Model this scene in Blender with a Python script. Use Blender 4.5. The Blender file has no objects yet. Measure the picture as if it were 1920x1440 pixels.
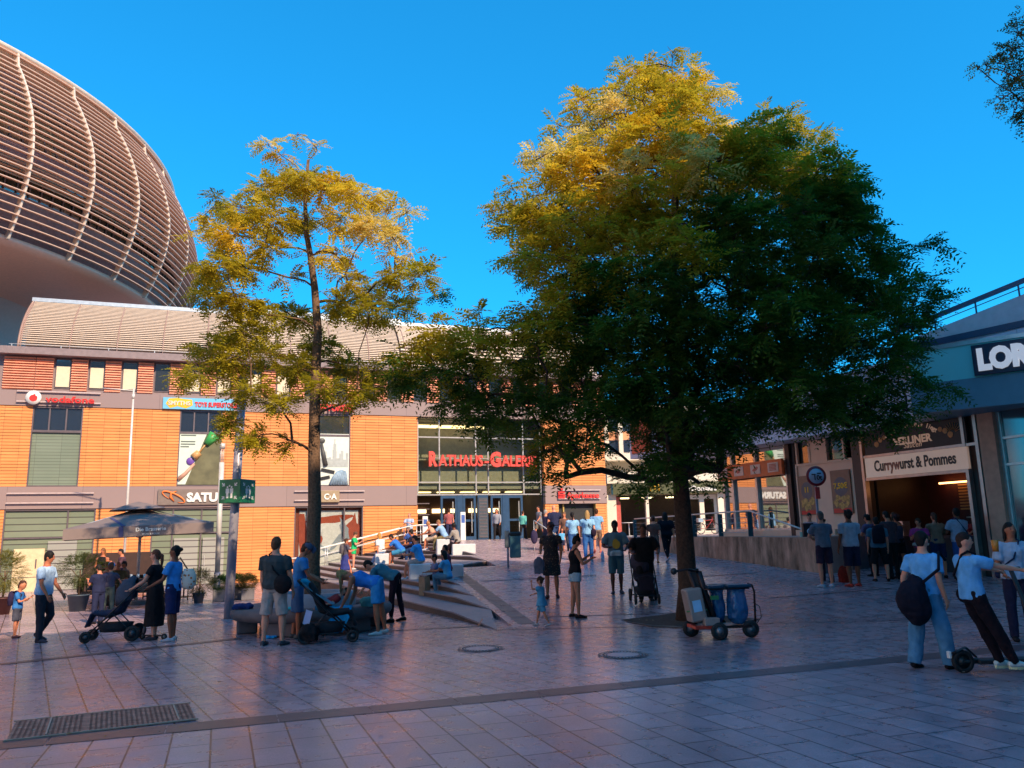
import bpy, math, random
import numpy as np
from mathutils import Vector, Matrix, noise
D = bpy.data
SC = bpy.context.scene
COL = SC.collection
PI = math.pi
R_ = math.radians
# ---------------------------------------------------------------- camera
F_PX = 1500.0
PITCH = math.atan(283 / 1500.0)
ROLL = R_(1.38)
CAM = Vector((0, 0, 1.72))
FW = Vector((0, math.cos(PITCH), math.sin(PITCH)))
U0 = Vector((0, -math.sin(PITCH), math.cos(PITCH)))
RT = Vector((1, 0, 0)) * math.cos(ROLL) - U0 * math.sin(ROLL)
UP = Vector((1, 0, 0)) * math.sin(ROLL) + U0 * math.cos(ROLL)
cd = D.cameras.new('camera')
cam = D.objects.new('camera', cd)
COL.objects.link(cam)
cam.matrix_world = Matrix(((RT.x, UP.x, -FW.x, CAM.x), (RT.y, UP.y, -FW.y, CAM.y), (RT.z, UP.z, -FW.z, CAM.z), (0, 0, 0, 1)))
cd.sensor_width = 36
cd.lens = F_PX / 1920 * 36
cd.clip_start = 0.1
cd.clip_end = 3000
SC.camera = cam
# ---------------------------------------------------------------- sky, sun, exposure
SUN_DIR = Vector((0.60, -0.80, 0.80 * 0.95)).normalized()     # towards the sun: behind the camera, to the right
SUN_EL = math.asin(SUN_DIR.z)
W = D.worlds.new('World')
SC.world = W
W.use_nodes = True
nt = W.node_tree
nt.nodes.clear()
sky = nt.nodes.new('ShaderNodeTexSky')
sky.sky_type = 'NISHITA'
sky.sun_disc = False
sky.sun_elevation = SUN_EL
sky.sun_rotation = math.atan2(SUN_DIR.x, SUN_DIR.y)
sky.air_density = 1.0
sky.dust_density = 0.3
sky.ozone_density = 3.0
tint = nt.nodes.new('ShaderNodeMix')
tint.data_type = 'RGBA'
tint.blend_type = 'MULTIPLY'
tint.inputs[0].default_value = 1
tint.inputs[7].default_value = (0.08, 1.12, 1.78, 1)
gm = nt.nodes.new('ShaderNodeGamma')
gm.inputs[1].default_value = 0.72
bg = nt.nodes.new('ShaderNodeBackground')
bg.inputs[1].default_value = 0.15
wo = nt.nodes.new('ShaderNodeOutputWorld')
nt.links.new(sky.outputs[0], gm.inputs[0])
nt.links.new(gm.outputs[0], tint.inputs[6])
nt.links.new(tint.outputs[2], bg.inputs[0])
nt.links.new(bg.outputs[0], wo.inputs[0])
sl = D.lights.new('sun', 'SUN')
sl.energy = 4.3
sl.angle = R_(0.5)
sl.color = (1.0, 0.77, 0.52)
sun = D.objects.new('sun', sl)
COL.objects.link(sun)
sun.rotation_euler = SUN_DIR.to_track_quat('Z', 'Y').to_euler()
SC.view_settings.view_transform = 'Standard'
SC.view_settings.look = 'None'
SC.view_settings.exposure = 0.62
SC.view_settings.gamma = 1.0
SC.render.engine = 'CYCLES'
SC.cycles.max_bounces = 6
SC.cycles.diffuse_bounces = 3
SC.cycles.glossy_bounces = 3
SC.cycles.transmission_bounces = 4
SC.cycles.transparent_max_bounces = 8
# ---------------------------------------------------------------- picking helpers (photo pixel 1920x1440 -> world)
def ray(px, py):
    return FW + RT * ((px - 960) / F_PX) + UP * ((720 - py) / F_PX)
def aty(px, py, Y):
    d = ray(px, py)
    return CAM + d * (Y / d.y)
TH = R_(20)
FA = Vector((-20.4, 38.0, 0))
FE = Vector((math.cos(TH), math.sin(TH), 0))
FN = Vector((math.sin(TH), -math.cos(TH), 0))
def fac(s, out=0.0, z=0.0):
    return FA + FE * s + FN * out + Vector((0, 0, z))
def facpx(px, py, out=0.0):
    d = ray(px, py)
    t = (FA + FN * out - CAM).dot(FN) / d.dot(FN)
    p = CAM + d * t
    return (p - FA).dot(FE), p.z
def zramp(Y):
    if Y < 15.8: return 0.0
    if Y < 27: return (Y - 15.8) * 0.73 / 11.2
    if Y < 42: return 0.73 + (Y - 27) * 0.77 / 15
    return 1.5
def zlow(X, Y):
    return -0.3 * min(1, max(0, (Y - 18) / 20.0))
RISE = 0.14
def yramp(z):
    if z < 0.73: return 15.8 + z * 11.2 / 0.73
    return 27 + (z - 0.73) * 15 / 0.77
def bx_(Y):
    if Y < 27: return -0.05 - 0.223 * (Y - 15.6)
    return -0.67 - 0.18 * (Y - 27)
TIPS = []
ENDS = []
for k in range(11):
    y = 15.35 if k == 0 else yramp(RISE * k)
    TIPS.append((bx_(y) if k else -0.38, y))
    e = fac(9.6 + 0.62 * k, 0.02)
    ENDS.append((e.x, e.y))
def hz(X, Y):
    if X > bx_(Y) or Y > 44:
        return zramp(Y)
    z = None
    for k in range(10, -1, -1):
        (ax, ay), (bx, by) = TIPS[k], ENDS[k]
        if (bx - ax) * (Y - ay) - (by - ay) * (X - ax) < 0 and Y > ay:
            return RISE * (k + 1)
    return zlow(X, Y)
def G(px, py):
    d = ray(px, py)
    t, dt = 3.0, 0.35
    while t < 90:
        p = CAM + d * t
        if p.z <= hz(p.x, p.y):
            if dt < .001: return p
            t -= dt; dt /= 8
        t += dt
    return CAM + d * 60
# ---------------------------------------------------------------- materials
def princ(name):
    m = D.materials.new(name)
    m.use_nodes = True
    return m, m.node_tree, m.node_tree.nodes['Principled BSDF']
_M = {}
def M(name, col, rough=0.6, metal=0.0, var=0.12, scale=6.0, bump=0.0, spec=0.5, emit=0):
    if name in _M: return _M[name]
    m, t, p = princ(name)
    p.inputs['Roughness'].default_value = rough
    p.inputs['Metallic'].default_value = metal
    p.inputs['Specular IOR Level'].default_value = spec
    g = t.nodes.new('ShaderNodeNewGeometry')
    n = t.nodes.new('ShaderNodeTexNoise')
    n.inputs['Scale'].default_value = scale
    n.inputs['Detail'].default_value = 5
    t.links.new(g.outputs['Position'], n.inputs['Vector'])
    r = t.nodes.new('ShaderNodeValToRGB')
    r.color_ramp.elements[0].position = 0.3
    r.color_ramp.elements[1].position = 0.7
    r.color_ramp.elements[0].color = tuple(c * (1 - var) for c in col) + (1,)
    r.color_ramp.elements[1].color = tuple(min(1, c * (1 + var)) for c in col) + (1,)
    t.links.new(n.outputs[0], r.inputs[0])
    t.links.new(r.outputs[0], p.inputs['Base Color'])
    if bump:
        b = t.nodes.new('ShaderNodeBump')
        b.inputs['Strength'].default_value = bump
        b.inputs['Distance'].default_value = 0.02
        t.links.new(n.outputs[0], b.inputs['Height'])
        t.links.new(b.outputs[0], p.inputs['Normal'])
    if emit:
        p.inputs['Emission Color'].default_value = tuple(col) + (1,)
        p.inputs['Emission Strength'].default_value = emit
    _M[name] = m
    return m
def glass(name, col, rough=0.05, alpha=1.0, spec=1.0):
    """window glass: dark body with a strong clear reflection, or see-through when alpha < 1"""
    if name in _M: return _M[name]
    m, t, p = princ(name)
    if alpha >= 1:
        p.inputs['Base Color'].default_value = tuple(col) + (1,)
        p.inputs['Roughness'].default_value = rough
        p.inputs['Specular IOR Level'].default_value = spec
        p.inputs['IOR'].default_value = 1.9
    else:
        g = t.nodes.new('ShaderNodeBsdfGlossy')
        g.inputs['Roughness'].default_value = rough
        g.inputs['Color'].default_value = (0.9, 0.93, 0.95, 1)
        tr = t.nodes.new('ShaderNodeBsdfTransparent')
        tr.inputs['Color'].default_value = tuple(col) + (1,)
        fr = t.nodes.new('ShaderNodeFresnel')
        fr.inputs[0].default_value = spec
        mx = t.nodes.new('ShaderNodeMixShader')
        t.links.new(fr.outputs[0], mx.inputs[0])
        t.links.new(tr.outputs[0], mx.inputs[1])
        t.links.new(g.outputs[0], mx.inputs[2])
        t.links.new(mx.outputs[0], t.nodes['Material Output'].inputs['Surface'])
    _M[name] = m
    return m
def paving(name, ang, c1, c2, mort, bw=0.6, rh=0.3, rough=0.34, frac=0.5):
    m, t, p = princ(name)
    g = t.nodes.new('ShaderNodeNewGeometry')
    mp = t.nodes.new('ShaderNodeMapping')
    mp.inputs['Rotation'].default_value = (0, 0, -ang)
    t.links.new(g.outputs['Position'], mp.inputs['Vector'])
    n0 = t.nodes.new('ShaderNodeTexNoise')
    n0.inputs['Scale'].default_value = 1.3
    b = t.nodes.new('ShaderNodeTexBrick')
    b.offset = frac
    b.offset_frequency = 3
    b.squash = 0.72
    b.squash_frequency = 2
    b.inputs['Scale'].default_value = 1.0
    b.inputs['Brick Width'].default_value = bw
    b.inputs['Row Height'].default_value = rh
    b.inputs['Mortar Size'].default_value = 0.009
    b.inputs['Mortar Smooth'].default_value = 0.2
    b.inputs['Bias'].default_value = -0.1
    b.inputs['Color1'].default_value = c1 + (1,)
    b.inputs['Color2'].default_value = c2 + (1,)
    b.inputs['Mortar'].default_value = mort + (1,)
    t.links.new(mp.outputs[0], b.inputs['Vector'])
    n1 = t.nodes.new('ShaderNodeTexNoise'); n1.inputs['Scale'].default_value = 0.55; n1.inputs['Detail'].default_value = 6
    n2 = t.nodes.new('ShaderNodeTexNoise'); n2.inputs['Scale'].default_value = 70; n2.inputs['Detail'].default_value = 3
    n3 = t.nodes.new('ShaderNodeTexNoise'); n3.inputs['Scale'].default_value = 5.0; n3.inputs['Detail'].default_value = 7
    for n in (n1, n2, n3): t.links.new(g.outputs['Position'], n.inputs['Vector'])
    def ramp(src, a, b_, lo, hi):
        r = t.nodes.new('ShaderNodeMapRange')
        r.inputs[1].default_value = a; r.inputs[2].default_value = b_; r.inputs[3].default_value = lo; r.inputs[4].default_value = hi
        t.links.new(src, r.inputs[0]); return r.outputs[0]
    def mul(a, b_):
        q = t.nodes.new('ShaderNodeMath'); q.operation = 'MULTIPLY'
        t.links.new(a, q.inputs[0]); t.links.new(b_, q.inputs[1]); return q.outputs[0]
    v = mul(mul(ramp(n1.outputs[0], 0.35, 0.7, 0.82, 1.15), ramp(n2.outputs[0], 0.3, 0.7, 0.8, 1.2)), ramp(n3.outputs[0], 0.3, 0.7, 0.8, 1.15))
    vo = t.nodes.new('ShaderNodeTexVoronoi'); vo.inputs['Scale'].default_value = 2.6
    t.links.new(g.outputs['Position'], vo.inputs['Vector'])
    v = mul(v, ramp(vo.outputs['Distance'], .03, .055, .55, 1.0))
    n5 = t.nodes.new('ShaderNodeTexNoise'); n5.inputs['Scale'].default_value = .16; n5.inputs['Detail'].default_value = 3
    t.links.new(g.outputs['Position'], n5.inputs['Vector'])
    v = mul(v, ramp(n5.outputs[0], .35, .65, .86, 1.1))
    vm = t.nodes.new('ShaderNodeVectorMath'); vm.operation = 'SCALE'
    t.links.new(b.outputs['Color'], vm.inputs[0]); t.links.new(v, vm.inputs['Scale'])
    t.links.new(vm.outputs[0], p.inputs['Base Color'])
    t.links.new(ramp(n3.outputs[0], 0.3, 0.7, rough - 0.04, rough + 0.07), p.inputs['Roughness'])
    p.inputs['Specular IOR Level'].default_value = .8
    bp = t.nodes.new('ShaderNodeBump'); bp.inputs['Strength'].default_value = 0.35; bp.inputs['Distance'].default_value = 0.006
    hm = t.nodes.new('ShaderNodeMath'); hm.operation = 'MULTIPLY_ADD'
    t.links.new(b.outputs['Fac'], hm.inputs[0]); hm.inputs[1].default_value = -1.2
    hn = t.nodes.new('ShaderNodeMath'); hn.operation = 'MULTIPLY'; hn.inputs[1].default_value = .25
    t.links.new(n3.outputs[0], hn.inputs[0]); t.links.new(hn.outputs[0], hm.inputs[2])
    t.links.new(hm.outputs[0], bp.inputs['Height'])
    t.links.new(bp.outputs[0], p.inputs['Normal'])
    return m
def striped(name, base, line, pitch, width, axis='Z', rough=0.3, base2=None, spec=0.5, jpitch=None, jaxis=None):
    """surface with thin joint lines at a regular pitch along an object axis"""
    m, t, p = princ(name)
    tc = t.nodes.new('ShaderNodeTexCoord')
    sp = t.nodes.new('ShaderNodeSeparateXYZ')
    t.links.new(tc.outputs['Object'], sp.inputs[0])
    def band(ax, pt, wd):
        a = t.nodes.new('ShaderNodeMath'); a.operation = 'DIVIDE'; a.inputs[1].default_value = pt
        t.links.new(sp.outputs[ax], a.inputs[0])
        f = t.nodes.new('ShaderNodeMath'); f.operation = 'FRACT'; t.links.new(a.outputs[0], f.inputs[0])
        l = t.nodes.new('ShaderNodeMath'); l.operation = 'LESS_THAN'; l.inputs[1].default_value = wd / pt
        t.links.new(f.outputs[0], l.inputs[0]); return l.outputs[0], a.outputs[0]
    f1, rowv = band(axis, pitch, width)
    fac_ = f1
    fl = t.nodes.new('ShaderNodeMath'); fl.operation = 'FLOOR'; t.links.new(rowv, fl.inputs[0])
    wn = t.nodes.new('ShaderNodeTexWhiteNoise'); wn.noise_dimensions = '2D'
    cb = t.nodes.new('ShaderNodeCombineXYZ'); t.links.new(fl.outputs[0], cb.inputs[0])
    if jpitch:
        f2, cv = band(jaxis, jpitch, 0.012)
        mx = t.nodes.new('ShaderNodeMath'); mx.operation = 'MAXIMUM'
        t.links.new(f1, mx.inputs[0]); t.links.new(f2, mx.inputs[1]); fac_ = mx.outputs[0]
        fl2 = t.nodes.new('ShaderNodeMath'); fl2.operation = 'FLOOR'; t.links.new(cv, fl2.inputs[0])
        t.links.new(fl2.outputs[0], cb.inputs[1])
    t.links.new(cb.outputs[0], wn.inputs['Vector'])
    nz = t.nodes.new('ShaderNodeTexNoise'); nz.inputs['Scale'].default_value = 1.2; nz.inputs['Detail'].default_value = 5
    t.links.new(tc.outputs['Object'], nz.inputs['Vector'])
    ad = t.nodes.new('ShaderNodeMath'); ad.operation = 'MULTIPLY_ADD'; ad.inputs[1].default_value = 0.6
    t.links.new(wn.outputs[0], ad.inputs[0]); t.links.new(nz.outputs[0], ad.inputs[2])
    c1 = t.nodes.new('ShaderNodeMix'); c1.data_type = 'RGBA'
    b2 = base2 or tuple(c * 0.8 for c in base)
    c1.inputs[6].default_value = base + (1,); c1.inputs[7].default_value = b2 + (1,)
    t.links.new(ad.outputs[0], c1.inputs[0])
    c2 = t.nodes.new('ShaderNodeMix'); c2.data_type = 'RGBA'
    c2.inputs[7].default_value = line + (1,)
    t.links.new(c1.outputs[2], c2.inputs[6]); t.links.new(fac_, c2.inputs[0])
    t.links.new(c2.outputs[2], p.inputs['Base Color'])
    p.inputs['Roughness'].default_value = rough
    p.inputs['Specular IOR Level'].default_value = spec
    return m
# ---------------------------------------------------------------- mesh collector
class MB:
    def __init__(s): s.v = []; s.f = []; s.sm = []; s.mi = []; s.cur = 0
    def add(s, vs, fs, smooth=False):
        o = len(s.v); s.v += [tuple(v) for v in vs]
        for f in fs: s.f.append(tuple(i + o for i in f)); s.sm.append(smooth); s.mi.append(s.cur)
        return s
    def box(s, x0, x1, y0, y1, z0, z1, T=None):
        vs = [Vector((x, y, z)) for z in (z0, z1) for y in (y0, y1) for x in (x0, x1)]
        if T: vs = [T @ v for v in vs]
        return s.add(vs, [(0, 2, 3, 1), (4, 5, 7, 6), (0, 1, 5, 4), (2, 6, 7, 3), (0, 4, 6, 2), (1, 3, 7, 5)])
    def rbox(s, x0, x1, y0, y1, z0, z1, b=0.02, T=None):
        """box with chamfered vertical and top edges"""
        def ring(d, z): return [(x0 + d, y0 + b + d * 0), (x0 + b, y0 + d), (x1 - b, y0 + d), (x1 - d, y0 + b), (x1 - d, y1 - b), (x1 - b, y1 - d), (x0 + b, y1 - d), (x0 + d, y1 - b)]
        vs = []
        for d, z in ((b, z0), (0, z0 + b), (0, z1 - b), (b, z1)):
            vs += [Vector((x, y, z)) for x, y in ring(d, z)]
        fs = [tuple(range(7, -1, -1)), tuple(range(24, 32))]
        for r in range(3):
            for i in range(8): fs.append((r * 8 + i, r * 8 + (i + 1) % 8, r * 8 + 8 + (i + 1) % 8, r * 8 + 8 + i))
        if T: vs = [T @ v for v in vs]
        return s.add(vs, fs)
    def prism(s, poly, z0, z1, T=None):
        n = len(poly)
        a = sum(poly[i][0] * poly[(i + 1) % n][1] - poly[(i + 1) % n][0] * poly[i][1] for i in range(n))
        if a < 0: poly = list(reversed(poly))
        g0 = z0 if callable(z0) else (lambda x, y: z0)
        g1 = z1 if callable(z1) else (lambda x, y: z1)
        vs = [Vector((x, y, g0(x, y))) for x, y in poly] + [Vector((x, y, g1(x, y))) for x, y in poly]
        if T: vs = [T @ v for v in vs]
        return s.add(vs, [tuple(range(n - 1, -1, -1)), tuple(range(n, 2 * n))] + [(i, (i + 1) % n, n + (i + 1) % n, n + i) for i in range(n)])
    def tube(s, pts, rad, n=10, cap=True, smooth=True):
        pts = [Vector(p) for p in pts]
        if not isinstance(rad, (list, tuple)): rad = [rad] * len(pts)
        vs = []; prev = None
        for i, p in enumerate(pts):
            d = (pts[min(i + 1, len(pts) - 1)] - pts[max(i - 1, 0)])
            if d.length < 1e-9: d = Vector((0, 0, 1))
            d.normalize()
            if prev is None:
                a = Vector((1, 0, 0)) if abs(d.x) < 0.9 else Vector((0, 1, 0))
                u = d.cross(a).normalized()
            else:
                u = (prev - d * prev.dot(d))
                u = u.normalized() if u.length > 1e-6 else d.orthogonal().normalized()
            prev = u; w = d.cross(u)
            r = rad[i]; ru, rw = r if isinstance(r, tuple) else (r, r)
            for k in range(n):
                a = 2 * PI * k / n
                vs.append(p + u * (ru * math.cos(a)) + w * (rw * math.sin(a)))
        fs = []
        for i in range(len(pts) - 1):
            for k in range(n):
                fs.append((i * n + k, i * n + (k + 1) % n, (i + 1) * n + (k + 1) % n, (i + 1) * n + k))
        s.add(vs, fs, smooth)
        if cap:
            o = len(s.v) - len(vs)
            s.f.append(tuple(o + k for k in range(n - 1, -1, -1))); s.sm.append(False); s.mi.append(s.cur)
            m = (len(pts) - 1) * n
            s.f.append(tuple(o + m + k for k in range(n))); s.sm.append(False); s.mi.append(s.cur)
        return s
    def loft(s, rings, n=12, smooth=True):
        """rings: (centre, u, w, ru, rw)"""
        vs = []
        for c, u, w, ru, rw in rings:
            for k in range(n):
                a = 2 * PI * k / n
                vs.append(c + u * (ru * math.cos(a)) + w * (rw * math.sin(a)))
        m = len(rings); fs = []
        for i in range(m - 1):
            for k in range(n): fs.append((i * n + k, i * n + (k + 1) % n, (i + 1) * n + (k + 1) % n, (i + 1) * n + k))
        fs.append(tuple(range(n - 1, -1, -1))); fs.append(tuple((m - 1) * n + k for k in range(n)))
        return s.add(vs, fs, smooth)
    def ball(s, c, rx, ry, rz, T=None, n=12, m=8):
        c = Vector(c); vs = []; fs = []
        for i in range(m + 1):
            a = PI * i / m
            for k in range(n):
                b = 2 * PI * k / n
                v = Vector((rx * math.sin(a) * math.cos(b), ry * math.sin(a) * math.sin(b), rz * math.cos(a)))
                vs.append(c + (T @ v if T else v))
        for i in range(m):
            for k in range(n): fs.append((i * n + k, (i + 1) * n + k, (i + 1) * n + (k + 1) % n, i * n + (k + 1) % n))
        return s.add(vs, fs, True)
    def lathe(s, prof, n=24, c=(0, 0, 0), T=None, smooth=True):
        c = Vector(c); vs = []; fs = []
        for r, z in prof:
            for k in range(n):
                a = 2 * PI * k / n
                v = Vector((r * math.cos(a), r * math.sin(a), z))
                vs.append(c + (T @ v if T else v))
        for i in range(len(prof) - 1):
            for k in range(n): fs.append((i * n + k, i * n + (k + 1) % n, (i + 1) * n + (k + 1) % n, (i + 1) * n + k))
        return s.add(vs, fs, smooth)
    def quad(s, a, b, c, d): return s.add([a, b, c, d], [(0, 1, 2, 3)])
    def mesh(s, name, mats):
        me = D.meshes.new(name)
        me.from_pydata(s.v, [], s.f)
        me.polygons.foreach_set('use_smooth', s.sm)
        me.polygons.foreach_set('material_index', s.mi)
        for m in (mats if isinstance(mats, (list, tuple)) else [mats]): me.materials.append(m)
        me.update()
        return me
    def build(s, name, mats, parent=None):
        o = D.objects.new(name, s.mesh(name, mats))
        COL.objects.link(o)
        if parent: o.parent = parent
        return o
def tag(o, label=None, cat=None, group=None, kind=None):
    if label: o['label'] = label
    if cat: o['category'] = cat
    if group: o['group'] = group
    if kind: o['kind'] = kind
    return o
def empty(name, loc=(0, 0, 0), rz=0.0, label=None, cat=None, group=None):
    o = D.objects.new(name, None)
    COL.objects.link(o)
    o.location = loc; o.rotation_euler = (0, 0, rz)
    o.empty_display_size = 0.2
    return tag(o, label, cat, group)
def copy_tree(o, parent=None):
    c = o.copy(); COL.objects.link(c); c.parent = parent
    for ch in list(o.children): copy_tree(ch, c)
    return c
def txt(mb, body, size, x=0.0, y=0.0, z=0.0, ext=0.02, bold=0.0, align='CENTER', shear=0, sx=1.0, T=None, space=1.0):
    """lettering standing in the local XZ plane, facing -Y"""
    cu = D.curves.new('t', 'FONT')
    cu.body = body; cu.size = size; cu.extrude = ext; cu.offset = bold; cu.align_x = align; cu.shear = shear
    cu.space_character = space
    cu.resolution_u = 3
    ob = D.objects.new('t', cu); COL.objects.link(ob)
    dg = bpy.context.evaluated_depsgraph_get()
    me = D.meshes.new_from_object(ob.evaluated_get(dg))
    vs = [Vector((v.co.x * sx + x, -v.co.z + y, v.co.y + z)) for v in me.vertices]
    if T: vs = [T @ v for v in vs]
    mb.add(vs, [tuple(p.vertices) for p in me.polygons])
    D.objects.remove(ob); D.curves.remove(cu); D.meshes.remove(me)
    return mb
random.seed(7)
rng = np.random.default_rng(11)
# ================================================================= SETTING: ground, ramp, steps, terrace
A_F = R_(20) + PI / 2          # paving joints in the foreground run along the facade normal
A_B = R_(90 + 31)
C1, C2, CM = (0.48, 0.325, 0.35), (0.36, 0.245, 0.275), (0.03, 0.023, 0.025)
pave_b = paving('paving_far', A_B, C1, C2, CM, 0.85, 0.34, 0.27, 0.37)
pave_f = paving('paving_near', A_F, C1, C2, CM, 0.8, 0.33, 0.29, 0.37)
m_strip = M('strip_stone', (0.12, 0.075, 0.08), 0.38, var=0.15, scale=9)
m_drain = M('drain_stone', (0.05, 0.05, 0.055), 0.4, var=0.2, scale=20)
m_dark = M('dark_void', (0.02, 0.02, 0.022), 0.7)
# base ground: one sheet out to the horizon
xs = [-900, -200, -90] + list(range(-60, 61, 3)) + [90, 200, 900]
ys = [-900, -200, -90] + list(range(-60, 81, 2)) + [110, 200, 900]
mb = MB()
vs = [(x, y, zlow(x, y) - (0 if y < 60 else 0)) for y in ys for x in xs]
n = len(xs)
mb.add(vs, [(j * n + i, j * n + i + 1, (j + 1) * n + i + 1, (j + 1) * n + i) for j in range(len(ys) - 1) for i in range(n - 1)])
tag(mb.build('ground', pave_b), kind='structure')
# foreground pavement this side of the dark strip
SA, SB = G(0, 1398), G(1900, 1216)
sd = (SB - SA); sd.z = 0; sd.normalize(); sn = Vector((-sd.y, sd.x, 0))
mb = MB()
a, b = SA - sd * 40, SA + sd * 60
mb.quad(a + Vector((0, 0, .004)), a - sn * 30 + Vector((0, 0, .004)), b - sn * 30 + Vector((0, 0, .004)), b + Vector((0, 0, .004)))
tag(mb.build('pavement', pave_f), kind='structure')
mb = MB()
Z8 = Vector((0, 0, .008))
t = -30.0
while t < 30:
    L = random.uniform(0.9, 1.1)
    p, q = SA + sd * t, SA + sd * (t + L - 0.012)
    mb.quad(p - sn * .19 + Z8, q - sn * .19 + Z8, q + sn * .18 + Z8, p + sn * .18 + Z8)
    t += L
tag(mb.build('paving_strip', m_strip), kind='structure')
def strip(p, q, w, z, m, n=24, name='paving_strip'):
    mb = MB(); d = (q - p); d.z = 0; d.normalize(); s = Vector((-d.y, d.x, 0)) * (w / 2)
    pts = [p.lerp(q, i / n) for i in range(n + 1)]
    for a, b in zip(pts, pts[1:]):
        A_, B_ = [Vector((v.x, v.y, hz(v.x, v.y) + z)) for v in (a, b)]
        mb.quad(A_ - s, B_ - s, B_ + s, A_ + s)
    return tag(mb.build(name, m), kind='structure')
strip(G(0, 1246), G(452, 1197), .2, .007, m_strip)
strip(G(690, 1185), G(905, 1171), .1, .007, m_strip)
# ramp and upper plaza
mb = MB()
rows = sorted(set([15.36, 15.8, 27.0, 27.02, 42.0] + [round(t_[1], 3) for t_ in TIPS[1:]] + [18.5, 21, 23, 25, 30, 33, 36, 39]))
rows = [r for r in rows if r <= 42]
Lx = []
for y in rows: Lx.append((-0.38 if y < 15.5 else bx_(y), y))
pts = [(x, y, zramp(y) + .005) for x, y in Lx]
XR = [0.25, 0.5, 0.75, 1.0]
vs = []
for x, y, z in pts: vs += [(x, y, z)] + [(x + (45 - x) * f, y, z) for f in XR]
n = 5
fs = [(j * n + i, j * n + i + 1, (j + 1) * n + i + 1, (j + 1) * n + i) for j in range(len(pts) - 1) for i in range(4)]
mb.add(vs, fs)
e10 = fac(15.9, -0.6)
mb.add([(pts[-1][0], 42, 1.505), (45, 42, 1.505), (45, 75, 1.505), (fac(16, -6).x, 75, 1.505), (e10.x, e10.y, 1.505)], [(0, 1, 2, 3, 4)])
for (x0, y0, z0), (x1, y1, z1) in zip(pts, pts[1:]):       # stone edge of the ramp towards the steps
    mb.quad((x0, y0, z0), (x1, y1, z1), (x1, y1, z1 - .3), (x0, y0, z0 - .3))
tag(mb.build('ramp', pave_b), kind='structure')
# dark drain strip along the ramp
p, q = G(1001, 1170), G(853, 1062)
mb = MB()
for i in range(14):
    a_, b_ = p.lerp(q, i / 14), p.lerp(q, (i + 0.93) / 14)
    a_.z = zramp(a_.y) + .01; b_.z = zramp(b_.y) + .01
    w = Vector((.3, 0, 0))
    mb.quad(a_ - w, a_ + w * .1, b_ + w * .1, b_ - w)
tag(mb.build('drain_strip', m_drain), kind='structure')
strip(G(902, 1090), G(1117, 1079), .16, .010, m_drain)
strip(G(1003, 1158), G(1280, 1149), .06, .010, m_strip)
strip(G(1440, 1122), G(1700, 1101), .08, .010, m_strip)
strip(G(1290, 1083), G(1420, 1074), .12, .010, m_strip)
# steps
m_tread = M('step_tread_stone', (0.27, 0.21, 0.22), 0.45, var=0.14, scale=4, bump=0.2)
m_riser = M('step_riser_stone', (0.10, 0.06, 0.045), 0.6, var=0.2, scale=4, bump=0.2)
top_e = fac(16.25, 0.02)
for k in range(10):
    z1 = RISE * (k + 1); z0 = -0.35 if k == 0 else RISE * k - .02
    PA = (TIPS[k][0] + (ENDS[k][0] - TIPS[k][0]) * .09, TIPS[k][1] + (ENDS[k][1] - TIPS[k][1]) * .09)
    rest = [(top_e.x, top_e.y)] + [TIPS[j] for j in range(10, k, -1)]
    d = Vector((TIPS[k][0] - ENDS[k][0], TIPS[k][1] - ENDS[k][1], 0)).normalized(); nn = Vector((d.y, -d.x, 0))
    if nn.x > 0: nn = -nn
    mb = MB()
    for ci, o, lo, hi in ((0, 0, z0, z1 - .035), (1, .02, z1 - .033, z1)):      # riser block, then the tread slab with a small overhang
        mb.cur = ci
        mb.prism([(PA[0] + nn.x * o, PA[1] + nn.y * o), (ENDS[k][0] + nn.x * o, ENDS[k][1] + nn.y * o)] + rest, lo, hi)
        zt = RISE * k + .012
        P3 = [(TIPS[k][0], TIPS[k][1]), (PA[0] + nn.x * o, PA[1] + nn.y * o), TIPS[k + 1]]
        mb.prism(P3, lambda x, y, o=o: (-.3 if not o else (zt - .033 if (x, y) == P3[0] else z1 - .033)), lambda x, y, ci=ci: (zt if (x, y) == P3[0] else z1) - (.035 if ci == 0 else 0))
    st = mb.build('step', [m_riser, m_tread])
    tag(st, kind='structure')
# terrace on the right with its stained retaining wall
def wallx(Y): return 8.5 - 0.355 * (Y - 22.8)
mb = MB()
T0, T1 = (wallx(22.8), 22.8), (wallx(36.5), 36.5)
mb.prism([(T0[0] + .3, T0[1] + .02), (T1[0] + .3, T1[1]), (T1[0] + 4, 42.2), (13, 42.2), (10.2, 26.2), (10.9, 24.5)], 0.1, 1.47)
m_terr = M('terrace_slab', (0.45, 0.33, 0.28), 0.5, var=0.12, scale=2)
tag(mb.build('terrace', m_terr), kind='structure')
def stained(name):
    m, t, p = princ(name)
    g = t.nodes.new('ShaderNodeNewGeometry')
    mp = t.nodes.new('ShaderNodeMapping'); mp.inputs['Scale'].default_value = (2.6, 2.6, 0.7)
    t.links.new(g.outputs['Position'], mp.inputs[0])
    n1 = t.nodes.new('ShaderNodeTexNoise'); n1.inputs['Scale'].default_value = 1.2; n1.inputs['Detail'].default_value = 8; n1.inputs['Roughness'].default_value = .7
    t.links.new(mp.outputs[0], n1.inputs['Vector'])
    r = t.nodes.new('ShaderNodeValToRGB')
    e = r.color_ramp.elements
    e[0].position = .34; e[0].color = (.15, .08, .045, 1); e[1].position = .66; e[1].color = (.74, .40, .27, 1)
    x = e.new(.5); x.color = (.46, .24, .15, 1)
    t.links.new(n1.outputs[0], r.inputs[0]); t.links.new(r.outputs[0], p.inputs['Base Color'])
    p.inputs['Roughness'].default_value = .85
    return m
mb = MB()
N = 14
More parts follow.
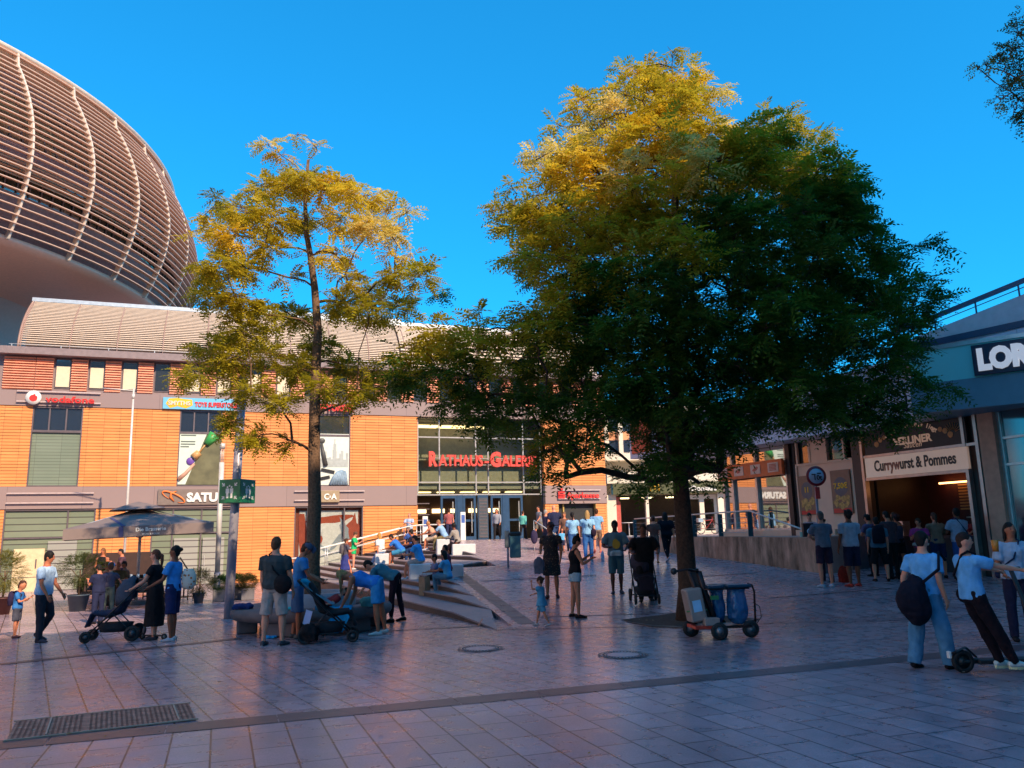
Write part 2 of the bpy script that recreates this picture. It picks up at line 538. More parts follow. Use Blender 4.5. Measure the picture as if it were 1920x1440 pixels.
for i in range(N):
    y0, y1 = 22.8 + 13.7 * i / N, 22.8 + 13.7 * (i + 1) / N - .012
    x0, x1 = wallx(y0), wallx(y1)
    mb.prism([(x0, y0), (x1, y1), (x1 + .29, y1 + .1), (x0 + .29, y0 + .1)], lambda x, y: zramp(y) - .3, lambda x, y: 1.50 - .016 * max(0, 27 - y))
w = mb.build('retaining_wall', stained('stained_concrete'))
tag(w, 'stained raw concrete retaining wall holding up the terrace beside the ramp', 'wall')
mb = MB()
mb.prism([(T0[0] + .02, T0[1] - .02), (T0[0] + .3, T0[1] + .08), (10.95, 24.45), (10.85, 24.25)], -.1, 1.44)
mb.build('end_face', M('end_panel', (.16, .13, .15), .6), w)
# tree pit
mb = MB()
pit = [G(x, y) for x, y in ((1166, 1163), (1290, 1148), (1420, 1162), (1330, 1180), (1225, 1176))]
mb.add([(v.x, v.y, hz(v.x, v.y) + .014) for v in pit], [(0, 1, 2, 3, 4)])
tag(mb.build('tree_pit_soil', M('soil', (.075, .05, .035), .95, var=.4, scale=14, bump=.8)), kind='structure')
mb = MB()
for a_, b_ in zip(pit, pit[1:] + pit[:1]):
    z = Vector((0, 0, .02)); d = (b_ - a_).normalized(); s = Vector((-d.y, d.x, 0)) * .03
    mb.prism([((a_ - s).x, (a_ - s).y), ((b_ - s).x, (b_ - s).y), ((b_ + s).x, (b_ + s).y), ((a_ + s).x, (a_ + s).y)], 0, .03)
tag(mb.build('tree_pit_edge', m_drain), kind='structure')
mb = MB(); c = G(1226, 1161)
for i in range(60):
    r = random.gauss(0, .16); a_ = random.uniform(0, 6.28)
    mb.ball((c.x + r * math.cos(a_) * 1.5, c.y + r * math.sin(a_), .02), .05, .05, .03, n=6, m=4)
tag(mb.build('sand_patch', M('sand', (.45, .33, .22), .95)), kind='stuff')
# ================================================================= SHOPPING CENTRE with the terracotta front
orange = (0.86, 0.33, 0.10)
m_terra = striped('terracotta_panels', orange, (0.26, 0.065, 0.03), 0.148, 0.015, 'Z', 0.75, (0.70, 0.235, 0.065), jpitch=0.70, jaxis='X')
m_core = M('dark_concrete', (.07, .06, .06), .8)
m_band = striped('grey_metal_band', (0.34, 0.235, 0.22), (0.14, 0.10, 0.10), 3.1, 0.014, 'X', 0.42, (0.30, 0.21, 0.20))
m_ledge = M('ledge_metal', (0.26, 0.19, 0.19), .45)
m_frame = M('window_frame_metal', (0.17, 0.13, 0.14), .4, metal=.3)
m_alu = M('aluminium', (0.62, 0.60, 0.58), .35, metal=.6)
m_slatglass = striped('printed_glass', (0.27, 0.29, 0.20), (0.09, 0.085, 0.07), 0.30, 0.05, 'Z', 0.12, (0.20, 0.23, 0.16), spec=.8)
m_doorglass = striped('white_shopfront', (0.42, 0.40, 0.35), (0.13, 0.11, 0.11), 0.30, 0.05, 'Z', 0.15, (0.34, 0.33, 0.29), spec=.6)
m_gdark = glass('dark_glass', (.03, .035, .04), .04)
m_cream = M('cream_panel', (.78, .66, .54), .6, var=.06)
mall = empty('shopping_centre', fac(0), TH, 'large shopping centre with orange terracotta panels, grey bands and a louvred metal roof', 'building')
def bld(mb, name, m, par=None): return mb.build(name, m, par or mall)
SR = 27.45
mb = MB()
mb.box(-9, 16.14, .35, 14, -1.2, 8.2); mb.box(23.5, SR, .35, 14, -1.2, 8.2); mb.box(-9, SR, .35, 14, 8.2, 10.7)
mb.box(16.14, 23.5, 7.5, 14, -1.2, 8.2); mb.box(16.14, 23.5, .35, 7.5, -1.0, 1.515)
bld(mb, 'core', m_core)
# cladding fields
UP_ = [(-9, -2.36), (-.23, 4.07), (6.07, 10.45), (12.50, 16.14), (23.55, SR)]
LO_ = [(-9, -3.15), (.62, 3.05), (6.9, 9.72), (13.22, 16.14), (23.55, 24.35), (26.75, SR)]
for rows_, z0, z1 in ((UP_, 4.45, 8.25), (LO_, -.6, 3.42)):
    for s0, s1 in rows_:
        mb = MB(); z = z1
        k = math.ceil(z0 / .148)
        edges = [z0] + [q * .148 for q in range(k, 100) if z0 + .03 < q * .148 < z1 - .03] + [z1]
        for a_, b_ in zip(edges, edges[1:]):               # each row leans out a little at its foot
            vs = [(s0, .34, a_), (s1, .34, a_), (s0, .0, a_ + .012), (s1, .0, a_ + .012), (s0, .022, b_), (s1, .022, b_), (s0, .34, b_), (s1, .34, b_)]
            mb.add(vs, [(0, 1, 3, 2), (2, 3, 5, 4), (4, 5, 7, 6), (0, 2, 4, 6), (1, 7, 5, 3)])
        bld(mb, 'terracotta_cladding', m_terra)
for z0, z1, nm in ((3.42, 4.45, 'lower_band'), (8.25, 8.98, 'upper_band')):
    mb = MB()
    if z0 < 5: mb.box(-9, 16.10, -.04, .34, z0, z1); mb.box(23.56, SR, -.04, .34, z0, z1)
    else: mb.box(-9, SR, -.04, .34, z0, z1)
    bld(mb, nm, m_band)
def window(s0, s1, z0, z1, cols, m_pane, rows=(), name='window', fr=.06, y=.12):
    """frame with mullions; panes a sub-part"""
    mb = MB()
    mb.box(s0, s1, .02, .3, z1 - fr, z1 - .002); mb.box(s0, s1, .02, .3, z0 + .002, z0 + fr)
    mb.box(s0 + .002, s0 + fr, .022, .3, z0 + fr, z1 - fr); mb.box(s1 - fr, s1 - .002, .022, .3, z0 + fr, z1 - fr)
    for c in cols: mb.box(c - fr / 2, c + fr / 2, .05, .25, z0 + fr, z1 - fr)
    for r in rows: mb.box(s0 + fr, s1 - fr, .045, .24, r - fr / 2, r + fr / 2)
    f = bld(mb, name, m_frame)
    q = MB(); q.box(s0 + fr / 2, s1 - fr / 2, y, y + .03, z0 + fr / 2, z1 - fr / 2)
    q.build('pane', m_pane, f)
    return f
m_clear = glass('clear_window', (.88, .9, .9), .03, .5, 1.4)
m_blue = glass('sky_glass', (.02, .03, .05), .03)
# upper windows
def split_window(s0, s1, zs, n, m_top, m_low):
    c = [s0 + (s1 - s0) * i / n for i in range(1, n)]
    window(s0, s1, zs, 8.23, c, m_top)
    f = window(s0, s1, 4.46, zs, [], m_low, fr=.05)
    return f
split_window(-2.36, -.23, 7.05, 3, m_blue, striped('pale_green_glass', (.25, .29, .22), (.12, .13, .10), .148, .02, 'Z', .12, (.20, .24, .18), jpitch=1.07, jaxis='X'))
split_window(4.07, 6.07, 7.1, 3, m_blue, m_gdark)
split_window(10.45, 12.50, 7.1, 1, m_gdark, m_gdark)
# lower shopfronts
window(-3.15, .62, -.6, 3.40, [-.55], m_slatglass, rows=(2.1,))
window(3.05, 6.9, -.6, 3.40, [4.0, 5.3], m_slatglass, rows=(2.2,))
window(9.72, 13.22, -.1, 3.40, [10.4, 12.25], m_clear)
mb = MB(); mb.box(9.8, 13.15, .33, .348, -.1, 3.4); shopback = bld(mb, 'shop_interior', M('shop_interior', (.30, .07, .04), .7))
# large advertising picture behind the pane: loose red, white and grey shapes
mb = MB()
def blob(mb, s, z, rs, rz, y, rot=0, n=14, wob=.25, seed=1):
    rnd = random.Random(seed); vs = []
    for i in range(n):
        a_ = 2 * PI * i / n; r = 1 + rnd.uniform(-wob, wob)
        x_, z_ = rs * r * math.cos(a_), rz * r * math.sin(a_)
        vs.append((s + x_ * math.cos(rot) - z_ * math.sin(rot), y, z + x_ * math.sin(rot) + z_ * math.cos(rot)))
    mb.add(vs, [tuple(range(n - 1, -1, -1))])
m_pw, m_pr, m_pg = M('print_white', (.75, .72, .70), .5), M('print_red', (.42, .07, .03), .5), M('print_grey', (.32, .36, .42), .5)
mb.box(10.0, 13.0, .30, .31, .3, 3.2)
mb.cur = 0; blob(mb, 11.6, 2.0, 1.0, .75, .296, .4, seed=3); blob(mb, 10.6, 1.3, .4, .8, .296, -.5, seed=5)
mb.cur = 1; blob(mb, 11.5, 2.75, 1.15, .2, .293, .1, seed=6); blob(mb, 12.75, 1.7, .35, 1.3, .293, 0, seed=8); blob(mb, 10.9, 1.75, .3, .28, .290, 0, wob=.1, seed=9); blob(mb, 10.2, 1.8, .22, 1.3, .293, .1, seed=11)
mb.cur = 2; blob(mb, 11.9, 1.6, .5, .16, .287, .9, seed=12); blob(mb, 11.2, 1.3, .5, .10, .287, -.6, seed=14); blob(mb, 12.3, 2.2, .18, .6, .287, .3, seed=15)
pic = mb.build('window_picture', [m_pw, m_pr, m_pg], mall)
# white door set in the first shopfront, with cream panel
p0, _ = facpx(24, 1060); p1, _ = facpx(82, 1060)
mb = MB(); mb.box(p0, p1, -.06, .10, -.35, 1.62); dr = bld(mb, 'door', M('door_cream', (.72, .55, .33), .5))
q = MB(); q.box(p0 + .9, p0 + .95, -.10, -.062, .75, 1.15); q.box(p0 + .02, p1 - .02, -.075, -.062, .34, .36); q.build('handle', m_frame, dr)
for s0, s1 in ((p1 + .1, p1 + 1.3), (4.1, 5.2), (5.4, 6.4)):
    mb = MB(); mb.box(s0, s1, -.03, .1, -.5, 1.95); g_ = bld(mb, 'door', m_doorglass)
    q = MB(); q.box(s0 + .1, s0 + .13, -.07, -.032, .6, 1.1); q.build('handle', m_alu, g_)
# row of small windows and rust-coloured slat shutters under the ledge
P = 1.462; S0 = -1.61
m_rust = M('rust_slats', (.88, .34, .20), .6, var=.15, scale=3)
m_blind = M('pale_blind', (.74, .62, .44), .6, var=.05)
mb = MB(); mb.box(-9, SR, .20, .34, 8.98, 9.12); mb.box(-9, SR, .22, .34, 9.12, 10.66); bld(mb, 'window_band', m_ledge)
i = 0
while S0 + i * P < SR - .5:
    s = S0 + i * P                                        # window from s to s+.7, shutter after it
    if -3.5 < s:
        mb = MB(); mb.box(s + .02, s + .70, .17, .215, 9.14, 10.62)
        f = bld(mb, 'window', m_frame)
        q = MB(); q.box(s + .06, s + .66, .150, .168, 9.2, 10.58); q.build('pane', m_gdark, f)
        if i % 7 != 3 and i < 8:
            q = MB(); q.box(s + .07, s + .65, .132, .148, 9.22, 10.22); q.build('blind', m_blind, f)
        mb = MB()
        for k in range(13):
            z = 9.02 + k * .122
            for T in [Matrix.Translation((0, 0, z)) @ Matrix.Rotation(R_(-28), 4, 'X')]:
                mb.box(s + .74, s + P - .03, -.06, .02, 0, .06, T)
        for x_ in (s + .76, s + P - .07): mb.box(x_, x_ + .03, .021, .15, 9.0, 10.6)
        bld(mb, 'shutter', m_rust)
    i += 1
mb = MB()
for k in range(13):
    T = Matrix.Translation((0, 0, 9.02 + k * .122)) @ Matrix.Rotation(R_(-28), 4, 'X')
    mb.box(-3.7, -2.4, -.10, .02, 0, .045, T); mb.box(-2.37, S0 - .03, -.10, .02, 0, .045, T)
bld(mb, 'shutter', m_rust)
mb = MB(); mb.box(-4.0, SR, -.42, .5, 10.66, 11.0); bld(mb, 'ledge', m_ledge)
mb = MB()
for k in range(14): mb.box(-3.4 + k * 2.05, -3.36 + k * 2.05, -.41, -.37, 11.0, 11.1)
mb.box(-3.5, SR, -.40, -.38, 11.1, 11.12); bld(mb, 'snow_rail', m_alu)
# curved louvred roof
def rprof(u):       # u 0..1 bottom to top
    a_ = R_(12 + 60 * u)
    return .2 + 2.3 * u ** 1.7, 11.05 + 2.95 * u ** .92
m_louv = M('louvre_pale', (.66, .50, .38), .5, var=.08)
m_louvd = M('louvre_back', (.05, .03, .03), .8)
mb = MB()
NU = 20
for a_, b_ in zip(range(NU), range(1, NU + 1)):
    (y0, z0), (y1, z1) = rprof(a_ / NU), rprof(b_ / NU)
    mb.quad((-3.0, y0 + .25, z0), (SR, y0 + .25, z0), (SR, y1 + .25, z1), (-3.0, y1 + .25, z1))
yt, zt = rprof(1)
mb.quad((-3.0, yt + .25, zt), (SR, yt + .25, zt), (SR, 14, zt), (-3.0, 14, zt))
roof = bld(mb, 'roof', m_louvd)
mb = MB(); NL = 27
for k in range(NL):
    y0, z0 = rprof((k + .2) / NL)
    T = Matrix.Translation((0, y0, z0)) @ Matrix.Rotation(R_(-8 - 20 * k / NL), 4, 'X')
    mb.box(-3.2, 15.2, -.025, .02, -.0, .045, T)
    if k % 2 == 0 or k > 12: mb.box(15.3, SR, -.03, .03, -.0, .10 if k < 13 else .06, T)
mb.build('louvres', m_louv, roof)
mb = MB()
for k in range(15):
    s = -3.15 + k * 2.08
    mb.tube([(s, rprof(u / 12)[0] - .06, rprof(u / 12)[1]) for u in range(13)], .028, 6)
mb.tube([(-3.25, rprof(u / 12)[0] - .02, rprof(u / 12)[1]) for u in range(13)], .06, 6)
mb.build('ribs', M('rib_metal', (.36, .22, .18), .5), roof)
mb = MB(); mb.box(-3.3, SR, yt - .1, yt + .5, zt + .0, zt + .2); mb.box(6.8, 16, yt + 1.2, yt + 4, zt + .2, zt + .75); mb.build('roof_edge', m_alu, roof)
# entrance: tall glass wall with doors
ENS, ENE = 16.14, 23.5
mb = MB()
m_mull = M('mullion_silver', (.50, .47, .46), .35, metal=.5)
for px in (783.5, 824, 892.5, 915.5, 981.5, 1019.5):
    s, _ = facpx(px, 880, -.3)
    s = min(max(s, ENS + .04), ENE - .04)
    mb.box(s - .035, s + .035, .30, .42, 3.95, 8.2)
for z in (3.98, 4.66, 7.15):
    mb.box(ENS, ENE, .29, .41, z - .035, z + .035)
for z in (5.62, 5.98): mb.box(ENS + .8, ENE - .7, .14, .18, z - .02, z + .02)
eg = bld(mb, 'entrance_glazing', m_mull)
q = MB(); q.box(ENS, ENE, .34, .36, 4.0, 8.2); q.build('pane', glass('entrance_glass', (.85, .87, .80), .03, .5, 1.4), eg)
mb = MB(); mb.box(ENS, ENE, 2.3, 2.45, 4.65, 8.2); mb.box(ENS, ENE, 7.3, 7.45, 1.5, 4.6); mb.box(ENS, ENE, .5, 7.3, 4.3, 4.6); mb.box(ENS, ENE, 1.6, 2.3, 6.0, 6.15)
mb.cur = 1; mb.box(ENS + .3, ENE - .3, 7.2, 7.29, 1.6, 4.2)
bld(mb, 'entrance_hall', [M('hall_wall', (.32, .31, .28), .6), M('hall_shops', (.10, .05, .035), .6)])
mb = MB()
for i in range(5): mb.box(ENS + .4 + i * 1.4, ENS + 1.4 + i * 1.4, 2.6, 2.9, 4.22, 4.27)
for i in range(6): mb.box(ENS + .2 + i * 1.2, ENS + 1.0 + i * 1.2, 7.1, 7.18, 3.2, 3.45)
mb.box(ENS + .2, ENE - 3, 1.5, 1.7, 7.85, 8.0)
bld(mb, 'hall_lamp', M('hall_lamp', (1.0, .72, .35), .5, emit=3.0, var=.02))
m_dblue = M('door_frame_blue', (.035, .085, .17), .35, metal=.3)
for n_, (a_, b_) in enumerate(((826, 857), (868, 892), (920, 943), (951, 980))):
    s0, _ = facpx(a_, 960, -.3); s1, _ = facpx(b_, 960, -.3)
    mb = MB()
    mb.box(s0, s0 + .12, .25, .37, 1.51, 3.93); mb.box(s1 - .12, s1, .25, .37, 1.51, 3.93)
    mb.box(s0 + .12, s1 - .12, .25, .37, 3.78, 3.93); mb.box(s0 + .12, s1 - .12, .25, .37, 1.51, 1.70); mb.box(s0 + .12, s1 - .12, .26, .36, 2.5, 2.62)
    d = bld(mb, 'door', m_dblue)
    q = MB(); q.box(s0 + .12, s1 - .12, .30, .32, 1.7, 3.8); q.build('pane', m_clear, d)
    q = MB(); q.box(s1 - .30, s1 - .26, .12, .16, 1.9, 3.6); q.build('handle', m_alu, d)
mb = MB()
for px, w_ in ((862, .16), (905, .30), (947, .16)):
    s, _ = facpx(px, 960, -.3); mb.box(s - w_, s + w_, .22, .45, 1.51, 3.95)
bld(mb, 'door_pier', m_dblue)
for j in range(7):
    mb = MB(); s, _ = facpx(796, 960, -.3); mb.box(s - .35, s + .35, .6, .7, 1.7 + j * .3, 1.75 + j * .3); bld(mb, 'shelf', m_frame)
s, _ = facpx(905, 960, -.3)
mb = MB(); mb.box(s - .26, s + .26, .19, .216, 1.6, 3.8); rk = bld(mb, 'door_grille', M('grille_dark', (.06, .07, .09), .5))
mb = MB()
for j in range(12): mb.box(s - .22, s + .22, .17, .185, 1.65 + j * .18, 1.69 + j * .18)
tag(bld(mb, 'grille_bar', m_frame, rk), kind='stuff')
# bank doorway in the right bay
mb = MB(); mb.box(24.35, 26.75, .30, .34, 1.5, 3.42); mb.cur = 1; mb.box(24.72, 24.80, .2, .3, 1.52, 3.4); mb.box(24.35, 24.38, .02, .3, 1.51, 3.4); mb.box(26.72, 26.75, .02, .3, 1.51, 3.4)
bld(mb, 'doorway', [m_dark, M('door_yellow', (.45, .30, .08), .5)])
# bracket rails that carry the signs
m_rail = M('rail_pink', (.62, .47, .44), .4, metal=.3)
def rail_at(px0, px1, py):
    s0, z = facpx(px0, py); s1, z1 = facpx(px1, py); zz = (z + z1) / 2
    mb = MB(); mb.box(s0, s1, -.16, -.12, zz - .03, zz + .03); bld(mb, 'sign_rail', m_rail)
for a_ in ((33, 190, 736), (32, 190, 755), (14, 177, 925), (12, 176, 943), (552, 683, 921), (552, 683, 938), (593, 665, 757), (1045, 1124, 919), (1045, 1124, 935)): rail_at(*a_)
# ================================================================= ROUND LOUVRED BUILDING
tw = empty('round_building', (-47.4, 48, 0), 0, 'huge round building wrapped in curved pale sunshade louvres above the orange shopping centre', 'building')
ZB, ZT = 17.0, 27.4
def rr(z):
    u = (z - ZB) / (ZT - ZB)
    return 23.9 + 1.75 * math.sin(PI * min(1, u * 1.0 + .06)) ** .9 - .35 * u
m_blade = M('blade_metal', (.68, .43, .31), .5, metal=.1, var=.06)
m_fin = M('fin_metal', (.80, .64, .50), .5, metal=.1)
def arc_ring(mb, R0, R1, z0, z1, n=200, a0=-2.4, a1=.75):
    """solid band between two radii; only the part of the round that faces the square"""
    vs = []
    for i in range(n + 1):
        a_ = a0 + (a1 - a0) * i / n
        c_, s_ = math.cos(a_), math.sin(a_)
        vs += [(R0 * c_, R0 * s_, z0), (R1 * c_, R1 * s_, z0 - .10), (R1 * c_, R1 * s_, z1 - .10), (R0 * c_, R0 * s_, z1)]
    fs = []
    for i in range(n):
        for k in range(4): fs.append((i * 4 + k, i * 4 + (k + 1) % 4, i * 4 + 4 + (k + 1) % 4, i * 4 + 4 + k))
    mb.add(vs, fs, False)
NR = 27
for k in range(NR):
    z = ZB + .35 + (ZT - ZB - .5) * k / (NR - 1)
    mb = MB(); r = rr(z); arc_ring(mb, r - .02, r + .34, z, z + .05); mb.build('louvre_ring', m_blade, tw)
mb = MB()
for k, zk in enumerate((20.1, 20.25, 20.4, 20.55, 20.7, 20.85, 21.0, 18.3)):
    arc_ring(mb, rr(zk) - .35, rr(zk) - .28, zk, zk + .05, n=120)
mb.build('blind_ring', M('blind_copper', (.60, .36, .22), .5), tw)
for k in range(30):
    a_ = R_(-128 + 4.15 + k * 8.3)
    if a_ > .75: break
    mb = MB()
    c_, s_ = math.cos(a_), math.sin(a_)
    pts = [ZB - .1 + (ZT - ZB + .1) * j / 14 for j in range(15)]
    vs = []
    tx = Vector((-s_, c_, 0)) * .05
    for z in pts:
        for r in (rr(z) - .05, rr(z) + .30):
            for sg in (-1, 1): vs.append(Vector((r * c_, r * s_, z)) + tx * sg)
    fs = []
    for j in range(14):
        b0, b1 = j * 4, j * 4 + 4
        for p_, q_ in ((0, 1), (1, 3), (3, 2), (2, 0)): fs.append((b0 + p_, b0 + q_, b1 + q_, b1 + p_))
    mb.add(vs, fs); mb.build('fin', m_fin, tw)
mb = MB()
def cyl(mb, prof, a0=-2.6, a1=.9, n=120):
    vs = []; m_ = len(prof)
    for i in range(n + 1):
        a_ = a0 + (a1 - a0) * i / n
        vs += [(r * math.cos(a_), r * math.sin(a_), z) for r, z in prof]
    mb.add(vs, [(i * m_ + k, (i + 1) * m_ + k, (i + 1) * m_ + k + 1, i * m_ + k + 1) for i in range(n) for k in range(m_ - 1)], True)
m_spd = M('spandrel', (.30, .20, .20), .4, var=.2)
cyl(mb, [(rr(z) - 1.3, z) for z in (17.0, 18.0, 18.0001, 19.6)]); cyl(mb, [(rr(z) - 1.3, z) for z in (21.0, 22.2, 22.4)]); cyl(mb, [(rr(z) - 1.3, z) for z in (25.4, 27.3)])
mb.build('spandrel', m_spd, tw)
mb = MB(); cyl(mb, [(rr(z) - 1.25, z) for z in (19.6, 21.0)]); cyl(mb, [(rr(z) - 1.25, z) for z in (22.4, 23.8, 25.4)])
wnd = mb.build('window', glass('tower_glass', (.05, .06, .05), .08), tw)
mb = MB()
for k in range(120):
    a_ = R_(-140 + k * 1.6)
    for z0, z1 in ((19.6, 21.0), (22.4, 25.4)):
        r = rr(z0) - 1.2; mb.tube([(r * math.cos(a_), r * math.sin(a_), z0), ((rr(z1) - 1.2) * math.cos(a_), (rr(z1) - 1.2) * math.sin(a_), z1)], .05, 4)
mb.build('frame', m_frame, wnd)
mb = MB(); cyl(mb, [(0, ZB - .9), (12, ZB - .85), (20, ZB - .55), (23.6, ZB - .25), (24.3, ZB - .12), (24.35, ZB + .1), (24.0, ZB + .22), (22.6, ZB + .22)])
mb.build('soffit', M('soffit_panel', (.95, .56, .40), .5, var=.05), tw)
mb = MB(); cyl(mb, [(rr(ZT) - 1.4, ZT - .3), (rr(ZT) + .25, ZT - .1), (rr(ZT) + .4, ZT + .02), (rr(ZT) + .3, ZT + .14), (rr(ZT) - 2.5, ZT + .3), (0, ZT + .4)])
mb.build('roof', m_fin, tw)
mb = MB(); cyl(mb, [(15.9, -1), (15.9, 12.5), (16.3, 15), (17.6, 16.8)]); stem = mb.build('stem_wall', M('stem_render', (.62, .48, .44), .6, var=.05), tw)
mb = MB(); cyl(mb, [(16.0, 4), (16.0, 14.8)], -1.42, -.74, 24); mb.build('window', glass('stem_glass', (.05, .06, .07), .06), stem)
mb = MB()
for k in range(8):
    a_ = R_(-84 + 6 * k); mb.box(-.06, .06, -.06, .06, 4, 15, Matrix.Translation((16.1 * math.cos(a_), 16.1 * math.sin(a_), 0)))
for z in (9, 12): cyl(mb, [(16.02, z), (16.12, z), (16.12, z + .5), (16.02, z + .5)], -1.5, -.7, 24)
mb.build('frame', m_frame, stem)
# ================================================================= RESTAURANT BUILDING at the far end of the terrace
def xpx(px, Y, py=1000): return aty(px, py, Y).x
def zpx(px, py, Y): return aty(px, py, Y).z
YM = 50.0
m_white = M('white_render', (.82, .72, .58), .6, var=.05)
mc = empty('restaurant_building', (xpx(1141, YM), YM, 1.5), 0, 'cream framed glass building with a dark green fascia between the bank and the terrace shops', 'building')
def loc(mb, name, m, par, off): 
    o = mb.build(name, m, par); o.location = (0, 0, 0); return o
XM = xpx(1141, YM); XE = xpx(1372, YM) + 3
def zz(py, px=1250): return zpx(px, py, YM) - 1.5
L_ = XE - XM
mb = MB()
mb.box(0, L_ + 5, 1.8, 9, 0, zz(760)); mb.box(0, L_ + 5, .0, 9, zz(772), zz(757)); mb.box(0, L_ + 5, .02, 9, zz(861), zz(848)); mb.box(0, L_ + 5, -.5, 9, zz(905), zz(884))
mc_wall = mb.build('wall', m_white, mc)
mb = MB()
for px in (1146, 1173, 1213, 1240, 1275, 1300, 1330, 1357):
    x = xpx(px, YM) - XM; mb.box(x - .13, x + .13, .03, .3, zz(848), zz(772))
mb.build('mullions', m_white, mc_wall)
for px, w in ((1147, .32), (1215, .09), (1357, .30)):
    mb = MB(); x = xpx(px, YM) - XM; mb.box(x - w, x + w, -.35, .05, -.1, zz(926)); mb.build('pillar', m_white, mc)
mb = MB(); mb.box(.1, L_ + 4, .35, .38, zz(848), zz(772)); f = mb.build('window', M('restaurant_window_frame', (.5, .45, .4), .5), mc)
mb = MB(); mb.box(.15, L_ + 4, .31, .34, zz(845), zz(776)); mb.build('pane', m_blue, f)
mb = MB(); mb.box(.1, L_ + 4, .305, .309, zz(822), zz(806)); mb.build('curtain', M('orange_blind', (.75, .33, .16), .6), f)
mb = MB(); mb.box(.3, L_ + 1.2, -.7, .1, zz(926), zz(906)); mb.build('fascia', M('fascia_green', (.09, .095, .04), .5), mc)
mb = MB(); mb.box(.4, L_ + 4, .10, .13, .0, zz(926)); g_ = mb.build('shopfront_glass', m_clear, mc)
mb = MB(); mb.box(.4, L_ + 4, 1.7, 1.78, .0, zz(926)); mb.cur = 1
for i in range(9): mb.box(.8 + i * 1.0, 1.3 + i * 1.0, 1.5, 1.69, .1, random.uniform(.7, 1.3))
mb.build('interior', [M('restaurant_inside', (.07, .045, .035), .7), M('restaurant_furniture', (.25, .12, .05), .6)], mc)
mb = MB()
for i in range(6): mb.box(.8 + i * 1.5, 1.5 + i * 1.5, .9, 1.0, zz(932) - .02, zz(930))
mb.build('ceiling_lamp', M('warm_lamp', (1, .75, .4), .5, emit=3, var=.02), mc)
xa, xb, xc = [xpx(p, YM) - XM for p in (1292, 1319, 1347)]
for a_, b_ in ((xa, xb), (xb, xc)):
    mb = MB(); mb.box(a_, a_ + .14, -.1, .08, 0, zz(929)); mb.box(b_ - .14, b_ - .002, -.1, .08, 0, zz(929)); mb.box(a_ + .14, b_ - .14, -.1, .08, zz(937), zz(929)); mb.box(a_ + .14, b_ - .14, -.1, .08, 0, .2)
    mb.build('door', m_white, mc)
mb = MB(); mb.box(xpx(1147, YM) - XM + .3, xpx(1147, YM) - XM + .62, -.05, .08, 0, zz(930)); mb.build('red_panel', M('red_panel', (.5, .10, .08), .5), mc)
def sign(name, label, loc_, rz, group=None, cat='sign'): return empty(name, loc_, rz, label, cat, group)
m_red = M('sign_red', (.72, .035, .03), .4, var=.04)
m_whitep = M('sign_white', (.85, .82, .76), .4, var=.03)
m_yel = M('sign_yellow', (.90, .48, .02), .4, var=.03)
m_black = M('sign_black', (.02, .02, .025), .4)
# fascia lettering and emblem
c = Vector((xpx(1228, YM), YM - .75, zpx(1228, 924, YM)))
s_ = sign('emblem_sign', 'small yellow double arch emblem on the dark green fascia', c, 0)
mb = MB(); mb.box(-.33, .33, .0, .04, 0, .62); mb.build('plate', M('emblem_green', (.20, .19, .05), .5), s_)
mb = MB()
for sx in (-1, 1):
    mb.tube([(sx * .13 + .13 * math.cos(PI - PI * i / 12), -.04, .08 + (.46 * math.sin(PI * i / 12) ** .6)) for i in range(13)], .035, 6)
mb.build('arches', m_yel, s_)
c = Vector((xpx(1312, YM), YM - .76, zpx(1312, 921, YM)))
s_ = sign('letter_sign', 'white letters on the dark green fascia above the double door', c, 0)
mb = MB(); txt(mb, "McDonald's", .44, ext=.03, bold=.012); mb.build('letters', m_whitep, s_)
# ================================================================= RIGHT ROW: snack bar, poster wall, glass corner shop
RP = Vector((12.4, 21.0, 0)); RD = Vector((-.4, .9165, 0)).normalized()
RA = math.atan2(-RD.y, -RD.x)        # local +X runs along -RD (towards the viewer = right in the picture)
RN = Vector((-RD.y, RD.x, 0))        # towards the square
if RN.x > 0: RN = -RN
def rowt(px, out=0.0):
    d = ray(px, 985); d = Vector((d.x, d.y)); o = RP + RN * out
    # o + RD t = s d
    det = RD.x * (-d.y) + d.x * RD.y
    t = (-(o.x) * (-d.y) - d.x * (o.y)) / det
    return t
def rowz(px, py, out=0.0):
    t = rowt(px, out); p = RP + RN * out + RD * t
    d = ray(px, py); k = (p.y - CAM.y) / d.y
    return (CAM + d * k).z
def rp(t, out=0.0, z=0.0): return RP + RN * out + RD * t + Vector((0, 0, z))
row = empty('shop_row', RP, RA, 'low row of shops with snack bar and glass corner shop under a pale canopy', 'building')
# local: x = -t, y = -out (facing -Y is outwards), z
def rb(mb, t0, t1, o0, o1, z0, z1):
    mb.box(-max(t0, t1), -min(t0, t1), -max(o0, o1), -min(o0, o1), z0, z1); return mb
def T_(px, out=0): return rowt(px, out)
m_peach = M('peach_panel', (.95, .56, .38), .5, var=.05, scale=2)
m_brown = M('dark_brown_panel', (.06, .03, .025), .45)
tC = T_(1362); tE = T_(1862)
H_ = rowz(1515, 822, .9)                                   # underside of canopy
mb = MB(); rb(mb, -14, tC, -12, -6, -.2, H_ + .2); rb(mb, -14, -2.2, -6, -.5, -.2, H_ + .2); rb(mb, -14, tC, -6, .0, H_, H_ + .25); rb(mb, T_(1636), T_(1490), -6, -.35, -.2, H_)
mb.build('wall', m_brown, row)
mb = MB(); rb(mb, -3.6, tC + 1.0, -6, 1.0, H_ + .02, H_ + 1.75); rb(mb, tC + 1.0, tC + 5, -6, 1.0, H_ + .3, H_ + 1.6)
mb.build('canopy', striped('canopy_grey', (.66, .60, .64), (.3, .28, .3), 1.9, .015, 'X', .5, (.60, .55, .60)), row)
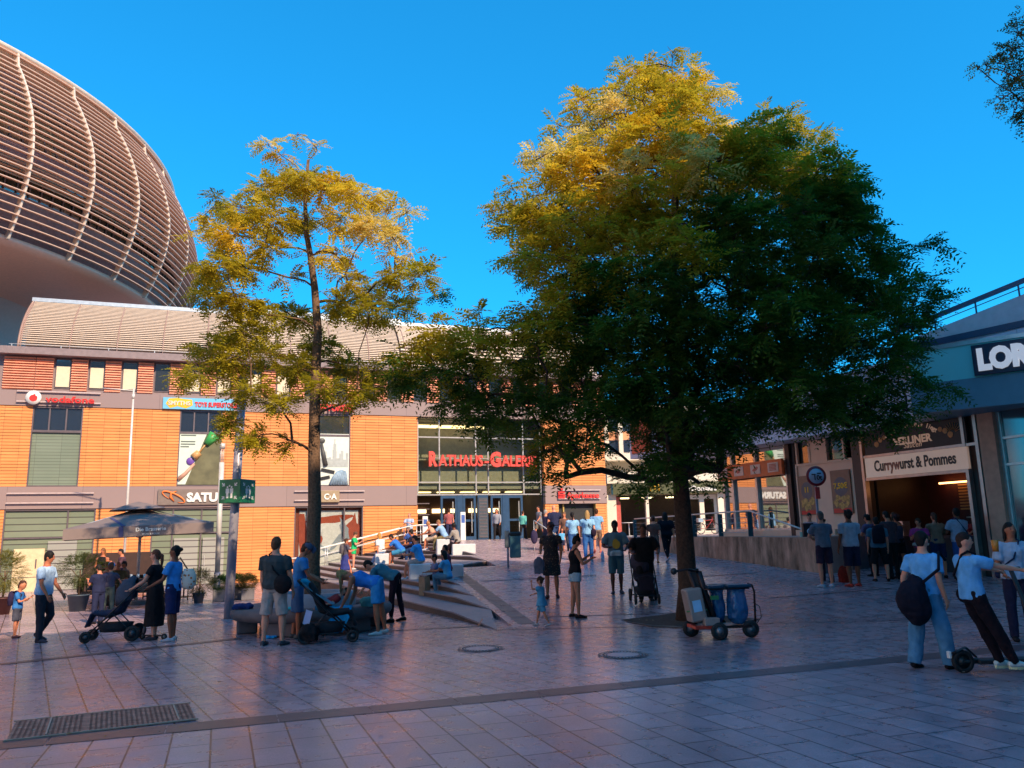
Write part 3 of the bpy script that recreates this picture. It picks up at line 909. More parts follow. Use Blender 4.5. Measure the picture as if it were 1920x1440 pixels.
mb = MB(); rb(mb, tC + 3.2, tC + 4.8, .95, 1.05, H_ + .5, H_ + 2.2); mb.build('red_board', M('red_board', (.72, .10, .04), .5), row)
# glass corner shop
t0, t1 = T_(1487), tC
mb = MB()
for px in (1487, 1428, 1383, 1366):
    t = T_(px); rb(mb, t - .05, t + .05, -.06, .10, 1.72, H_)
rb(mb, t0, t1, -.05, .09, 1.66, 1.74); rb(mb, t0, t1, -.05, .09, H_ - .75, H_ - .68)
wf = mb.build('window', m_alu, row)
m_mirror = glass('mirror_glass', (.05, .04, .035), .02, 1, 1.0)
m_mirror.node_tree.nodes['Principled BSDF'].inputs['IOR'].default_value = 3.2
mb = MB(); rb(mb, t0, t1, -.02, .0, 1.74, H_); mb.build('pane', m_mirror, wf)
mb = MB(); rb(mb, t0 - 2.0, t1 + .1, -.3, .14, 1.3, 1.66); mb.build('plinth', m_peach, row)
mb = MB(); rb(mb, T_(1497), T_(1487) - .06, -.2, .15, 1.3, H_); rb(mb, T_(1503), T_(1497) - .02, -.2, .05, 1.3, H_); mb.build('pillar', m_brown, row)
# poster wall
ta, tb = T_(1612), T_(1503)
zt_ = rowz(1560, 868)
mb = MB(); rb(mb, ta, tb, -.3, .0, 1.2, zt_); rb(mb, ta, tb, -.3, -.04, 0, 1.2); rb(mb, T_(1562), T_(1530), -.3, .0, zt_, H_)
mb.build('poster_wall', m_peach, row)
mb = MB(); rb(mb, ta, tb, -.02, .05, zt_, zt_ + .07); rb(mb, tb - .06, tb, -.02, .06, 1.2, zt_)
for px in (1506, 1530, 1562, 1596): t = T_(px); rb(mb, t - .04, t + .04, -.05, .03, zt_ + .07, H_)
mb.build('trim', m_peach, row)
for a_, b_ in ((1530, 1506), (1596, 1562)):
    mb = MB(); rb(mb, T_(a_) + .06, T_(b_) - .06, -.2, -.1, zt_ + .1, H_); mb.build('window', m_gdark, row)
mb = MB(); rb(mb, T_(1634), ta, -.28, .05, .2, H_); mb.build('pillar', m_brown, row)
# snack bar opening
tl, tr = T_(1636), T_(1832)
m_steel = M('snackbar_steel', (.50, .42, .38), .3, metal=.7)
zs = rowz(1735, 888)
mb = MB()
for px in (1634, 1832, 1857): t = T_(px); rb(mb, t - .045, t + .045, -.05, .12, .2, H_)
rb(mb, tl, tr, -.02, .10, rowz(1735, 893), rowz(1735, 887)); rb(mb, tl, T_(1857), -.02, .10, rowz(1735, 848), rowz(1735, 843))
mb.build('frame', m_steel, row)
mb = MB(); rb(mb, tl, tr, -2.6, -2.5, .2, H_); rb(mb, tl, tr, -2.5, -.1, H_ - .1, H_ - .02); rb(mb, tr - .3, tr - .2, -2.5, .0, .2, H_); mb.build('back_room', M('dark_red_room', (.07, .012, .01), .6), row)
mb = MB(); rb(mb, tl, T_(1860), -.75, -.05, .25, 1.35); rb(mb, tl, tr, -.8, .08, 1.35, 1.42); mb.build('counter', M('counter_dark', (.05, .02, .025), .4), row)
mb = MB()
for i in range(9): rb(mb, tr + 1.2, tr + 2.3, -2.49, -2.44, 2.15 + i * .09, 2.2 + i * .09)
mb.build('vent_grille', M('brass_slats', (.45, .22, .06), .5), row)
mb = MB(); rb(mb, tr + .1, tr + 2.1, -2.4, -2.38, 1.9, 1.94); rb(mb, tr + .35, tr + .6, -1.2, -1.18, 2.3, 2.85); rb(mb, tr + 2.6, tr + 2.9, -.6, -.3, 1.42, 1.85); mb.build('kitchen_fittings', m_steel, row)
mb = MB()
for k in range(5): rb(mb, tr + .5 + k * .6, tr + .58 + k * .6, -.35, -.28, rowz(1800, 846) + .75, rowz(1800, 846) + .83)
rb(mb, tr + .2, tr + 2.8, -2.3, -2.26, 2.95, 3.0)
mb.build('lamp', M('snack_lamp', (1, .45, .15), .5, emit=4, var=.02), row)
mb = MB(); rb(mb, T_(1857), tr, -.5, -.04, .2, H_); mb.build('side_panel', m_brown, row)
mb = MB(); rb(mb, T_(1893), T_(1862), -.5, .10, .1, H_); mb.build('pier', M('pier_beige', (.62, .34, .22), .6), row)
mb = MB(); rb(mb, T_(1893) - 9, T_(1893), -.5, -.1, .1, H_); g_ = mb.build('side_window', glass('right_shop_glass', (.02, .04, .06), .08), row)
mb = MB()
for z in (rowz(1905, 820), rowz(1905, 870), 1.2): rb(mb, T_(1893) - 9, T_(1893), -.1, -.04, z - .03, z + .03)
for k in range(5): rb(mb, T_(1893) - .1 - 1.6 * k, T_(1893) - 1.6 * k, -.1, -.03, .1, H_)
mb.build('frame', m_alu, g_)
# posters on the poster wall
def poster(px0, px1, py0, py1, label, price):
    a_, b_ = T_(px0), T_(px1); zt2, zb2 = rowz((px0 + px1) / 2, py0), rowz((px0 + px1) / 2, py1)
    w = a_ - b_; w = abs(w)
    p = empty('food_poster', rp((a_ + b_) / 2, .03, zb2), RA, label, 'poster', 'food posters on the peach wall')
    h = zt2 - zb2
    mb = MB(); mb.box(-w / 2, w / 2, -.03, .02, 0, h); mb.build('frame', M('poster_brown', (.33, .15, .09), .5), p)
    mb = MB(); mb.box(-w / 2 + .03, w / 2 - .03, -.035, -.031, .03, h * .12); mb.build('base_stripe', m_red, p)
    mb = MB(); blob(mb, 0, h * .62, w * .36, h * .22, -.034, n=24, wob=.02); mb.build('price_disc', M('poster_disc', (.16, .12, .13), .5), p)
    mb = MB(); txt(mb, price, .24, 0, -.04, h * .58, ext=.004, bold=.008); mb.build('price', m_yel, p)
    mb = MB(); rr_ = random.Random(len(price))
    for i in range(16):
        blob(mb, rr_.uniform(-w * .33, w * .33), h * rr_.uniform(.15, .38), .10, .07, -.036 - i * .0004, rr_.uniform(0, 3), n=9, seed=i)
    mb.build('meal_picture', M('poster_food', (.62, .34, .10), .6, var=.4, scale=12), p)
poster(1605, 1568, 881, 963, 'orange food poster with price 7,50, nearer of two on the peach wall', '7,50€')
poster(1536, 1507, 892, 966, 'orange food poster with price 11, partly behind the round traffic sign pole', '11')
# orange board with four pale squares in front of the glass shop
o_ = .35
a_, b_ = T_(1475, o_), T_(1352, o_)
z1, z0 = rowz(1410, 868, o_), rowz(1410, 896, o_)
s_ = sign('board_sign', 'long orange board with four pale square logos across the glass corner shop', rp((a_ + b_) / 2, o_, z0), RA)
w = abs(a_ - b_); h = z1 - z0
mb = MB(); mb.box(-w / 2, w / 2, 0, .12, 0, h); mb.build('panel', M('board_orange', (.80, .15, .04), .5), s_)
for k in range(4): x = -w / 2 + w * (.10 + .26 * k); mb = MB(); mb.box(x - .26, x + .26, -.02, -.004, h * .2, h * .82); mb.build('logo_square', M('logo_pale', (.80, .50, .38), .5), s_)
mb = MB(); x = -w / 2 + w * .88
for k in range(5): mb.box(x - .17, x + .17, -.035, -.022, h * (.3 + .09 * k), h * (.35 + .09 * k))
for k, dx in ((0, .10), (1, .36), (2, .62)):
    x = -w / 2 + w * dx; blob(mb, x, h * .52, .14, .07, -.024, .3, n=9, seed=k)
mb.build('logo_print', M('logo_red', (.6, .12, .08), .5), s_)
# snack bar signs
o_ = .16
a_, b_ = T_(1831, o_), T_(1634, o_)
z1, z0 = rowz(1733, 848, o_), rowz(1733, 887, o_)
w = abs(a_ - b_)
s_ = sign('shop_sign', 'cream lettered sign above the snack bar counter, some letters red', rp((a_ + b_) / 2, o_, z0), RA)
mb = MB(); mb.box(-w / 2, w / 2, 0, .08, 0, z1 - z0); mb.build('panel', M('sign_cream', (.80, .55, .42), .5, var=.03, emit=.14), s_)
h = z1 - z0
xx = -w * .40; SZ = .44
def tw_(s, size):
    q = MB(); txt(q, s, size, align='LEFT', ext=.004, bold=.012)
    return max(v[0] for v in q.v) if q.v else size * .3
full = tw_('Currywurst & Pommes', SZ); sc = w * .80 / full
mb = MB(); txt(mb, 'Cu', SZ, xx, -.012, h * .30, align='LEFT', ext=.006, bold=.012, sx=sc)
x2 = xx + (tw_('Currywurst', SZ) - tw_('rrywurst', SZ)) * sc
x3 = xx + (tw_('Currywurst', SZ) - tw_('urst', SZ)) * sc
txt(mb, 'urst & Pommes', SZ, x3, -.012, h * .30, align='LEFT', ext=.006, bold=.012, sx=sc); mb.build('letters', m_black, s_)
mb = MB(); txt(mb, 'rryw', SZ, x2, -.012, h * .30, align='LEFT', ext=.006, bold=.012, sx=sc); mb.build('red_letters', M('letter_rust', (.40, .12, .07), .5), s_)
z1b, z0b = H_, rowz(1733, 843, o_)
s_ = sign('banner_sign', 'dark banner with arched pale lettering above the cream snack bar sign', rp((a_ + b_) / 2, o_ - .06, z0b), RA)
h = z1b - z0b
mb = MB(); mb.box(-w / 2, w / 2, 0, .05, 0.02, h - .02); mb.build('panel', M('banner_brown', (.04, .022, .018), .5), s_)
mb = MB()
word = 'Unser Geheimnis liegt'
for i, ch in enumerate(word):
    a2 = R_(150 - 120 * i / (len(word) - 1)); r = .75
    if ch == ' ': continue
    T = Matrix.Translation((r * 1.2 * math.cos(a2), -.01, h * .28 + r * .62 * math.sin(a2))) @ Matrix.Rotation(-(a2 - PI / 2) * .75, 4, 'Y')
    txt(mb, ch, .19, ext=.003, bold=.003, T=T)
txt(mb, 'BERLINER', .30, 0, -.01, h * .28, ext=.004, bold=.012); txt(mb, 'Saucen', .22, 0, -.01, h * .12, ext=.003, shear=.3)
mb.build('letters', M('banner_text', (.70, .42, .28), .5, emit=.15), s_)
for sg in (-1, 1):
    mb = MB()
    for i, (dx, dz, r) in enumerate(((.95, .30, .07), (1.1, .24, .08), (1.25, .12, .085))): blob(mb, sg * dx, h * .25 + dz, r, r, -.012 - i * .001, n=14, wob=.05)
    for i in range(9): a2 = R_(20 + i * 16); mb.tube([(sg * (1.32 + .10 * math.cos(a2)), -.01, h * .45 + .10 * math.sin(a2)), (sg * (1.32 + .3 * math.cos(a2)), -.01, h * .45 + .3 * math.sin(a2))], .008, 4)
    mb.build('sausage_motif', M('banner_orange', (.70, .28, .08), .5), s_)
# teal canopy building on the far right
cA = Vector((10.15, 20.0, 0)); cD = Vector((.785, -.62, 0)).normalized(); cAng = math.atan2(cD.y, cD.x)
def tz(py, px=1735): return zpx(px, py, 20.0)
tb_ = empty('corner_building', cA, cAng, 'teal fronted corner shop building with a slanted pale upper storey at the right edge', 'building')
Z0, Z1, Z2 = tz(776), tz(722), tz(662)
mb = MB(); mb.box(0, 14, 0, .25, Z1, Z2); mb.build('fascia', M('teal_fascia', (.24, .74, .70), .5, var=.05, scale=.7), tb_)
mb = MB(); mb.box(-.05, 14, -.06, .3, Z0, Z1 - .01); mb.box(0, 14, .3, 3.0, Z0 + .1, Z1); mb.build('canopy_edge', M('teal_dark', (.14, .26, .32), .5, var=.05), tb_)
mb = MB(); mb.box(-.02, 14, -.03, .3, Z2, Z2 + .10); mb.box(0, 14, .3, 9, Z2 - .1, Z2 - .02); mb.build('coping', m_alu, tb_)
# slanted upper storey behind it
def U_(px, py, Y): return aty(px, py, Y)
mb = MB()
pa, pb = Vector((10.9, 22.0, 0)), Vector((10.9, 22.0, 0)) + cD * 14
def upz(px, py): return aty(px, py, 21.0).z
zl, zr_ = upz(1800, 622), upz(1800, 622) + 0
def upq(x0, x1, za0, za1, zb0, zb1, d0=1.6, d1=1.9):
    vs = [(x0, d0, za0), (x1, d0, zb0), (x1, d0, zb1), (x0, d0, za1), (x0, d1, za0), (x1, d1, zb0), (x1, d1, zb1), (x0, d1, za1)]
    return vs, [(0, 1, 2, 3), (7, 6, 5, 4), (0, 4, 5, 1), (3, 2, 6, 7), (0, 3, 7, 4), (1, 5, 6, 2)]
tg = .20
mb.add(*upq(-.8, 14, Z2, Z2 + .55, Z2, Z2 + .55 + 14.8 * .26, 1.6, 6)); mb.build('upper_wall', M('upper_pale', (.70, .52, .52), .6, var=.08), tb_)
mb = MB(); mb.add(*upq(-.8, 14, Z2 + .34, Z2 + .50, Z2 + .34 + 14.8 * .07, Z2 + .50 + 14.8 * .07, 1.5, 1.6)); mb.build('dark_beam', M('beam_navy', (.03, .045, .09), .4), tb_)
mb = MB(); mb.add(*upq(-1.0, 14, Z2 + .78, Z2 + .90, Z2 + .78 + 15 * .26, Z2 + .90 + 15 * .26, 1.55, 1.65))
for k in range(14): x = -.6 + k * 1.0; mb.box(x, x + .04, 1.57, 1.62, Z2 + .55 + (x + .8) * .26, Z2 + .82 + (x + 1) * .26)
mb.add(*upq(-1.0, 14, Z2 + .66, Z2 + .68, Z2 + .66 + 15 * .26, Z2 + .68 + 15 * .26, 1.58, 1.60)); mb.build('roof_railing', M('rail_navy', (.05, .08, .14), .4, metal=.4), tb_)
s_ = sign('letter_sign', 'black sign with big white block letters LOR cut off at the right edge', cA + cD * 1.0 + Vector((0, 0, Z1)), cAng)
hh = Z2 - Z1
mb = MB(); mb.box(.42, 5.2, -.13, -.062, hh * .03, hh * .93); mb.build('panel', M('sign_navy', (.018, .02, .05), .4), s_)
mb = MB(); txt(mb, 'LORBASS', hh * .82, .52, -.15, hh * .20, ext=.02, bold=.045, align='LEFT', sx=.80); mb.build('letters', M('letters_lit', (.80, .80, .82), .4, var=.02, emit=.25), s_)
# tall building behind the viewer that shades the near half of the square
mb = MB(); e_ = Vector((.66, .75, 0)).normalized(); q_ = Vector((.75, -.66, 0)).normalized()
base = Vector((-10.1, 18, 0)) + q_ * 33.7
a_ = base - e_ * 46; b_ = base + e_ * 34
mb.prism([(a_.x, a_.y), (b_.x, b_.y), (b_ + q_ * 14).to_tuple()[:2], (a_ + q_ * 14).to_tuple()[:2]], -.5, 25)
sb = mb.build('office_block', M('office_wall', (.35, .33, .32), .7))
tag(sb, 'plain tall office block standing behind the square and shading it', 'building')
mb = MB(); mb.prism([(-25, -24), (-19.5, 11), (-33, 15), (-40, -20)], -.5, 22)  # unseen block, added to bounce warm sunlight into the shaded square
tag(mb.build('bounce_building', M('bounce_render', (.86, .66, .48), .8)), 'unseen cream building added left of the square to bounce warm sunlight', 'building')
# ================================================================= SIGNS on the shopping centre
def fsign(name, label, px, py, out=.16, cat='sign'):
    s, z = facpx(px, py, out)
    return sign(name, label, fac(s, out, z), TH, cat=cat)
def fw(px0, px1, py, out=.16): return facpx(px1, py, out)[0] - facpx(px0, py, out)[0]
def fh(px, py0, py1, out=.16): return facpx(px, py0, out)[1] - facpx(px, py1, out)[1]
def fit(mb, body, x0, z0, w, h, y=0., ext=.04, bold=.0, shear=0, cap=.73):
    q = MB(); txt(q, body, 1, align='LEFT', ext=.01, bold=bold, shear=shear)
    mx = max(v[0] for v in q.v); mn = min(v[0] for v in q.v)
    S = h / cap
    txt(mb, body, S, x0 - mn * S * (w / ((mx - mn) * S)), y, z0, ext=ext, bold=bold * S, align='LEFT', sx=w / ((mx - mn) * S), shear=shear)
s_ = fsign('letter_sign', 'red lowercase letters with a round white logo above the left upper window', 62, 756, .18)
mb = MB(); mb.lathe([(0, -.04), (.30, -.04), (.33, 0), (.33, .04), (0, .04)], 28, (0, 0, .27), Matrix.Rotation(PI / 2, 3, 'X')); mb.build('logo_disc', m_whitep, s_)
mb = MB(); blob(mb, 0, .24, .17, .16, -.05, n=20, wob=.03); mb.add([(-.14, -.051, .30), (.02, -.051, .30), (.10, -.051, .45), (.02, -.051, .43)], [(0, 1, 2, 3)]); mb.build('logo_drop', m_red, s_)
mb = MB(); fit(mb, 'vodafone', .5, .07, fw(80, 172, 748), .31, -.02, .06, .02); mb.build('letters', m_red, s_)
s_ = fsign('shop_sign', 'light blue signboard with yellow and red lettering above the advert window', 305, 766, .10)
w = fw(304, 438, 755); h = fh(370, 744, 765)
mb = MB(); mb.box(0, w, -.02, .08, 0, h); mb.build('panel', M('sign_skyblue', (.16, .50, .75), .4, var=.03), s_)
mb = MB(); mb.add([(w * .04, -.03, h * .45), (w * .10, -.03, h * .06), (w * .20, -.03, h * .25), (w * .32, -.03, h * .06), (w * .41, -.03, h * .35), (w * .40, -.03, h * .85), (w * .28, -.03, h * .9), (w * .2, -.03, h * .98), (w * .08, -.03, h * .9)], [tuple(range(9))]); mb.build('yellow_patch', m_yel, s_)
mb = MB(); fit(mb, 'SMYTHS', w * .07, h * .34, w * .31, h * .38, -.05, .01, .03)
mb.build('cream_letters', m_cream, s_)
mb = MB(); fit(mb, 'TOYS SUPERSTORES', w * .44, h * .25, w * .62, h * .42, -.04, .02, .035); mb.build('red_letters', m_red, s_)
s_ = fsign('letter_sign', 'red letters half hidden by the tree crown on the upper grey band', 583, 770, .18)
mb = MB(); fit(mb, 'NEWYORKER', 0, .02, fw(583, 663, 770), .36, -.02, .05, .04); mb.build('letters', m_red, s_)
s_ = fsign('shop_sign', 'grey signboard with an orange ringed planet logo and white capital letters', 295, 947, .12)
w = fw(295, 447, 930); h = fh(360, 919, 948)
mb = MB(); mb.box(0, w, -.03, .10, 0, h); mb.build('panel', M('sign_taupe', (.20, .15, .13), .5), s_)
mb = MB(); fit(mb, 'SATURN', w * .35, h * .22, w * .60, h * .56, -.06, .03, .05); mb.build('letters', m_whitep, s_)
mb = MB()
for tlt, rx, rz in ((-.45, .56, .16), ):
    pts = []
    for i in range(31):
        a2 = R_(-60 + i * 10.5)
        x_, z_ = rx * math.cos(a2), rz * math.sin(a2)
        pts.append((w * .19 + x_ * math.cos(tlt) - z_ * math.sin(tlt), -.07, h * .5 + x_ * math.sin(tlt) + z_ * math.cos(tlt)))
    mb.tube(pts, [.012 + .035 * math.sin(PI * i / 30) for i in range(31)], 6)
mb.tube([(w * .19 + .12, -.07, h * .88), (w * .16, -.07, h * .75), (w * .155, -.07, h * .5), (w * .20, -.07, h * .22)], [.02, .06, .07, .02], 6)
mb.build('planet_logo', M('logo_orange', (.80, .20, .04), .5), s_)
s_ = fsign('shop_sign', 'small square beige sign with three white serif characters on the lower band', 601, 942, .14)
w = fw(601, 636, 930); h = fh(618, 919, 941)
mb = MB(); mb.rbox(0, w, -.08, .12, 0, h, .02); mb.build('panel', M('sign_beige', (.36, .26, .16), .5), s_)
mb = MB(); fit(mb, 'C', w * .17, h * .25, w * .27, h * .5, -.10, .02, .03); fit(mb, 'A', w * .54, h * .25, w * .32, h * .5, -.10, .02, .03); fit(mb, '&', w * .45, h * .38, w * .10, h * .2, -.10, .02, .02); mb.build('letters', m_whitep, s_)
s_ = fsign('letter_sign', 'big red capital letters across the glass entrance wall', 804, 873, .25)
w = fw(803, 1005, 873, .25); hc = fh(815, 845, 872, .25); hs = fh(850, 851, 872, .25)
mb = MB()
P0 = lambda px: fw(803, px, 865, .25)
fit(mb, 'R', 0, 0, P0(820) * .93, hc, 0, .08, .04); fit(mb, 'ATHAUS', P0(821), 0, P0(904) - P0(821), hs, 0, .08, .022)
fit(mb, '-', P0(907), hs * .1, P0(915) - P0(907), hs * .8, 0, .08, .03)
fit(mb, 'G', P0(918), 0, P0(938) - P0(918), hc, 0, .08, .05); fit(mb, 'ALERIE', P0(939), 0, P0(1004) - P0(939), hs, 0, .08, .022)
mb.build('letters', M('sign_coral', (.85, .08, .06), .4, var=.03), s_)
mb = MB()
for k in range(6): x = .3 + k * w / 6; mb.box(x, x + .03, .10, .4, .05, .1)
mb.build('brackets', m_alu, s_)
s_ = fsign('letter_sign', 'red logo and lowercase letters on the grey band over the bank door', 1047, 938, .16)
w = fw(1047, 1123, 930); 
mb = MB(); mb.box(0, .40, -.02, .05, .10, .22); mb.box(0, .42, -.02, .05, .27, .36); mb.box(0, .40, -.02, .05, .41, .5); mb.box(0, .09, -.02, .05, .36, .41); mb.box(.32, .42, -.02, .05, .22, .27); mb.lathe([(0, 0), (.08, 0), (.08, .07), (0, .07)], 12, (.21, .0, .62), Matrix.Rotation(PI / 2, 3, 'X'))
mb.build('logo', m_red, s_)
mb = MB(); fit(mb, 'Sparkasse', .55, .12, w - .55, .33, -.02, .04, .02); mb.build('letters', m_red, s_)
# large window posters
def wposter(name, label, px0, px1, py0, py1):
    s0, z1 = facpx(px0, py0, -.05); s1, _ = facpx(px1, py0, -.05); _, z0 = facpx(px0, py1, -.05)
    return empty(name, fac(s0, -.04, z0), TH, label, 'poster'), s1 - s0, z1 - z0
p, w, h = wposter('window_poster', 'tall advert with a green device, purple battery and white text panel in the upper window', 334, 416, 811, 909)
mb = MB(); mb.box(0, w, 0, .03, 0, h); mb.build('sheet', M('poster_olive', (.13, .12, .06), .5, var=.35, scale=2), p)
mb = MB(); mb.add([(.02, -.004, .02), (w * .22, -.004, .02), (w * .66, -.004, h - .02), (.02, -.004, h - .02)], [(0, 1, 2, 3)]); mb.build('pale_field', M('poster_mint', (.62, .70, .60), .5, var=.05), p)
mb = MB(); mb.tube([(w * .84, -.02, h * .97), (w * .66, -.02, h * .78)], [.30, .16], 8); mb.build('green_bin', M('poster_green', (.05, .35, .08), .4), p)
mb = MB(); mb.tube([(w * .66, -.03, h * .8), (w * .48, -.03, h * .60)], [.03, .05], 6); mb.tube([(w * .50, -.03, h * .62), (w * .38, -.03, h * .52)], [.17, .20], 8); mb.build('device_body', M('poster_gold', (.62, .33, .12), .4, var=.3, scale=8), p)
mb = MB(); mb.ball((w * .31, -.04, h * .45), .19, .05, .19); mb.build('battery', M('poster_purple', (.16, .07, .35), .4), p)
mb = MB(); mb.tube([(w * .40, -.02, h * .40), (w * .22, -.02, h * .22), (w * .06, -.02, h * .10)], [.07, .09, .11], 8); mb.build('forearm', M('poster_skin', (.60, .32, .22), .5), p)
mb = MB()
for i, (a_, b_) in enumerate(((.62, .96), (.60, .84), (.6, .79), (.35, .74))): mb.box(w * .07, w * (.07 + a_ * .55), -.008, -.005, h * (b_ - .025), h * b_)
mb.build('text_lines', M('poster_text', (.12, .14, .12), .5), p)
p, w, h = wposter('window_poster', 'tall pale city skyline poster with a dark raised arm beside the tree trunk', 597, 657, 813, 910)
mb = MB(); mb.box(0, w, 0, .03, 0, h); mb.build('sheet', M('poster_haze', (.70, .72, .64), .5, var=.05), p)
mb = MB(); rr_ = random.Random(4); x = .05
while x < w - .15:
    q = rr_.uniform(.06, .15); mb.box(x, x + q, -.006, -.003, h * .35, h * rr_.uniform(.48, .70)); x += q
mb.box(w * .47, w * .56, -.007, -.004, h * .4, h * .80); mb.box(w * .50, w * .53, -.008, -.005, h * .8, h * .9); mb.build('skyline', M('poster_city', (.42, .44, .42), .5), p)
mb = MB(); mb.tube([(w * .24, -.03, h * .38), (w * .16, -.03, h * .60), (w * .10, -.03, h * .80)], [.13, .11, .07], 8); mb.ball((w * .11, -.03, h * .86), .17, .04, .14, n=8); mb.build('raised_arm', M('poster_dark', (.07, .065, .06), .5), p)
mb = MB()
for i in range(7): mb.tube([(w * (.40 + .08 * i), -.02, .02), (w * (.50 + .06 * i), -.02, h * .15), (w * (.62 + .04 * i), -.02, h * (.30 - .01 * abs(i - 3)))], [.11, .10, .05], 6)
mb.build('cloth_folds', M('poster_bluegrey', (.24, .33, .42), .5, var=.3, scale=5), p)
mb = MB(); mb.box(0, w * .42, -.05, -.04, h * .28, h * .34, Matrix.Rotation(R_(12), 4, 'Y')); mb.box(0, w * .42, -.05, -.04, h * .08, h * .14, Matrix.Rotation(R_(-12), 4, 'Y')); mb.build('street_plates', m_black, p)
# ================================================================= TREES
def leafmat(name, rough=.5, trans=.5):
    m = D.materials.new(name); m.use_nodes = True; t = m.node_tree; t.nodes.clear()
    at = t.nodes.new('ShaderNodeAttribute'); at.attribute_name = 'leafcol'
    df = t.nodes.new('ShaderNodeBsdfPrincipled'); df.inputs['Roughness'].default_value = rough; df.inputs['Specular IOR Level'].default_value = .25
    tl = t.nodes.new('ShaderNodeBsdfTranslucent')
    mx = t.nodes.new('ShaderNodeMixShader'); mx.inputs[0].default_value = trans
    o = t.nodes.new('ShaderNodeOutputMaterial')
    t.links.new(at.outputs['Color'], df.inputs['Base Color']); t.links.new(at.outputs['Color'], tl.inputs['Color'])
    t.links.new(df.outputs[0], mx.inputs[1]); t.links.new(tl.outputs[0], mx.inputs[2]); t.links.new(mx.outputs[0], o.inputs[0])
    return m
m_leaf = leafmat('leaf'); m_bark = M('bark', (.15, .085, .05), .9, var=.45, scale=22, bump=1.0)
def fronds(P, DIR, L, col, rs, nl=6, lw=.30, ll=.30):
    """pinnate leaves: flat rows of leaflets either side of a drooping stalk; 4 vertices per leaflet"""
    n = len(P)
    DIR = DIR / np.linalg.norm(DIR, axis=1, keepdims=True)
    up = rs.normal(size=(n, 3)) * .28 + np.array([0, 0, 1.])
    S = np.cross(DIR, up); S /= np.linalg.norm(S, axis=1, keepdims=True) + 1e-9
    NN = np.cross(S, DIR)
    V = []; Cc = []
    for i in range(nl):
        f = (i + .6) / nl
        for sg in (-1, 1):
            drop = np.array([0, 0, -1.]) * (f ** 2 * .30)
            o = P + DIR * (L * f)[:, None] + drop * L[:, None]
            d = S * sg + DIR * .60 - NN * .25 + rs.normal(size=(n, 3)) * .08
            d /= np.linalg.norm(d, axis=1, keepdims=True)
            ln = L * ll * (1.05 - abs(f - .45) * .8) * rs.uniform(.9, 1.1, n)
            w = np.cross(d, NN + rs.normal(size=(n, 3)) * .25)
            w /= np.linalg.norm(w, axis=1, keepdims=True) + 1e-9
            hw = (ln * lw * .5)[:, None]
            a = o; b = o + d * (ln * .45)[:, None] + w * hw; c = o + d * ln[:, None]; e = o + d * (ln * .45)[:, None] - w * hw
            V.append(np.stack([a, b, c, e], 1))
            cc = col * rs.uniform(.85, 1.15, (n, 1)); Cc.append(np.repeat(cc[:, None, :], 4, 1))
    return np.concatenate(V).reshape(-1, 3), np.concatenate(Cc).reshape(-1, 3)
def quads_obj(name, V, Cc, mat, parent=None):
    me = D.meshes.new(name); nv = len(V); nf = nv // 4
    me.vertices.add(nv); me.vertices.foreach_set('co', V.astype(np.float32).ravel())
    me.loops.add(nv); me.loops.foreach_set('vertex_index', np.arange(nv, dtype=np.int32))
    me.polygons.add(nf); me.polygons.foreach_set('loop_start', np.arange(0, nv, 4, dtype=np.int32))
    me.update(calc_edges=True)
    at = me.attributes.new('leafcol', 'FLOAT_COLOR', 'POINT')
    c4 = np.ones((nv, 4), np.float32); c4[:, :3] = np.clip(Cc, 0, 1); at.data.foreach_set('color', c4.ravel())
    me.materials.append(mat)
    o = D.objects.new(name, me); COL.objects.link(o)
    if parent: o.parent = parent
    return o
GREEN = np.array([.08, .19, .02]); DKG = np.array([.05, .125, .016]); GOLD = np.array([.98, .69, .06]); OCHRE = np.array([.88, .53, .03]); OLIVE = np.array([.52, .42, .02]); SUN_STRAW = np.array([1., .92, .50])  # gold, ochre and straw carry sunlight besides autumn yellow
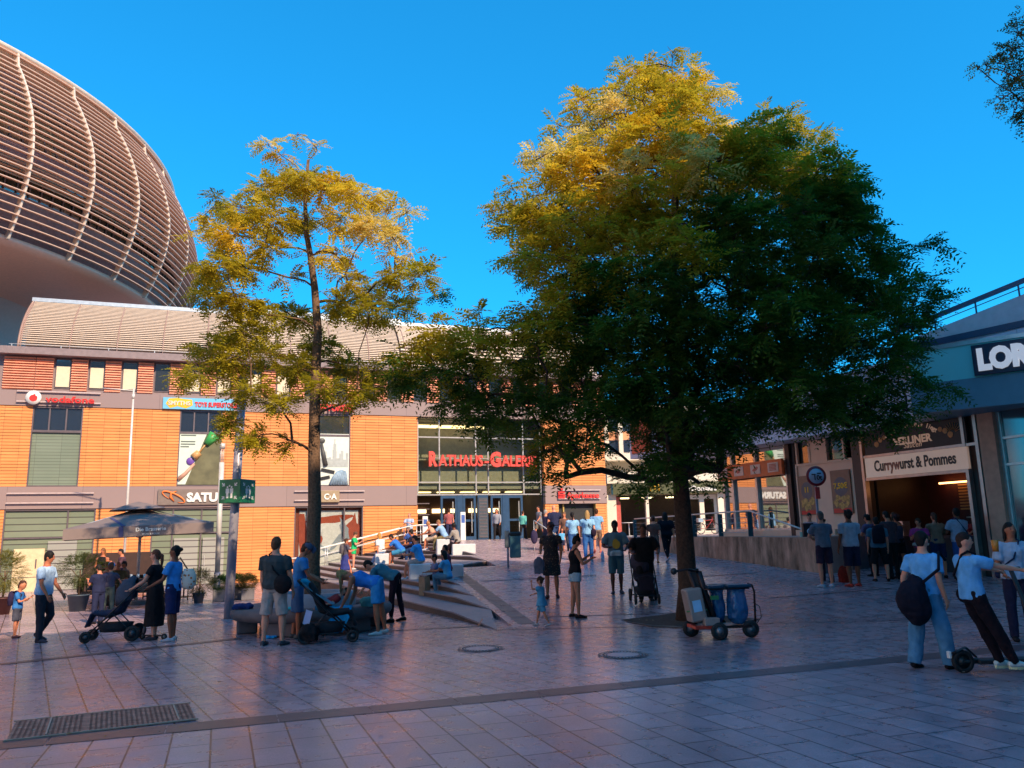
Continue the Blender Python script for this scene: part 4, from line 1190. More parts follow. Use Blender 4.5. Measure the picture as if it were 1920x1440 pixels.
def tree(label, base, trunk, clumps, seed, fr=26, L=(.22, .38), r0=.17, mask=None, nl=6, name='tree', group='trees on the square', lw=.30, bark=None):
    bark = bark or m_bark
    """trunk: points (world); clumps: (centre Vector, radius, gold 0..1)"""
    rs = np.random.default_rng(seed); rnd = random.Random(seed)
    root = empty(name, base, 0, label, 'tree')
    off = Vector(base)
    mb = MB(); nT = len(trunk)
    tr = [Vector(p) - off for p in trunk]
    rad = [r0 * (1.25 if i == 0 else 1) * (1 - .80 * i / (nT - 1)) for i in range(nT)]
    mb.tube(tr, rad, 14)
    to = mb.build('trunk', bark, root)
    mb = MB(); AV = []; AC = []
    # skeleton: trunk nodes first, then every clump joins the nearest limb
    NP = []; PAR = []; CNT = []
    for i in range(nT - 1):
        for f in (0, .33, .66):
            q = tr[i].lerp(tr[i + 1], f)
            if q.z > 2.4: NP.append(q); PAR.append(-1); CNT.append(0)
    n0 = len(NP); ax = tr[nT // 2]
    order = sorted(range(len(clumps)), key=lambda i: math.hypot(clumps[i][0].x - off.x - ax.x, clumps[i][0].y - off.y - ax.y))
    arr = np.array([tuple(p) for p in NP]); ends = {}
    for i in order:
        cl = clumps[i][0] - off
        dv = arr - np.array(cl); ds = np.linalg.norm(dv, axis=1) + np.maximum(0, dv[:, 2] + .05) * 2.2
        if len(ds) > n0: ds[:n0] *= .92
        j = int(np.argmin(ds)); q = NP[j]; d = cl - q
        m1 = q.lerp(cl, .38) + Vector((rnd.gauss(0, .06), rnd.gauss(0, .06), .10 * d.length)); m2 = q.lerp(cl, .75) + Vector((rnd.gauss(0, .05), rnd.gauss(0, .05), .07 * d.length))
        for p_, pa in ((m1, j), (m2, len(NP)), (cl, len(NP) + 1)): NP.append(p_); PAR.append(pa); CNT.append(0)
        arr = np.vstack([arr, np.array([tuple(m1), tuple(m2), tuple(cl)])]); ends[i] = len(NP) - 1; CNT[-1] = 1
    for i in range(len(NP) - 1, n0 - 1, -1):
        if PAR[i] >= 0: CNT[PAR[i]] += CNT[i]
    rr0 = .42 * r0
    for i in range(n0, len(NP)):
        a_, b_ = NP[PAR[i]], NP[i]; kids = max(1, CNT[i]); w1 = min(rr0, .0065 * kids ** .58); pc_ = CNT[PAR[i]] if PAR[i] >= n0 else kids
        w0 = min(rr0, .0065 * min(pc_, kids * 1.6) ** .58)
        mb.tube([a_, b_], [w0, w1 * .95], 6 if w0 > .02 else 4, cap=False)
    for ci, (c, r, g) in enumerate(clumps):
        cl = c - off; pe = NP[PAR[ends[ci]]]; d = cl - pe
        for k in range(5):
            e = cl + Vector((rnd.gauss(0, 1), rnd.gauss(0, 1), rnd.gauss(0, 1) * .8)).normalized() * r * rnd.uniform(.6, .95)
            s0 = cl.lerp(pe, rnd.uniform(0, .6))
            mb.tube([s0, s0.lerp(e, .5) + Vector((0, 0, .04)), e], [.006, .0045, .002], 4, cap=False)
        n = int(fr * (r / .42) ** 2.1) + 6
        # sprays: twig ends spread through the clump, each with a fan of leaves
        ns = max(3, n // 7)
        sd_ = rs.normal(size=(ns, 3)) + np.array(d.normalized()) * .5; sd_ /= np.linalg.norm(sd_, axis=1, keepdims=True)
        sp_ = np.array(cl) + sd_ * (rs.uniform(.25, 1, ns) ** .5 * r)[:, None] * np.array([1, 1, .62])
        idx = rs.integers(0, ns, n)
        sdir = sd_ * np.array([1, 1, .5]) + np.array([0, 0, .12])
        Pn = sp_[idx] - sdir[idx] * (rs.uniform(0, .45, n) * r)[:, None] + rs.normal(size=(n, 3)) * .03
        out = sdir[idx] * .8 + rs.normal(size=(n, 3)) * np.array([.6, .6, .28]) + np.array([0, 0, -.12])
        base_c = (GREEN if rnd.random() < .6 else DKG) * (1 - g) + (GOLD if rnd.random() < .55 else OCHRE) * g
        if .15 < g < .75: base_c = base_c * .6 + OLIVE * .4
        if g > .93: base_c = base_c * .6 + SUN_STRAW * .4  # sunlit highlight painted into the most golden leaves
        jit = rs.uniform(0, 1, (n, 1))
        alt = OLIVE if g > .2 else np.array([.055, .11, .02])
        col = base_c * (1 - jit * .5) + alt * jit * .5
        v, c_ = fronds(Pn, out, rs.uniform(L[0], L[1], n), col, rs, nl=nl, lw=lw)
        AV.append(v); AC.append(c_)
    mb.build('branches', bark, root)
    quads_obj('crown', np.concatenate(AV), np.concatenate(AC), m_leaf, root)
    return root
def inpoly(x, y, P):
    c = False; n = len(P)
    for i in range(n):
        (x1, y1), (x2, y2) = P[i], P[(i + 1) % n]
        if (y1 > y) != (y2 > y) and x < (x2 - x1) * (y - y1) / (y2 - y1) + x1: c = not c
    return c
# ---- tree by the ring bench: thin, mostly golden, sunlight painted into the upper leaves
B1 = Vector((aty(587, 1128, 16.4).x, 16.4, 0)); Y1 = 16.4
tr1 = [aty(px, py, Y1 + dy) for px, py, dy in ((587, 1150, 0), (586, 1060, 0), (590, 950, 0), (589, 850, 0), (590, 760, 0), (593, 680, .05), (596, 620, .1), (590, 540, .1), (582, 480, .05), (575, 440, 0), (572, 380, 0), (578, 300, 0))]
tr1[0].z = -.05
C1_ = [(505, 272, 20, .95), (528, 292, 22, .9), (556, 254, 11, .95), (590, 272, 10, .95), (575, 330, 40, .55), (545, 345, 38, .6), (615, 345, 34, .75), (500, 355, 30, .7), (655, 365, 34, .9), (690, 372, 28, .95), (745, 382, 24, .95), (765, 397, 16, .9), (430, 392, 30, .5), (462, 398, 36, .45), (405, 372, 20, .2), (385, 402, 14, .9), (400, 428, 26, .95), (356, 437, 12, .8), (438, 440, 36, .9), (500, 415, 40, .6), (570, 415, 38, .55), (640, 415, 38, .8), (700, 425, 36, .85), (735, 440, 26, .9), (420, 500, 42, .5), (468, 500, 36, .55), (398, 522, 28, .45), (505, 462, 30, .6), (590, 478, 22, .7), (632, 478, 26, .85), (650, 525, 26, .8), (740, 482, 18, .95), (770, 478, 11, .95), (440, 556, 42, .45), (392, 556, 26, .3), (505, 590, 42, .3), (558, 600, 40, .25), (640, 570, 42, .45), (690, 545, 36, .4), (740, 520, 32, .35), (790, 520, 32, .2), (822, 545, 20, .1), (600, 645, 40, .25), (450, 622, 46, .35), (390, 650, 36, .35), (368, 702, 32, .35), (430, 680, 42, .35), (498, 662, 42, .3), (560, 690, 40, .25), (640, 690, 38, .25), (700, 702, 32, .25), (470, 738, 38, .3), (530, 758, 34, .3), (602, 730, 36, .25), (680, 735, 32, .3), (748, 700, 28, .2), (440, 790, 30, .35), (490, 815, 28, .35), (548, 828, 24, .35), (470, 838, 14, .4), (352, 712, 20, .4), (640, 758, 22, .3), (730, 728, 22, .25), (700, 590, 36, .35), (750, 575, 30, .2), (540, 520, 22, .5)]
rnd = random.Random(5); cl1 = []
for px, py, r, g in C1_:
    hwid = 2.0 * max(.25, math.sin(PI * min(1, max(.12, (860 - py) / 640))))
    for k in range(2 if r > 24 else 1):
        dy = rnd.uniform(-hwid, hwid)
        cl1.append((aty(px + rnd.uniform(-8, 8) * k, py + rnd.uniform(-8, 8) * k, Y1 + dy), r / 95.0, min(1, max(0, g + rnd.uniform(-.12, .12)))))
tree('slender golden leaved tree rising from the round stone bench', B1, tr1, cl1, 3, fr=92, r0=.155, L=(.24, .38), lw=.42)
# ---- big tree beside the cleaning cart
Y2 = 15.9
b2 = G(1284, 1160); B2 = Vector((b2.x, Y2, 0))
tr2 = [aty(px, py, Y2 + dy) for px, py, dy in ((1290, 1165, 0), (1290, 1100, 0), (1283, 1000, 0), (1276, 900, 0), (1270, 800, 0), (1266, 700, 0), (1262, 600, .1), (1262, 500, .1), (1266, 400, 0), (1270, 300, 0), (1268, 200, 0))]
tr2[0].z = -.03
P2 = [(1262, 78), (1290, 110), (1340, 130), (1362, 180), (1352, 235), (1400, 222), (1450, 198), (1520, 220), (1560, 255), (1572, 305), (1618, 325), (1625, 375), (1662, 420), (1690, 470), (1765, 448), (1742, 500), (1775, 560), (1765, 620), (1735, 660), (1700, 690), (1740, 712), (1700, 790), (1600, 835), (1500, 812), (1430, 800), (1380, 830), (1330, 850), (1320, 900), (1240, 925), (1150, 905), (1200, 850), (1170, 790), (1130, 860), (1070, 875), (1000, 875), (965, 815), (905, 828), (862, 790), (800, 745), (722, 700), (732, 630), (780, 592), (850, 590), (900, 562), (950, 612), (1000, 560), (968, 500), (938, 450), (925, 370), (975, 340), (985, 285), (1035, 275), (1050, 220), (1065, 172), (1120, 165), (1130, 128), (1190, 100), (1235, 105)]
rnd = random.Random(9); cl2 = []; pix = []
tries = 0
while len(pix) < 420 and tries < 60000:
    tries += 1
    x, y = rnd.uniform(720, 1780), rnd.uniform(78, 930)
    if not inpoly(x, y, P2): continue
    if not all(inpoly(x + ax, y + ay, P2) for ax, ay in ((30, 0), (-30, 0), (0, 24), (0, -24))): 
        continue
    if 1135 < x < 1190 and 770 < y < 880 and rnd.random() < .8: continue
    if any((x - a) ** 2 + (y - b) ** 2 < 24 ** 2 for a, b in pix): continue
    pix.append((x, y))
for x, y in pix:
    d_edge = min(abs(x - 900), 1) 
    cx_, cy_ = 1310, 520
    e = min(1, math.hypot((x - cx_) / 480, (y - cy_) / 440)); hw = 3.3 * math.sqrt(max(.06, 1 - e * e))
    # golden on the upper left: sunlight put into the colour with autumn yellow
    g = .85 * max(0, min(1, (560 - y) / 260)) * max(0, min(1, (1420 - x) / 280))
    if y < 330 and x < 1380: g = max(g, .75)
    if x < 1080 and y < 700: g = max(g, .40)
    if x > 1370 and y < 350: g = max(g, .42)
    if 940 < x < 1040 and y > 780: g = max(g, .2)
    for k in range(2 if e < .75 and rnd.random() < .65 else 1):
        dy = rnd.choice((-1, 1)) * rnd.uniform(.45, 1) * hw if k == 0 else rnd.uniform(-1, 1) * hw
        gg = min(1, max(0, g + rnd.uniform(-.28, .22))) if g > .05 else rnd.uniform(0, .07)
        cl2.append((aty(x, y, Y2 + dy), rnd.uniform(.36, .50), gg))
for px, py, r, g in ((1262, 95, 22, .4), (1190, 128, 26, .8), (1090, 185, 18, .9), (1048, 236, 20, .5), (1003, 296, 17, .95), (1460, 212, 18, .3), (1005, 300, 10, 1), (1758, 462, 14, 0), (1718, 460, 26, 0), (1740, 545, 22, 0), (1700, 722, 34, 0), (1755, 730, 30, 0), (1785, 722, 16, 0), (1700, 770, 30, 0), (1600, 340, 22, .1), (1640, 432, 18, 0), (1340, 170, 20, .95), (960, 352, 24, .3), (940, 400, 18, .3), (1025, 885, 24, 0), (1060, 895, 22, 0), (1180, 895, 30, 0), (1225, 905, 26, 0), (1250, 870, 28, 0), (1040, 840, 26, .1), (760, 700, 22, .1), (745, 660, 22, 0), (880, 785, 26, 0), (1310, 905, 20, 0), (1350, 880, 16, 0)):
    cl2.append((aty(px, py, Y2 + rnd.uniform(-.8, .8)), r / 92.0, g))
tree('broad dark green tree with a sunlit golden top beside the street cleaning cart', B2, tr2, cl2, 8, fr=40, r0=.20, L=(.30, .48), lw=.38, bark=M('bark_dark', (.07, .035, .022), .9, var=.45, scale=22, bump=1.0))
# ---- tree outside the right edge, its branch tips in the upper corner
B3 = Vector((9.0, 7.5, 0))
tr3 = [B3, B3 + Vector((0, 0, 2)), B3 + Vector((-.1, .1, 4)), B3 + Vector((-.2, .1, 6)), B3 + Vector((-.3, .2, 8.5))]
cl3 = []
for px, py, r in ((1905, 60, 26), (1900, 90, 26), (1895, 120, 24), (1870, 118, 14), (1850, 124, 11), (1832, 128, 9), (1915, 135, 28), (1895, 165, 20), (1875, 188, 14), (1905, 205, 20), (1925, 235, 16), (1925, 170, 30), (1950, 100, 40), (1960, 200, 40), (1930, 30, 24), (2000, 150, 60), (2060, 60, 60), (2050, 220, 60)):
    cl3.append((aty(px, py, 8.8 + rnd.uniform(-.4, .4)), r / 165.0, .15 if r > 15 else .3))
GREEN_, GREEN = GREEN, np.array([.14, .15, .04]); OC_, OCHRE, GD_, GOLD = OCHRE, np.array([.40, .07, .05]), GOLD, np.array([.45, .12, .06])
t3 = tree('leafy tree tips with reddish leaves reaching in from the upper right corner', B3, tr3, cl3, 21, fr=330, r0=.14, L=(.10, .17), nl=4, lw=.5)
GREEN, OCHRE, GOLD = GREEN_, OC_, GD_
# leaves and litter on the paving
mbV = []; mbC = []
rs = np.random.default_rng(2)
for (px0, px1, py0, py1, n_) in ((1200, 1900, 1120, 1300, 60), (0, 700, 1190, 1330, 60), (640, 1300, 1190, 1420, 30), (700, 960, 1100, 1180, 60), (20, 360, 1310, 1390, 30)):
    for i in range(n_):
        p = G(rs.uniform(px0, px1), rs.uniform(py0, py1)); p.z = hz(p.x, p.y) + .022
        a = rs.uniform(0, 6.3); l = rs.uniform(.010, .028); w = l * rs.uniform(.4, .8)
        u = np.array([math.cos(a) * l, math.sin(a) * l, .004]); v = np.array([-math.sin(a) * w, math.cos(a) * w, .002]); q = np.array(p)
        mbV.append(np.stack([q - u, q - v, q + u, q + v])); c = [np.array([.55, .34, .12]), np.array([.35, .2, .08]), np.array([.6, .55, .45])][i % 3]
        mbC.append(np.repeat(c[None], 4, 0))
tag(quads_obj('fallen_leaves', np.concatenate(mbV), np.concatenate(mbC), m_leaf), kind='stuff')
# ================================================================= PEOPLE
TMP = D.scenes.new('workshop')
def remeshed(mb, voxel, smooth=2, wrinkle=0.0, seed=0):
    me = mb.mesh('tmp', [])
    o = D.objects.new('tmp', me); TMP.collection.objects.link(o)
    m = o.modifiers.new('r', 'REMESH'); m.mode = 'VOXEL'; m.voxel_size = voxel; m.use_smooth_shade = True
    if smooth:
        q = o.modifiers.new('s', 'SMOOTH'); q.factor = .5; q.iterations = smooth
    vl = TMP.view_layers[0]; vl.update()
    nm = D.meshes.new_from_object(o.evaluated_get(vl.depsgraph))
    D.objects.remove(o); D.meshes.remove(me)
    if wrinkle:
        for v in nm.vertices:
            c = v.co
            k = noise.noise(Vector((c.x * 9 + seed, c.y * 9, c.z * 5))) + .5 * noise.noise(Vector((c.x * 22 + seed, c.y * 22, c.z * 14)))
            v.co = c + v.normal * (k * wrinkle)
    return nm
SK = {'light': (.80, .32, .20), 'mid': (.62, .22, .12), 'tan': (.50, .16, .08), 'dark': (.10, .03, .018), 'brown': (.24, .075, .038)}
def cloth(col):
    return M('cloth_%d_%d_%d' % tuple(int(c * 255) for c in col), col, .85, var=.16, scale=11, spec=.2, bump=.9)
m_eye = M('eye_dark', (.02, .015, .015), .3); m_lip = M('lip', (.30, .09, .07), .5)
def d3(sx, pitch, out): return Vector((sx * math.sin(out), math.sin(pitch) * math.cos(out), -math.cos(pitch) * math.cos(out)))
POSES = {
 'stand': dict(lean=0, hip=(3, -3), knee=(4, 2), splay=5, arm=((6, 8, 12, 0), (4, 8, 14, 0))),
 'walk': dict(lean=3, hip=(24, -16), knee=(12, 22), splay=2, arm=((-18, 8, 18, 0), (20, 8, 25, 0))),
 'phone': dict(lean=2, hip=(2, -2), knee=(2, 4), splay=4, arm=((22, 8, 95, 22), (26, 8, 100, 22)), head=(22, 0)),
 'push': dict(lean=6, hip=(12, -8), knee=(8, 8), splay=4, arm=((32, 6, 45, 4), (32, 6, 45, 4))),
 'sit': dict(lean=12, hip=(84, 80), knee=(82, 74), splay=7, arm=((30, 8, 50, 16), (28, 8, 55, 16))),
 'bend': dict(lean=82, hip=(4, -4), knee=(6, 6), splay=5, arm=((28, 4, 14, 6), (36, 4, 10, 6)), head=(20, 0)),
 'cross': dict(lean=2, hip=(3, -3), knee=(3, 2), splay=6, arm=((30, 14, 85, 45), (30, 14, 85, 45))),
}
def person(label, x, y, z, rz, h=1.72, pose='stand', skin='light', top=('tee', (.5, .5, .5)), bot=('pants', (.05, .05, .06)), hair=('short', (.05, .03, .02)), shoe=(.05, .05, .05), bulk=1.0, vox=None, group=None, extra=None, **ov):
    ps = dict(POSES[pose]); ps.update(ov)
    S = h / 1.75; rad = R_
    lean = rad(ps['lean']); side = rad(ps.get('side', 0))
    hp = [rad(a) for a in ps['hip']]; kn = [rad(a) for a in ps['knee']]; spl = rad(ps['splay'])
    hd = ps.get('head', (4, 0)); b = bulk
    child = h < 1.3
    dist = math.hypot(x, y)
    vox = vox or (.013 if dist < 18 else .017 if dist < 24 else .022)
    up = Vector((math.sin(side), math.sin(lean), math.cos(lean) * math.cos(side))).normalized()
    fwd = Vector((0, math.cos(lean), -math.sin(lean))); fwd = (fwd - up * fwd.dot(up)).normalized()
    rt = fwd.cross(up).normalized()
    pel = Vector((0, 0, 0))
    tl = .50 * S
    J = {}
    for i, sx in ((0, 1), (1, -1)):
        H = pel + Vector((sx * .088 * S, 0, -.03 * S))
        K = H + d3(sx, hp[i], spl) * .43 * S
        A = K + d3(sx * .4, hp[i] - kn[i], spl * .3) * .42 * S
        J[i] = (H, K, A)
    def footdir(i):
        p_ = hp[i] - kn[i]
        e = ps.get('toe', (0, 0))[i] if 'toe' in ps else 0
        lift = min(0, p_ + rad(5)) * .8
        return Vector(((1, -1)[i] * .18, math.cos(lift), math.sin(lift) + rad(e))).normalized()
    minz = min(min(J[i][2].z, (J[i][2] + footdir(i) * .14 * S).z) for i in (0, 1)) - .065 * S
    O = Vector((0, 0, ps['pelz'] if 'pelz' in ps else -minz))
    for i in (0, 1): J[i] = tuple(p + O for p in J[i])
    pel = pel + O
    tor = lambda t: pel + up * (t * S)
    sh = tor(.442); neck = tor(.55)
    hpitch, hyaw = rad(hd[0]), rad(hd[1])
    nl_ = lean * .75 + hpitch
    hup = Vector((up.x * .6, math.sin(nl_), math.cos(nl_))).normalized()
    hf0 = Vector((0, math.cos(nl_), -math.sin(nl_)))
    hM = Matrix.Rotation(hyaw, 3, hup)
    hf = (hM @ hf0); hf = (hf - hup * hf.dot(hup)).normalized(); hr = hf.cross(hup).normalized()
    HS = S if not child else S * 1.32
    hc = neck + hup * (.132 * HS)
    HM = Matrix((hr, hf, hup)).transposed()
    arms = []
    sw = (.178 if ps.get('fem') or child else .192) * b ** .5 * S
    for i, sx in ((0, 1), (1, -1)):
        p_, o_, e_, in_ = [rad(a) for a in ps['arm'][i]]
        s0 = sh + rt * (sx * sw)
        u_ = d3(sx, p_, o_); el = s0 + u_ * .285 * S
        f_ = Vector((sx * math.sin(o_) * .5 - sx * math.sin(in_), math.sin(p_ + e_) * math.cos(in_), -math.cos(p_ + e_) * math.cos(in_))).normalized()
        wr = el + f_ * .25 * S
        arms.append((s0, el, wr, f_))
    def torso(mb, g, z0=-.09, z1=.53, fem=ps.get('fem')):
        prof = [(-.10, .11, .085), (-.04, .158, .108), (.03, .165, .115), (.12, .150 if not fem else .135, .102), (.20, .146 if not fem else .125, .098), (.30, .160 if not fem else .142, .108), (.40, .178 if not fem else .158, .110), (.46, .160 if not fem else .14, .095), (.505, .098, .070), (.53, .06, .055)]
        rings = []
        for t, w, d in prof:
            if t < z0 or t > z1: continue
            k = b if .0 < t < .42 else b ** .5
            c = tor(t) + fwd * (.012 * math.sin(t * 6) * S + (b - 1) * .05 * (1 if .05 < t < .3 else 0))
            rings.append((c, rt, fwd, (w * k) * S + g, (d * k) * S + g))
        mb.loft(rings, 16)
    gb = b ** .5
    # ---- body
    mb = MB(); torso(mb, 0)
    for i in (0, 1):
        H, K, A = J[i]
        mb.tube([H + Vector((0, 0, .03 * S)), H.lerp(K, .3), K, K.lerp(A, .3), K.lerp(A, .7), A, A - Vector((0, 0, .03 * S))], [.083 * gb * S, .079 * gb * S, .052 * gb * S, .056 * gb * S, .040 * S, .033 * S, .034 * S], 12)
        fd = footdir(i)
        mb.tube([A - fd * .05 * S - Vector((0, 0, .03 * S)), A + fd * .05 * S - Vector((0, 0, .035 * S)), A + fd * .14 * S - Vector((0, 0, .047 * S))], [.033 * S, .036 * S, .024 * S], 8)
        s0, el, wr, f_ = arms[i]
        mb.tube([s0 - rt * ((1, -1)[i] * .03 * S), s0, s0.lerp(el, .4), el, el.lerp(wr, .3), wr], [.045 * gb * S, .052 * gb * S, .046 * gb * S, .037 * S, .038 * gb * S, .025 * S], 10)
        mb.tube([wr, wr + f_ * .045 * S, wr + f_ * .085 * S], [(.022 * S, .022 * S), (.036 * S, .018 * S), (.034 * S, .014 * S)], 8)
    mb.tube([tor(.47), neck, hc - hup * .05 * HS], [.075 * gb * S, .058 * gb * S, .055 * HS], 12)
    mb.ball(hc, .072 * HS, .091 * HS, .108 * HS, HM, 16, 12)
    mb.ball(hc + hf * .030 * HS - hup * .055 * HS, .050 * HS, .055 * HS, .055 * HS, HM, 12, 8)
    mb.tube([hc + hf * .085 * HS + hup * .018 * HS, hc + hf * .108 * HS - hup * .018 * HS], [.009 * HS, .015 * HS], 6)
    for sx in (1, -1): mb.ball(hc + hr * (sx * .073 * HS) - hup * .005 * HS, .013 * HS, .02 * HS, .03 * HS, HM, 8, 6)
    me = remeshed(mb, vox, 2)
    sk = M('skin_' + skin, SK[skin], .5, var=.06, scale=20, spec=.35)
    me.materials.append(sk); me.materials.append(m_eye); me.materials.append(m_lip)
    nb = MB()
    nb.v = [tuple(v.co) for v in me.vertices]; nb.f = [tuple(p.vertices) for p in me.polygons]; nb.sm = [True] * len(nb.f); nb.mi = [0] * len(nb.f)
    D.meshes.remove(me)
    curl = ps.get('curl', 25)
    for i, sx in ((0, 1), (1, -1)):               # hands: four fingers and a thumb each
        s0, el, wr, f_ = arms[i]
        side_ = f_.cross(Vector((0, 0, 1))); side_ = side_.normalized() if side_.length > .2 else Vector((0, sx, 0))
        if abs(f_.z) > .7: side_ = fwd
        pn = f_.cross(side_).normalized()
        if pn.dot(rt) * sx > 0: pn = -pn
        side_ = (side_ - f_ * side_.dot(f_)).normalized()
        for q in range(4):
            o = wr + f_ * .078 * S + side_ * ((q - 1.5) * .0175 * S)
            ln = (.070, .078, .073, .058)[q] * S; a1, a2 = rad(curl * .7 + q * 3), rad(curl * 1.6 + q * 4)
            p1 = o + (f_ * math.cos(a1) + pn * math.sin(a1)) * ln * .55; p2 = p1 + (f_ * math.cos(a2) + pn * math.sin(a2)) * ln * .45
            nb.tube([o - f_ * .02, p1, p2], [.0095 * S, .0085 * S, .0065 * S], 5)
        o = wr + f_ * .03 * S + side_ * .026 * S
        p1 = o + (f_ * .7 + side_ * .7 + pn * .2).normalized() * .038 * S; p2 = p1 + (f_ * .95 + side_ * .15 + pn * .35).normalized() * .028 * S
        nb.tube([o, p1, p2], [.012 * S, .010 * S, .008 * S], 5)
    nb.cur = 1
    for sx in (1, -1):
        nb.ball(hc + hf * .083 * HS + hr * (sx * .030 * HS) + hup * .012 * HS, .011 * HS, .006 * HS, .006 * HS, HM, 8, 5)
        nb.ball(hc + hf * .082 * HS + hr * (sx * .030 * HS) + hup * .032 * HS, .016 * HS, .006 * HS, .0035 * HS, HM, 8, 5)
    nb.cur = 2
    nb.ball(hc + hf * .082 * HS - hup * .055 * HS, .021 * HS, .008 * HS, .006 * HS, HM, 8, 5)
    root = empty('person', (x, y, z), R_(rz), label, 'person', group)
    nb.build('body', [sk, m_eye, m_lip], root)
    seed = x * 3.1 + y
    wr_ = .012
    # ---- lower garment
    kind, col = bot[0], bot[1]
    mb = MB()
    if kind in ('pants', 'shorts', 'hotpants', 'leggings', 'capri'):
        rings = [(tor(t), rt, fwd, w * gb * S + .010, d * gb * S + .010) for t, w, d in ((-.09, .13, .10), (-.04, .160, .112), (.04, .166, .116), (.10, .152, .106))]
        mb.loft(rings, 16)
        for i in (0, 1):
            H, K, A = J[i]; g = .014 if kind != 'leggings' else .005
            top_ = H + Vector((0, 0, .03 * S))
            if kind == 'hotpants': mb.tube([top_, H.lerp(K, .36)], [.092 * gb * S + g, .094 * gb * S + g], 12)
            elif kind == 'shorts': mb.tube([top_, H.lerp(K, .5), H.lerp(K, ps.get('short', .88))], [.088 * gb * S + g, .082 * gb * S + g, .077 * gb * S + g], 12)
            elif kind == 'leggings': mb.tube([top_, H.lerp(K, .4), K, K.lerp(A, .35), A.lerp(K, .08)], [.085 * gb * S + g, .077 * gb * S + g, .054 * gb * S + g, .055 * gb * S + g, .037 * S + g], 12)
            else:
                w_ = ps.get('wide', 1.0); e_ = .82 if kind == 'capri' else 1.04
                mb.tube([top_, H.lerp(K, .4), K, K.lerp(A, .45), K.lerp(A, e_)], [.086 * gb * S + g, .080 * gb * S + g, (.062 * gb * S + g) * w_, (.054 * S + g) * w_, (.044 * S + g) * w_ * (1.1 if w_ > 1.05 else 1)], 12)
    elif kind == 'skirt':
        ln = bot[2] * S; fl = bot[3] if len(bot) > 3 else 1.15
        mid = (J[0][1] + J[1][1]) / 2 if abs(hp[0]) > 1 else None
        dn = Vector((0, 0, -1)) if mid is None else (mid - pel).normalized()
        rings = [(tor(.10), rt, fwd, .150 * gb * S + .01, .105 * gb * S + .01), (pel, rt, fwd, .172 * gb * S + .01, .125 * gb * S + .012)]
        for k in (.33, .66, 1):
            w = .172 * gb * (1 + (fl - 1) * k); rings.append((pel + dn * ln * k, Vector((1, 0, 0)), Vector((1, 0, 0)).cross(dn), w * S + .012, (w * .82 + abs(math.sin(hp[0] - hp[1])) * .10 * k) * S + .012))
        mb.loft(rings, 20)
    if mb.v:
        me = remeshed(mb, vox, 2, wr_, seed)
        me.materials.append(cloth(col)); o = D.objects.new({'skirt': 'skirt', 'shorts': 'shorts', 'hotpants': 'shorts'}.get(kind, 'trousers'), me); COL.objects.link(o); o.parent = root
    # ---- upper garment
    kind, col = top[0], top[1]
    mb = MB(); lo = top[2] if len(top) > 2 and kind != 'dress' else -.06
    g = .016 if kind != 'tank' else .008
    if kind == 'loose': g = .03
    prof = [(-.10, .165, .12), (-.04, .170, .122), (.03, .172, .122), (.12, .160, .112), (.20, .155, .108), (.30, .165, .114), (.40, .180, .114), (.46, .160, .098), (.505, .100, .076)]
    if ps.get('fem'): prof = [(-.10, .160, .12), (-.04, .165, .120), (.03, .165, .118), (.12, .142, .104), (.20, .136, .102), (.30, .150, .122), (.37, .158, .124), (.44, .148, .100), (.50, .095, .074)]
    if kind == 'tank': prof = prof[:-2] + [(.44, .135, .095), (.47, .11, .08)]
    rings = [(tor(t) + fwd * (b - 1) * (.05 if .05 < t < .3 else 0), rt, fwd, w * (b if 0 < t < .42 else gb) * S + g, d * (b if 0 < t < .42 else gb) * S + g) for t, w, d in prof if t >= lo]
    if kind == 'dress':
        ln = top[2] * S; fl = top[3] if len(top) > 3 else 1.2
        dn = Vector((0, 0, -1)) if abs(hp[0]) < 1 else ((J[0][1] + J[1][1]) / 2 - pel).normalized()
        sk_ = []
        for k in (1, .66, .33):
            w = .172 * gb * (1 + (fl - 1) * k); sk_.append((pel + dn * ln * k, Vector((1, 0, 0)), Vector((1, 0, 0)).cross(dn), w * S + .012, (w * .82 + abs(math.sin(hp[0] - hp[1])) * .09 * k) * S + .012))
        mb.loft(sk_ + rings[1:], 20)
    else: mb.loft(rings, 16)
    if kind != 'tank' and not (kind == 'dress' and len(top) > 4):
        e_ = {'tee': .66, 'loose': .78, 'dress': .52, 'polo': .6}.get(kind, 2)
        for i in (0, 1):
            s0, el, wr, f_ = arms[i]
            pts = [s0 - rt * ((1, -1)[i] * .06 * S), s0, s0.lerp(el, min(1, e_))]
            rd = [.044 * gb * S + g * .7, .056 * gb * S + g * .9, (.056 if e_ < 1 else .044) * gb * S + g * .8]
            pts[0] += up * .022 * S
            if e_ > 1: pts += [el.lerp(wr, .92)]; rd += [.032 * S + g]
            mb.tube(pts, rd, 12)
    elif kind == 'tank':
        for sx in (1, -1): mb.tube([tor(.43) + rt * (sx * .09 * S) + fwd * .09 * S, tor(.515) + rt * (sx * .085 * S), tor(.43) + rt * (sx * .09 * S) - fwd * .09 * S], .018 * S, 6)
    me = remeshed(mb, vox, 2, wr_, seed + 4)
    mt = cloth(col) if not ps.get('print') else ps['print']
    me.materials.append(mt); o = D.objects.new('dress' if kind == 'dress' else 'shirt', me); COL.objects.link(o); o.parent = root
    # ---- hair or cap
    hk, hcol = hair
    mb = MB(); hb = hc - hf * .014 * HS + hup * .022 * HS
    if hk != 'bald':
        mb.ball(hb, .080 * HS, .094 * HS, .102 * HS, HM, 16, 10)
        mb.ball(hc - hf * .035 * HS - hup * .02 * HS, .070 * HS, .062 * HS, .085 * HS, HM, 12, 8)
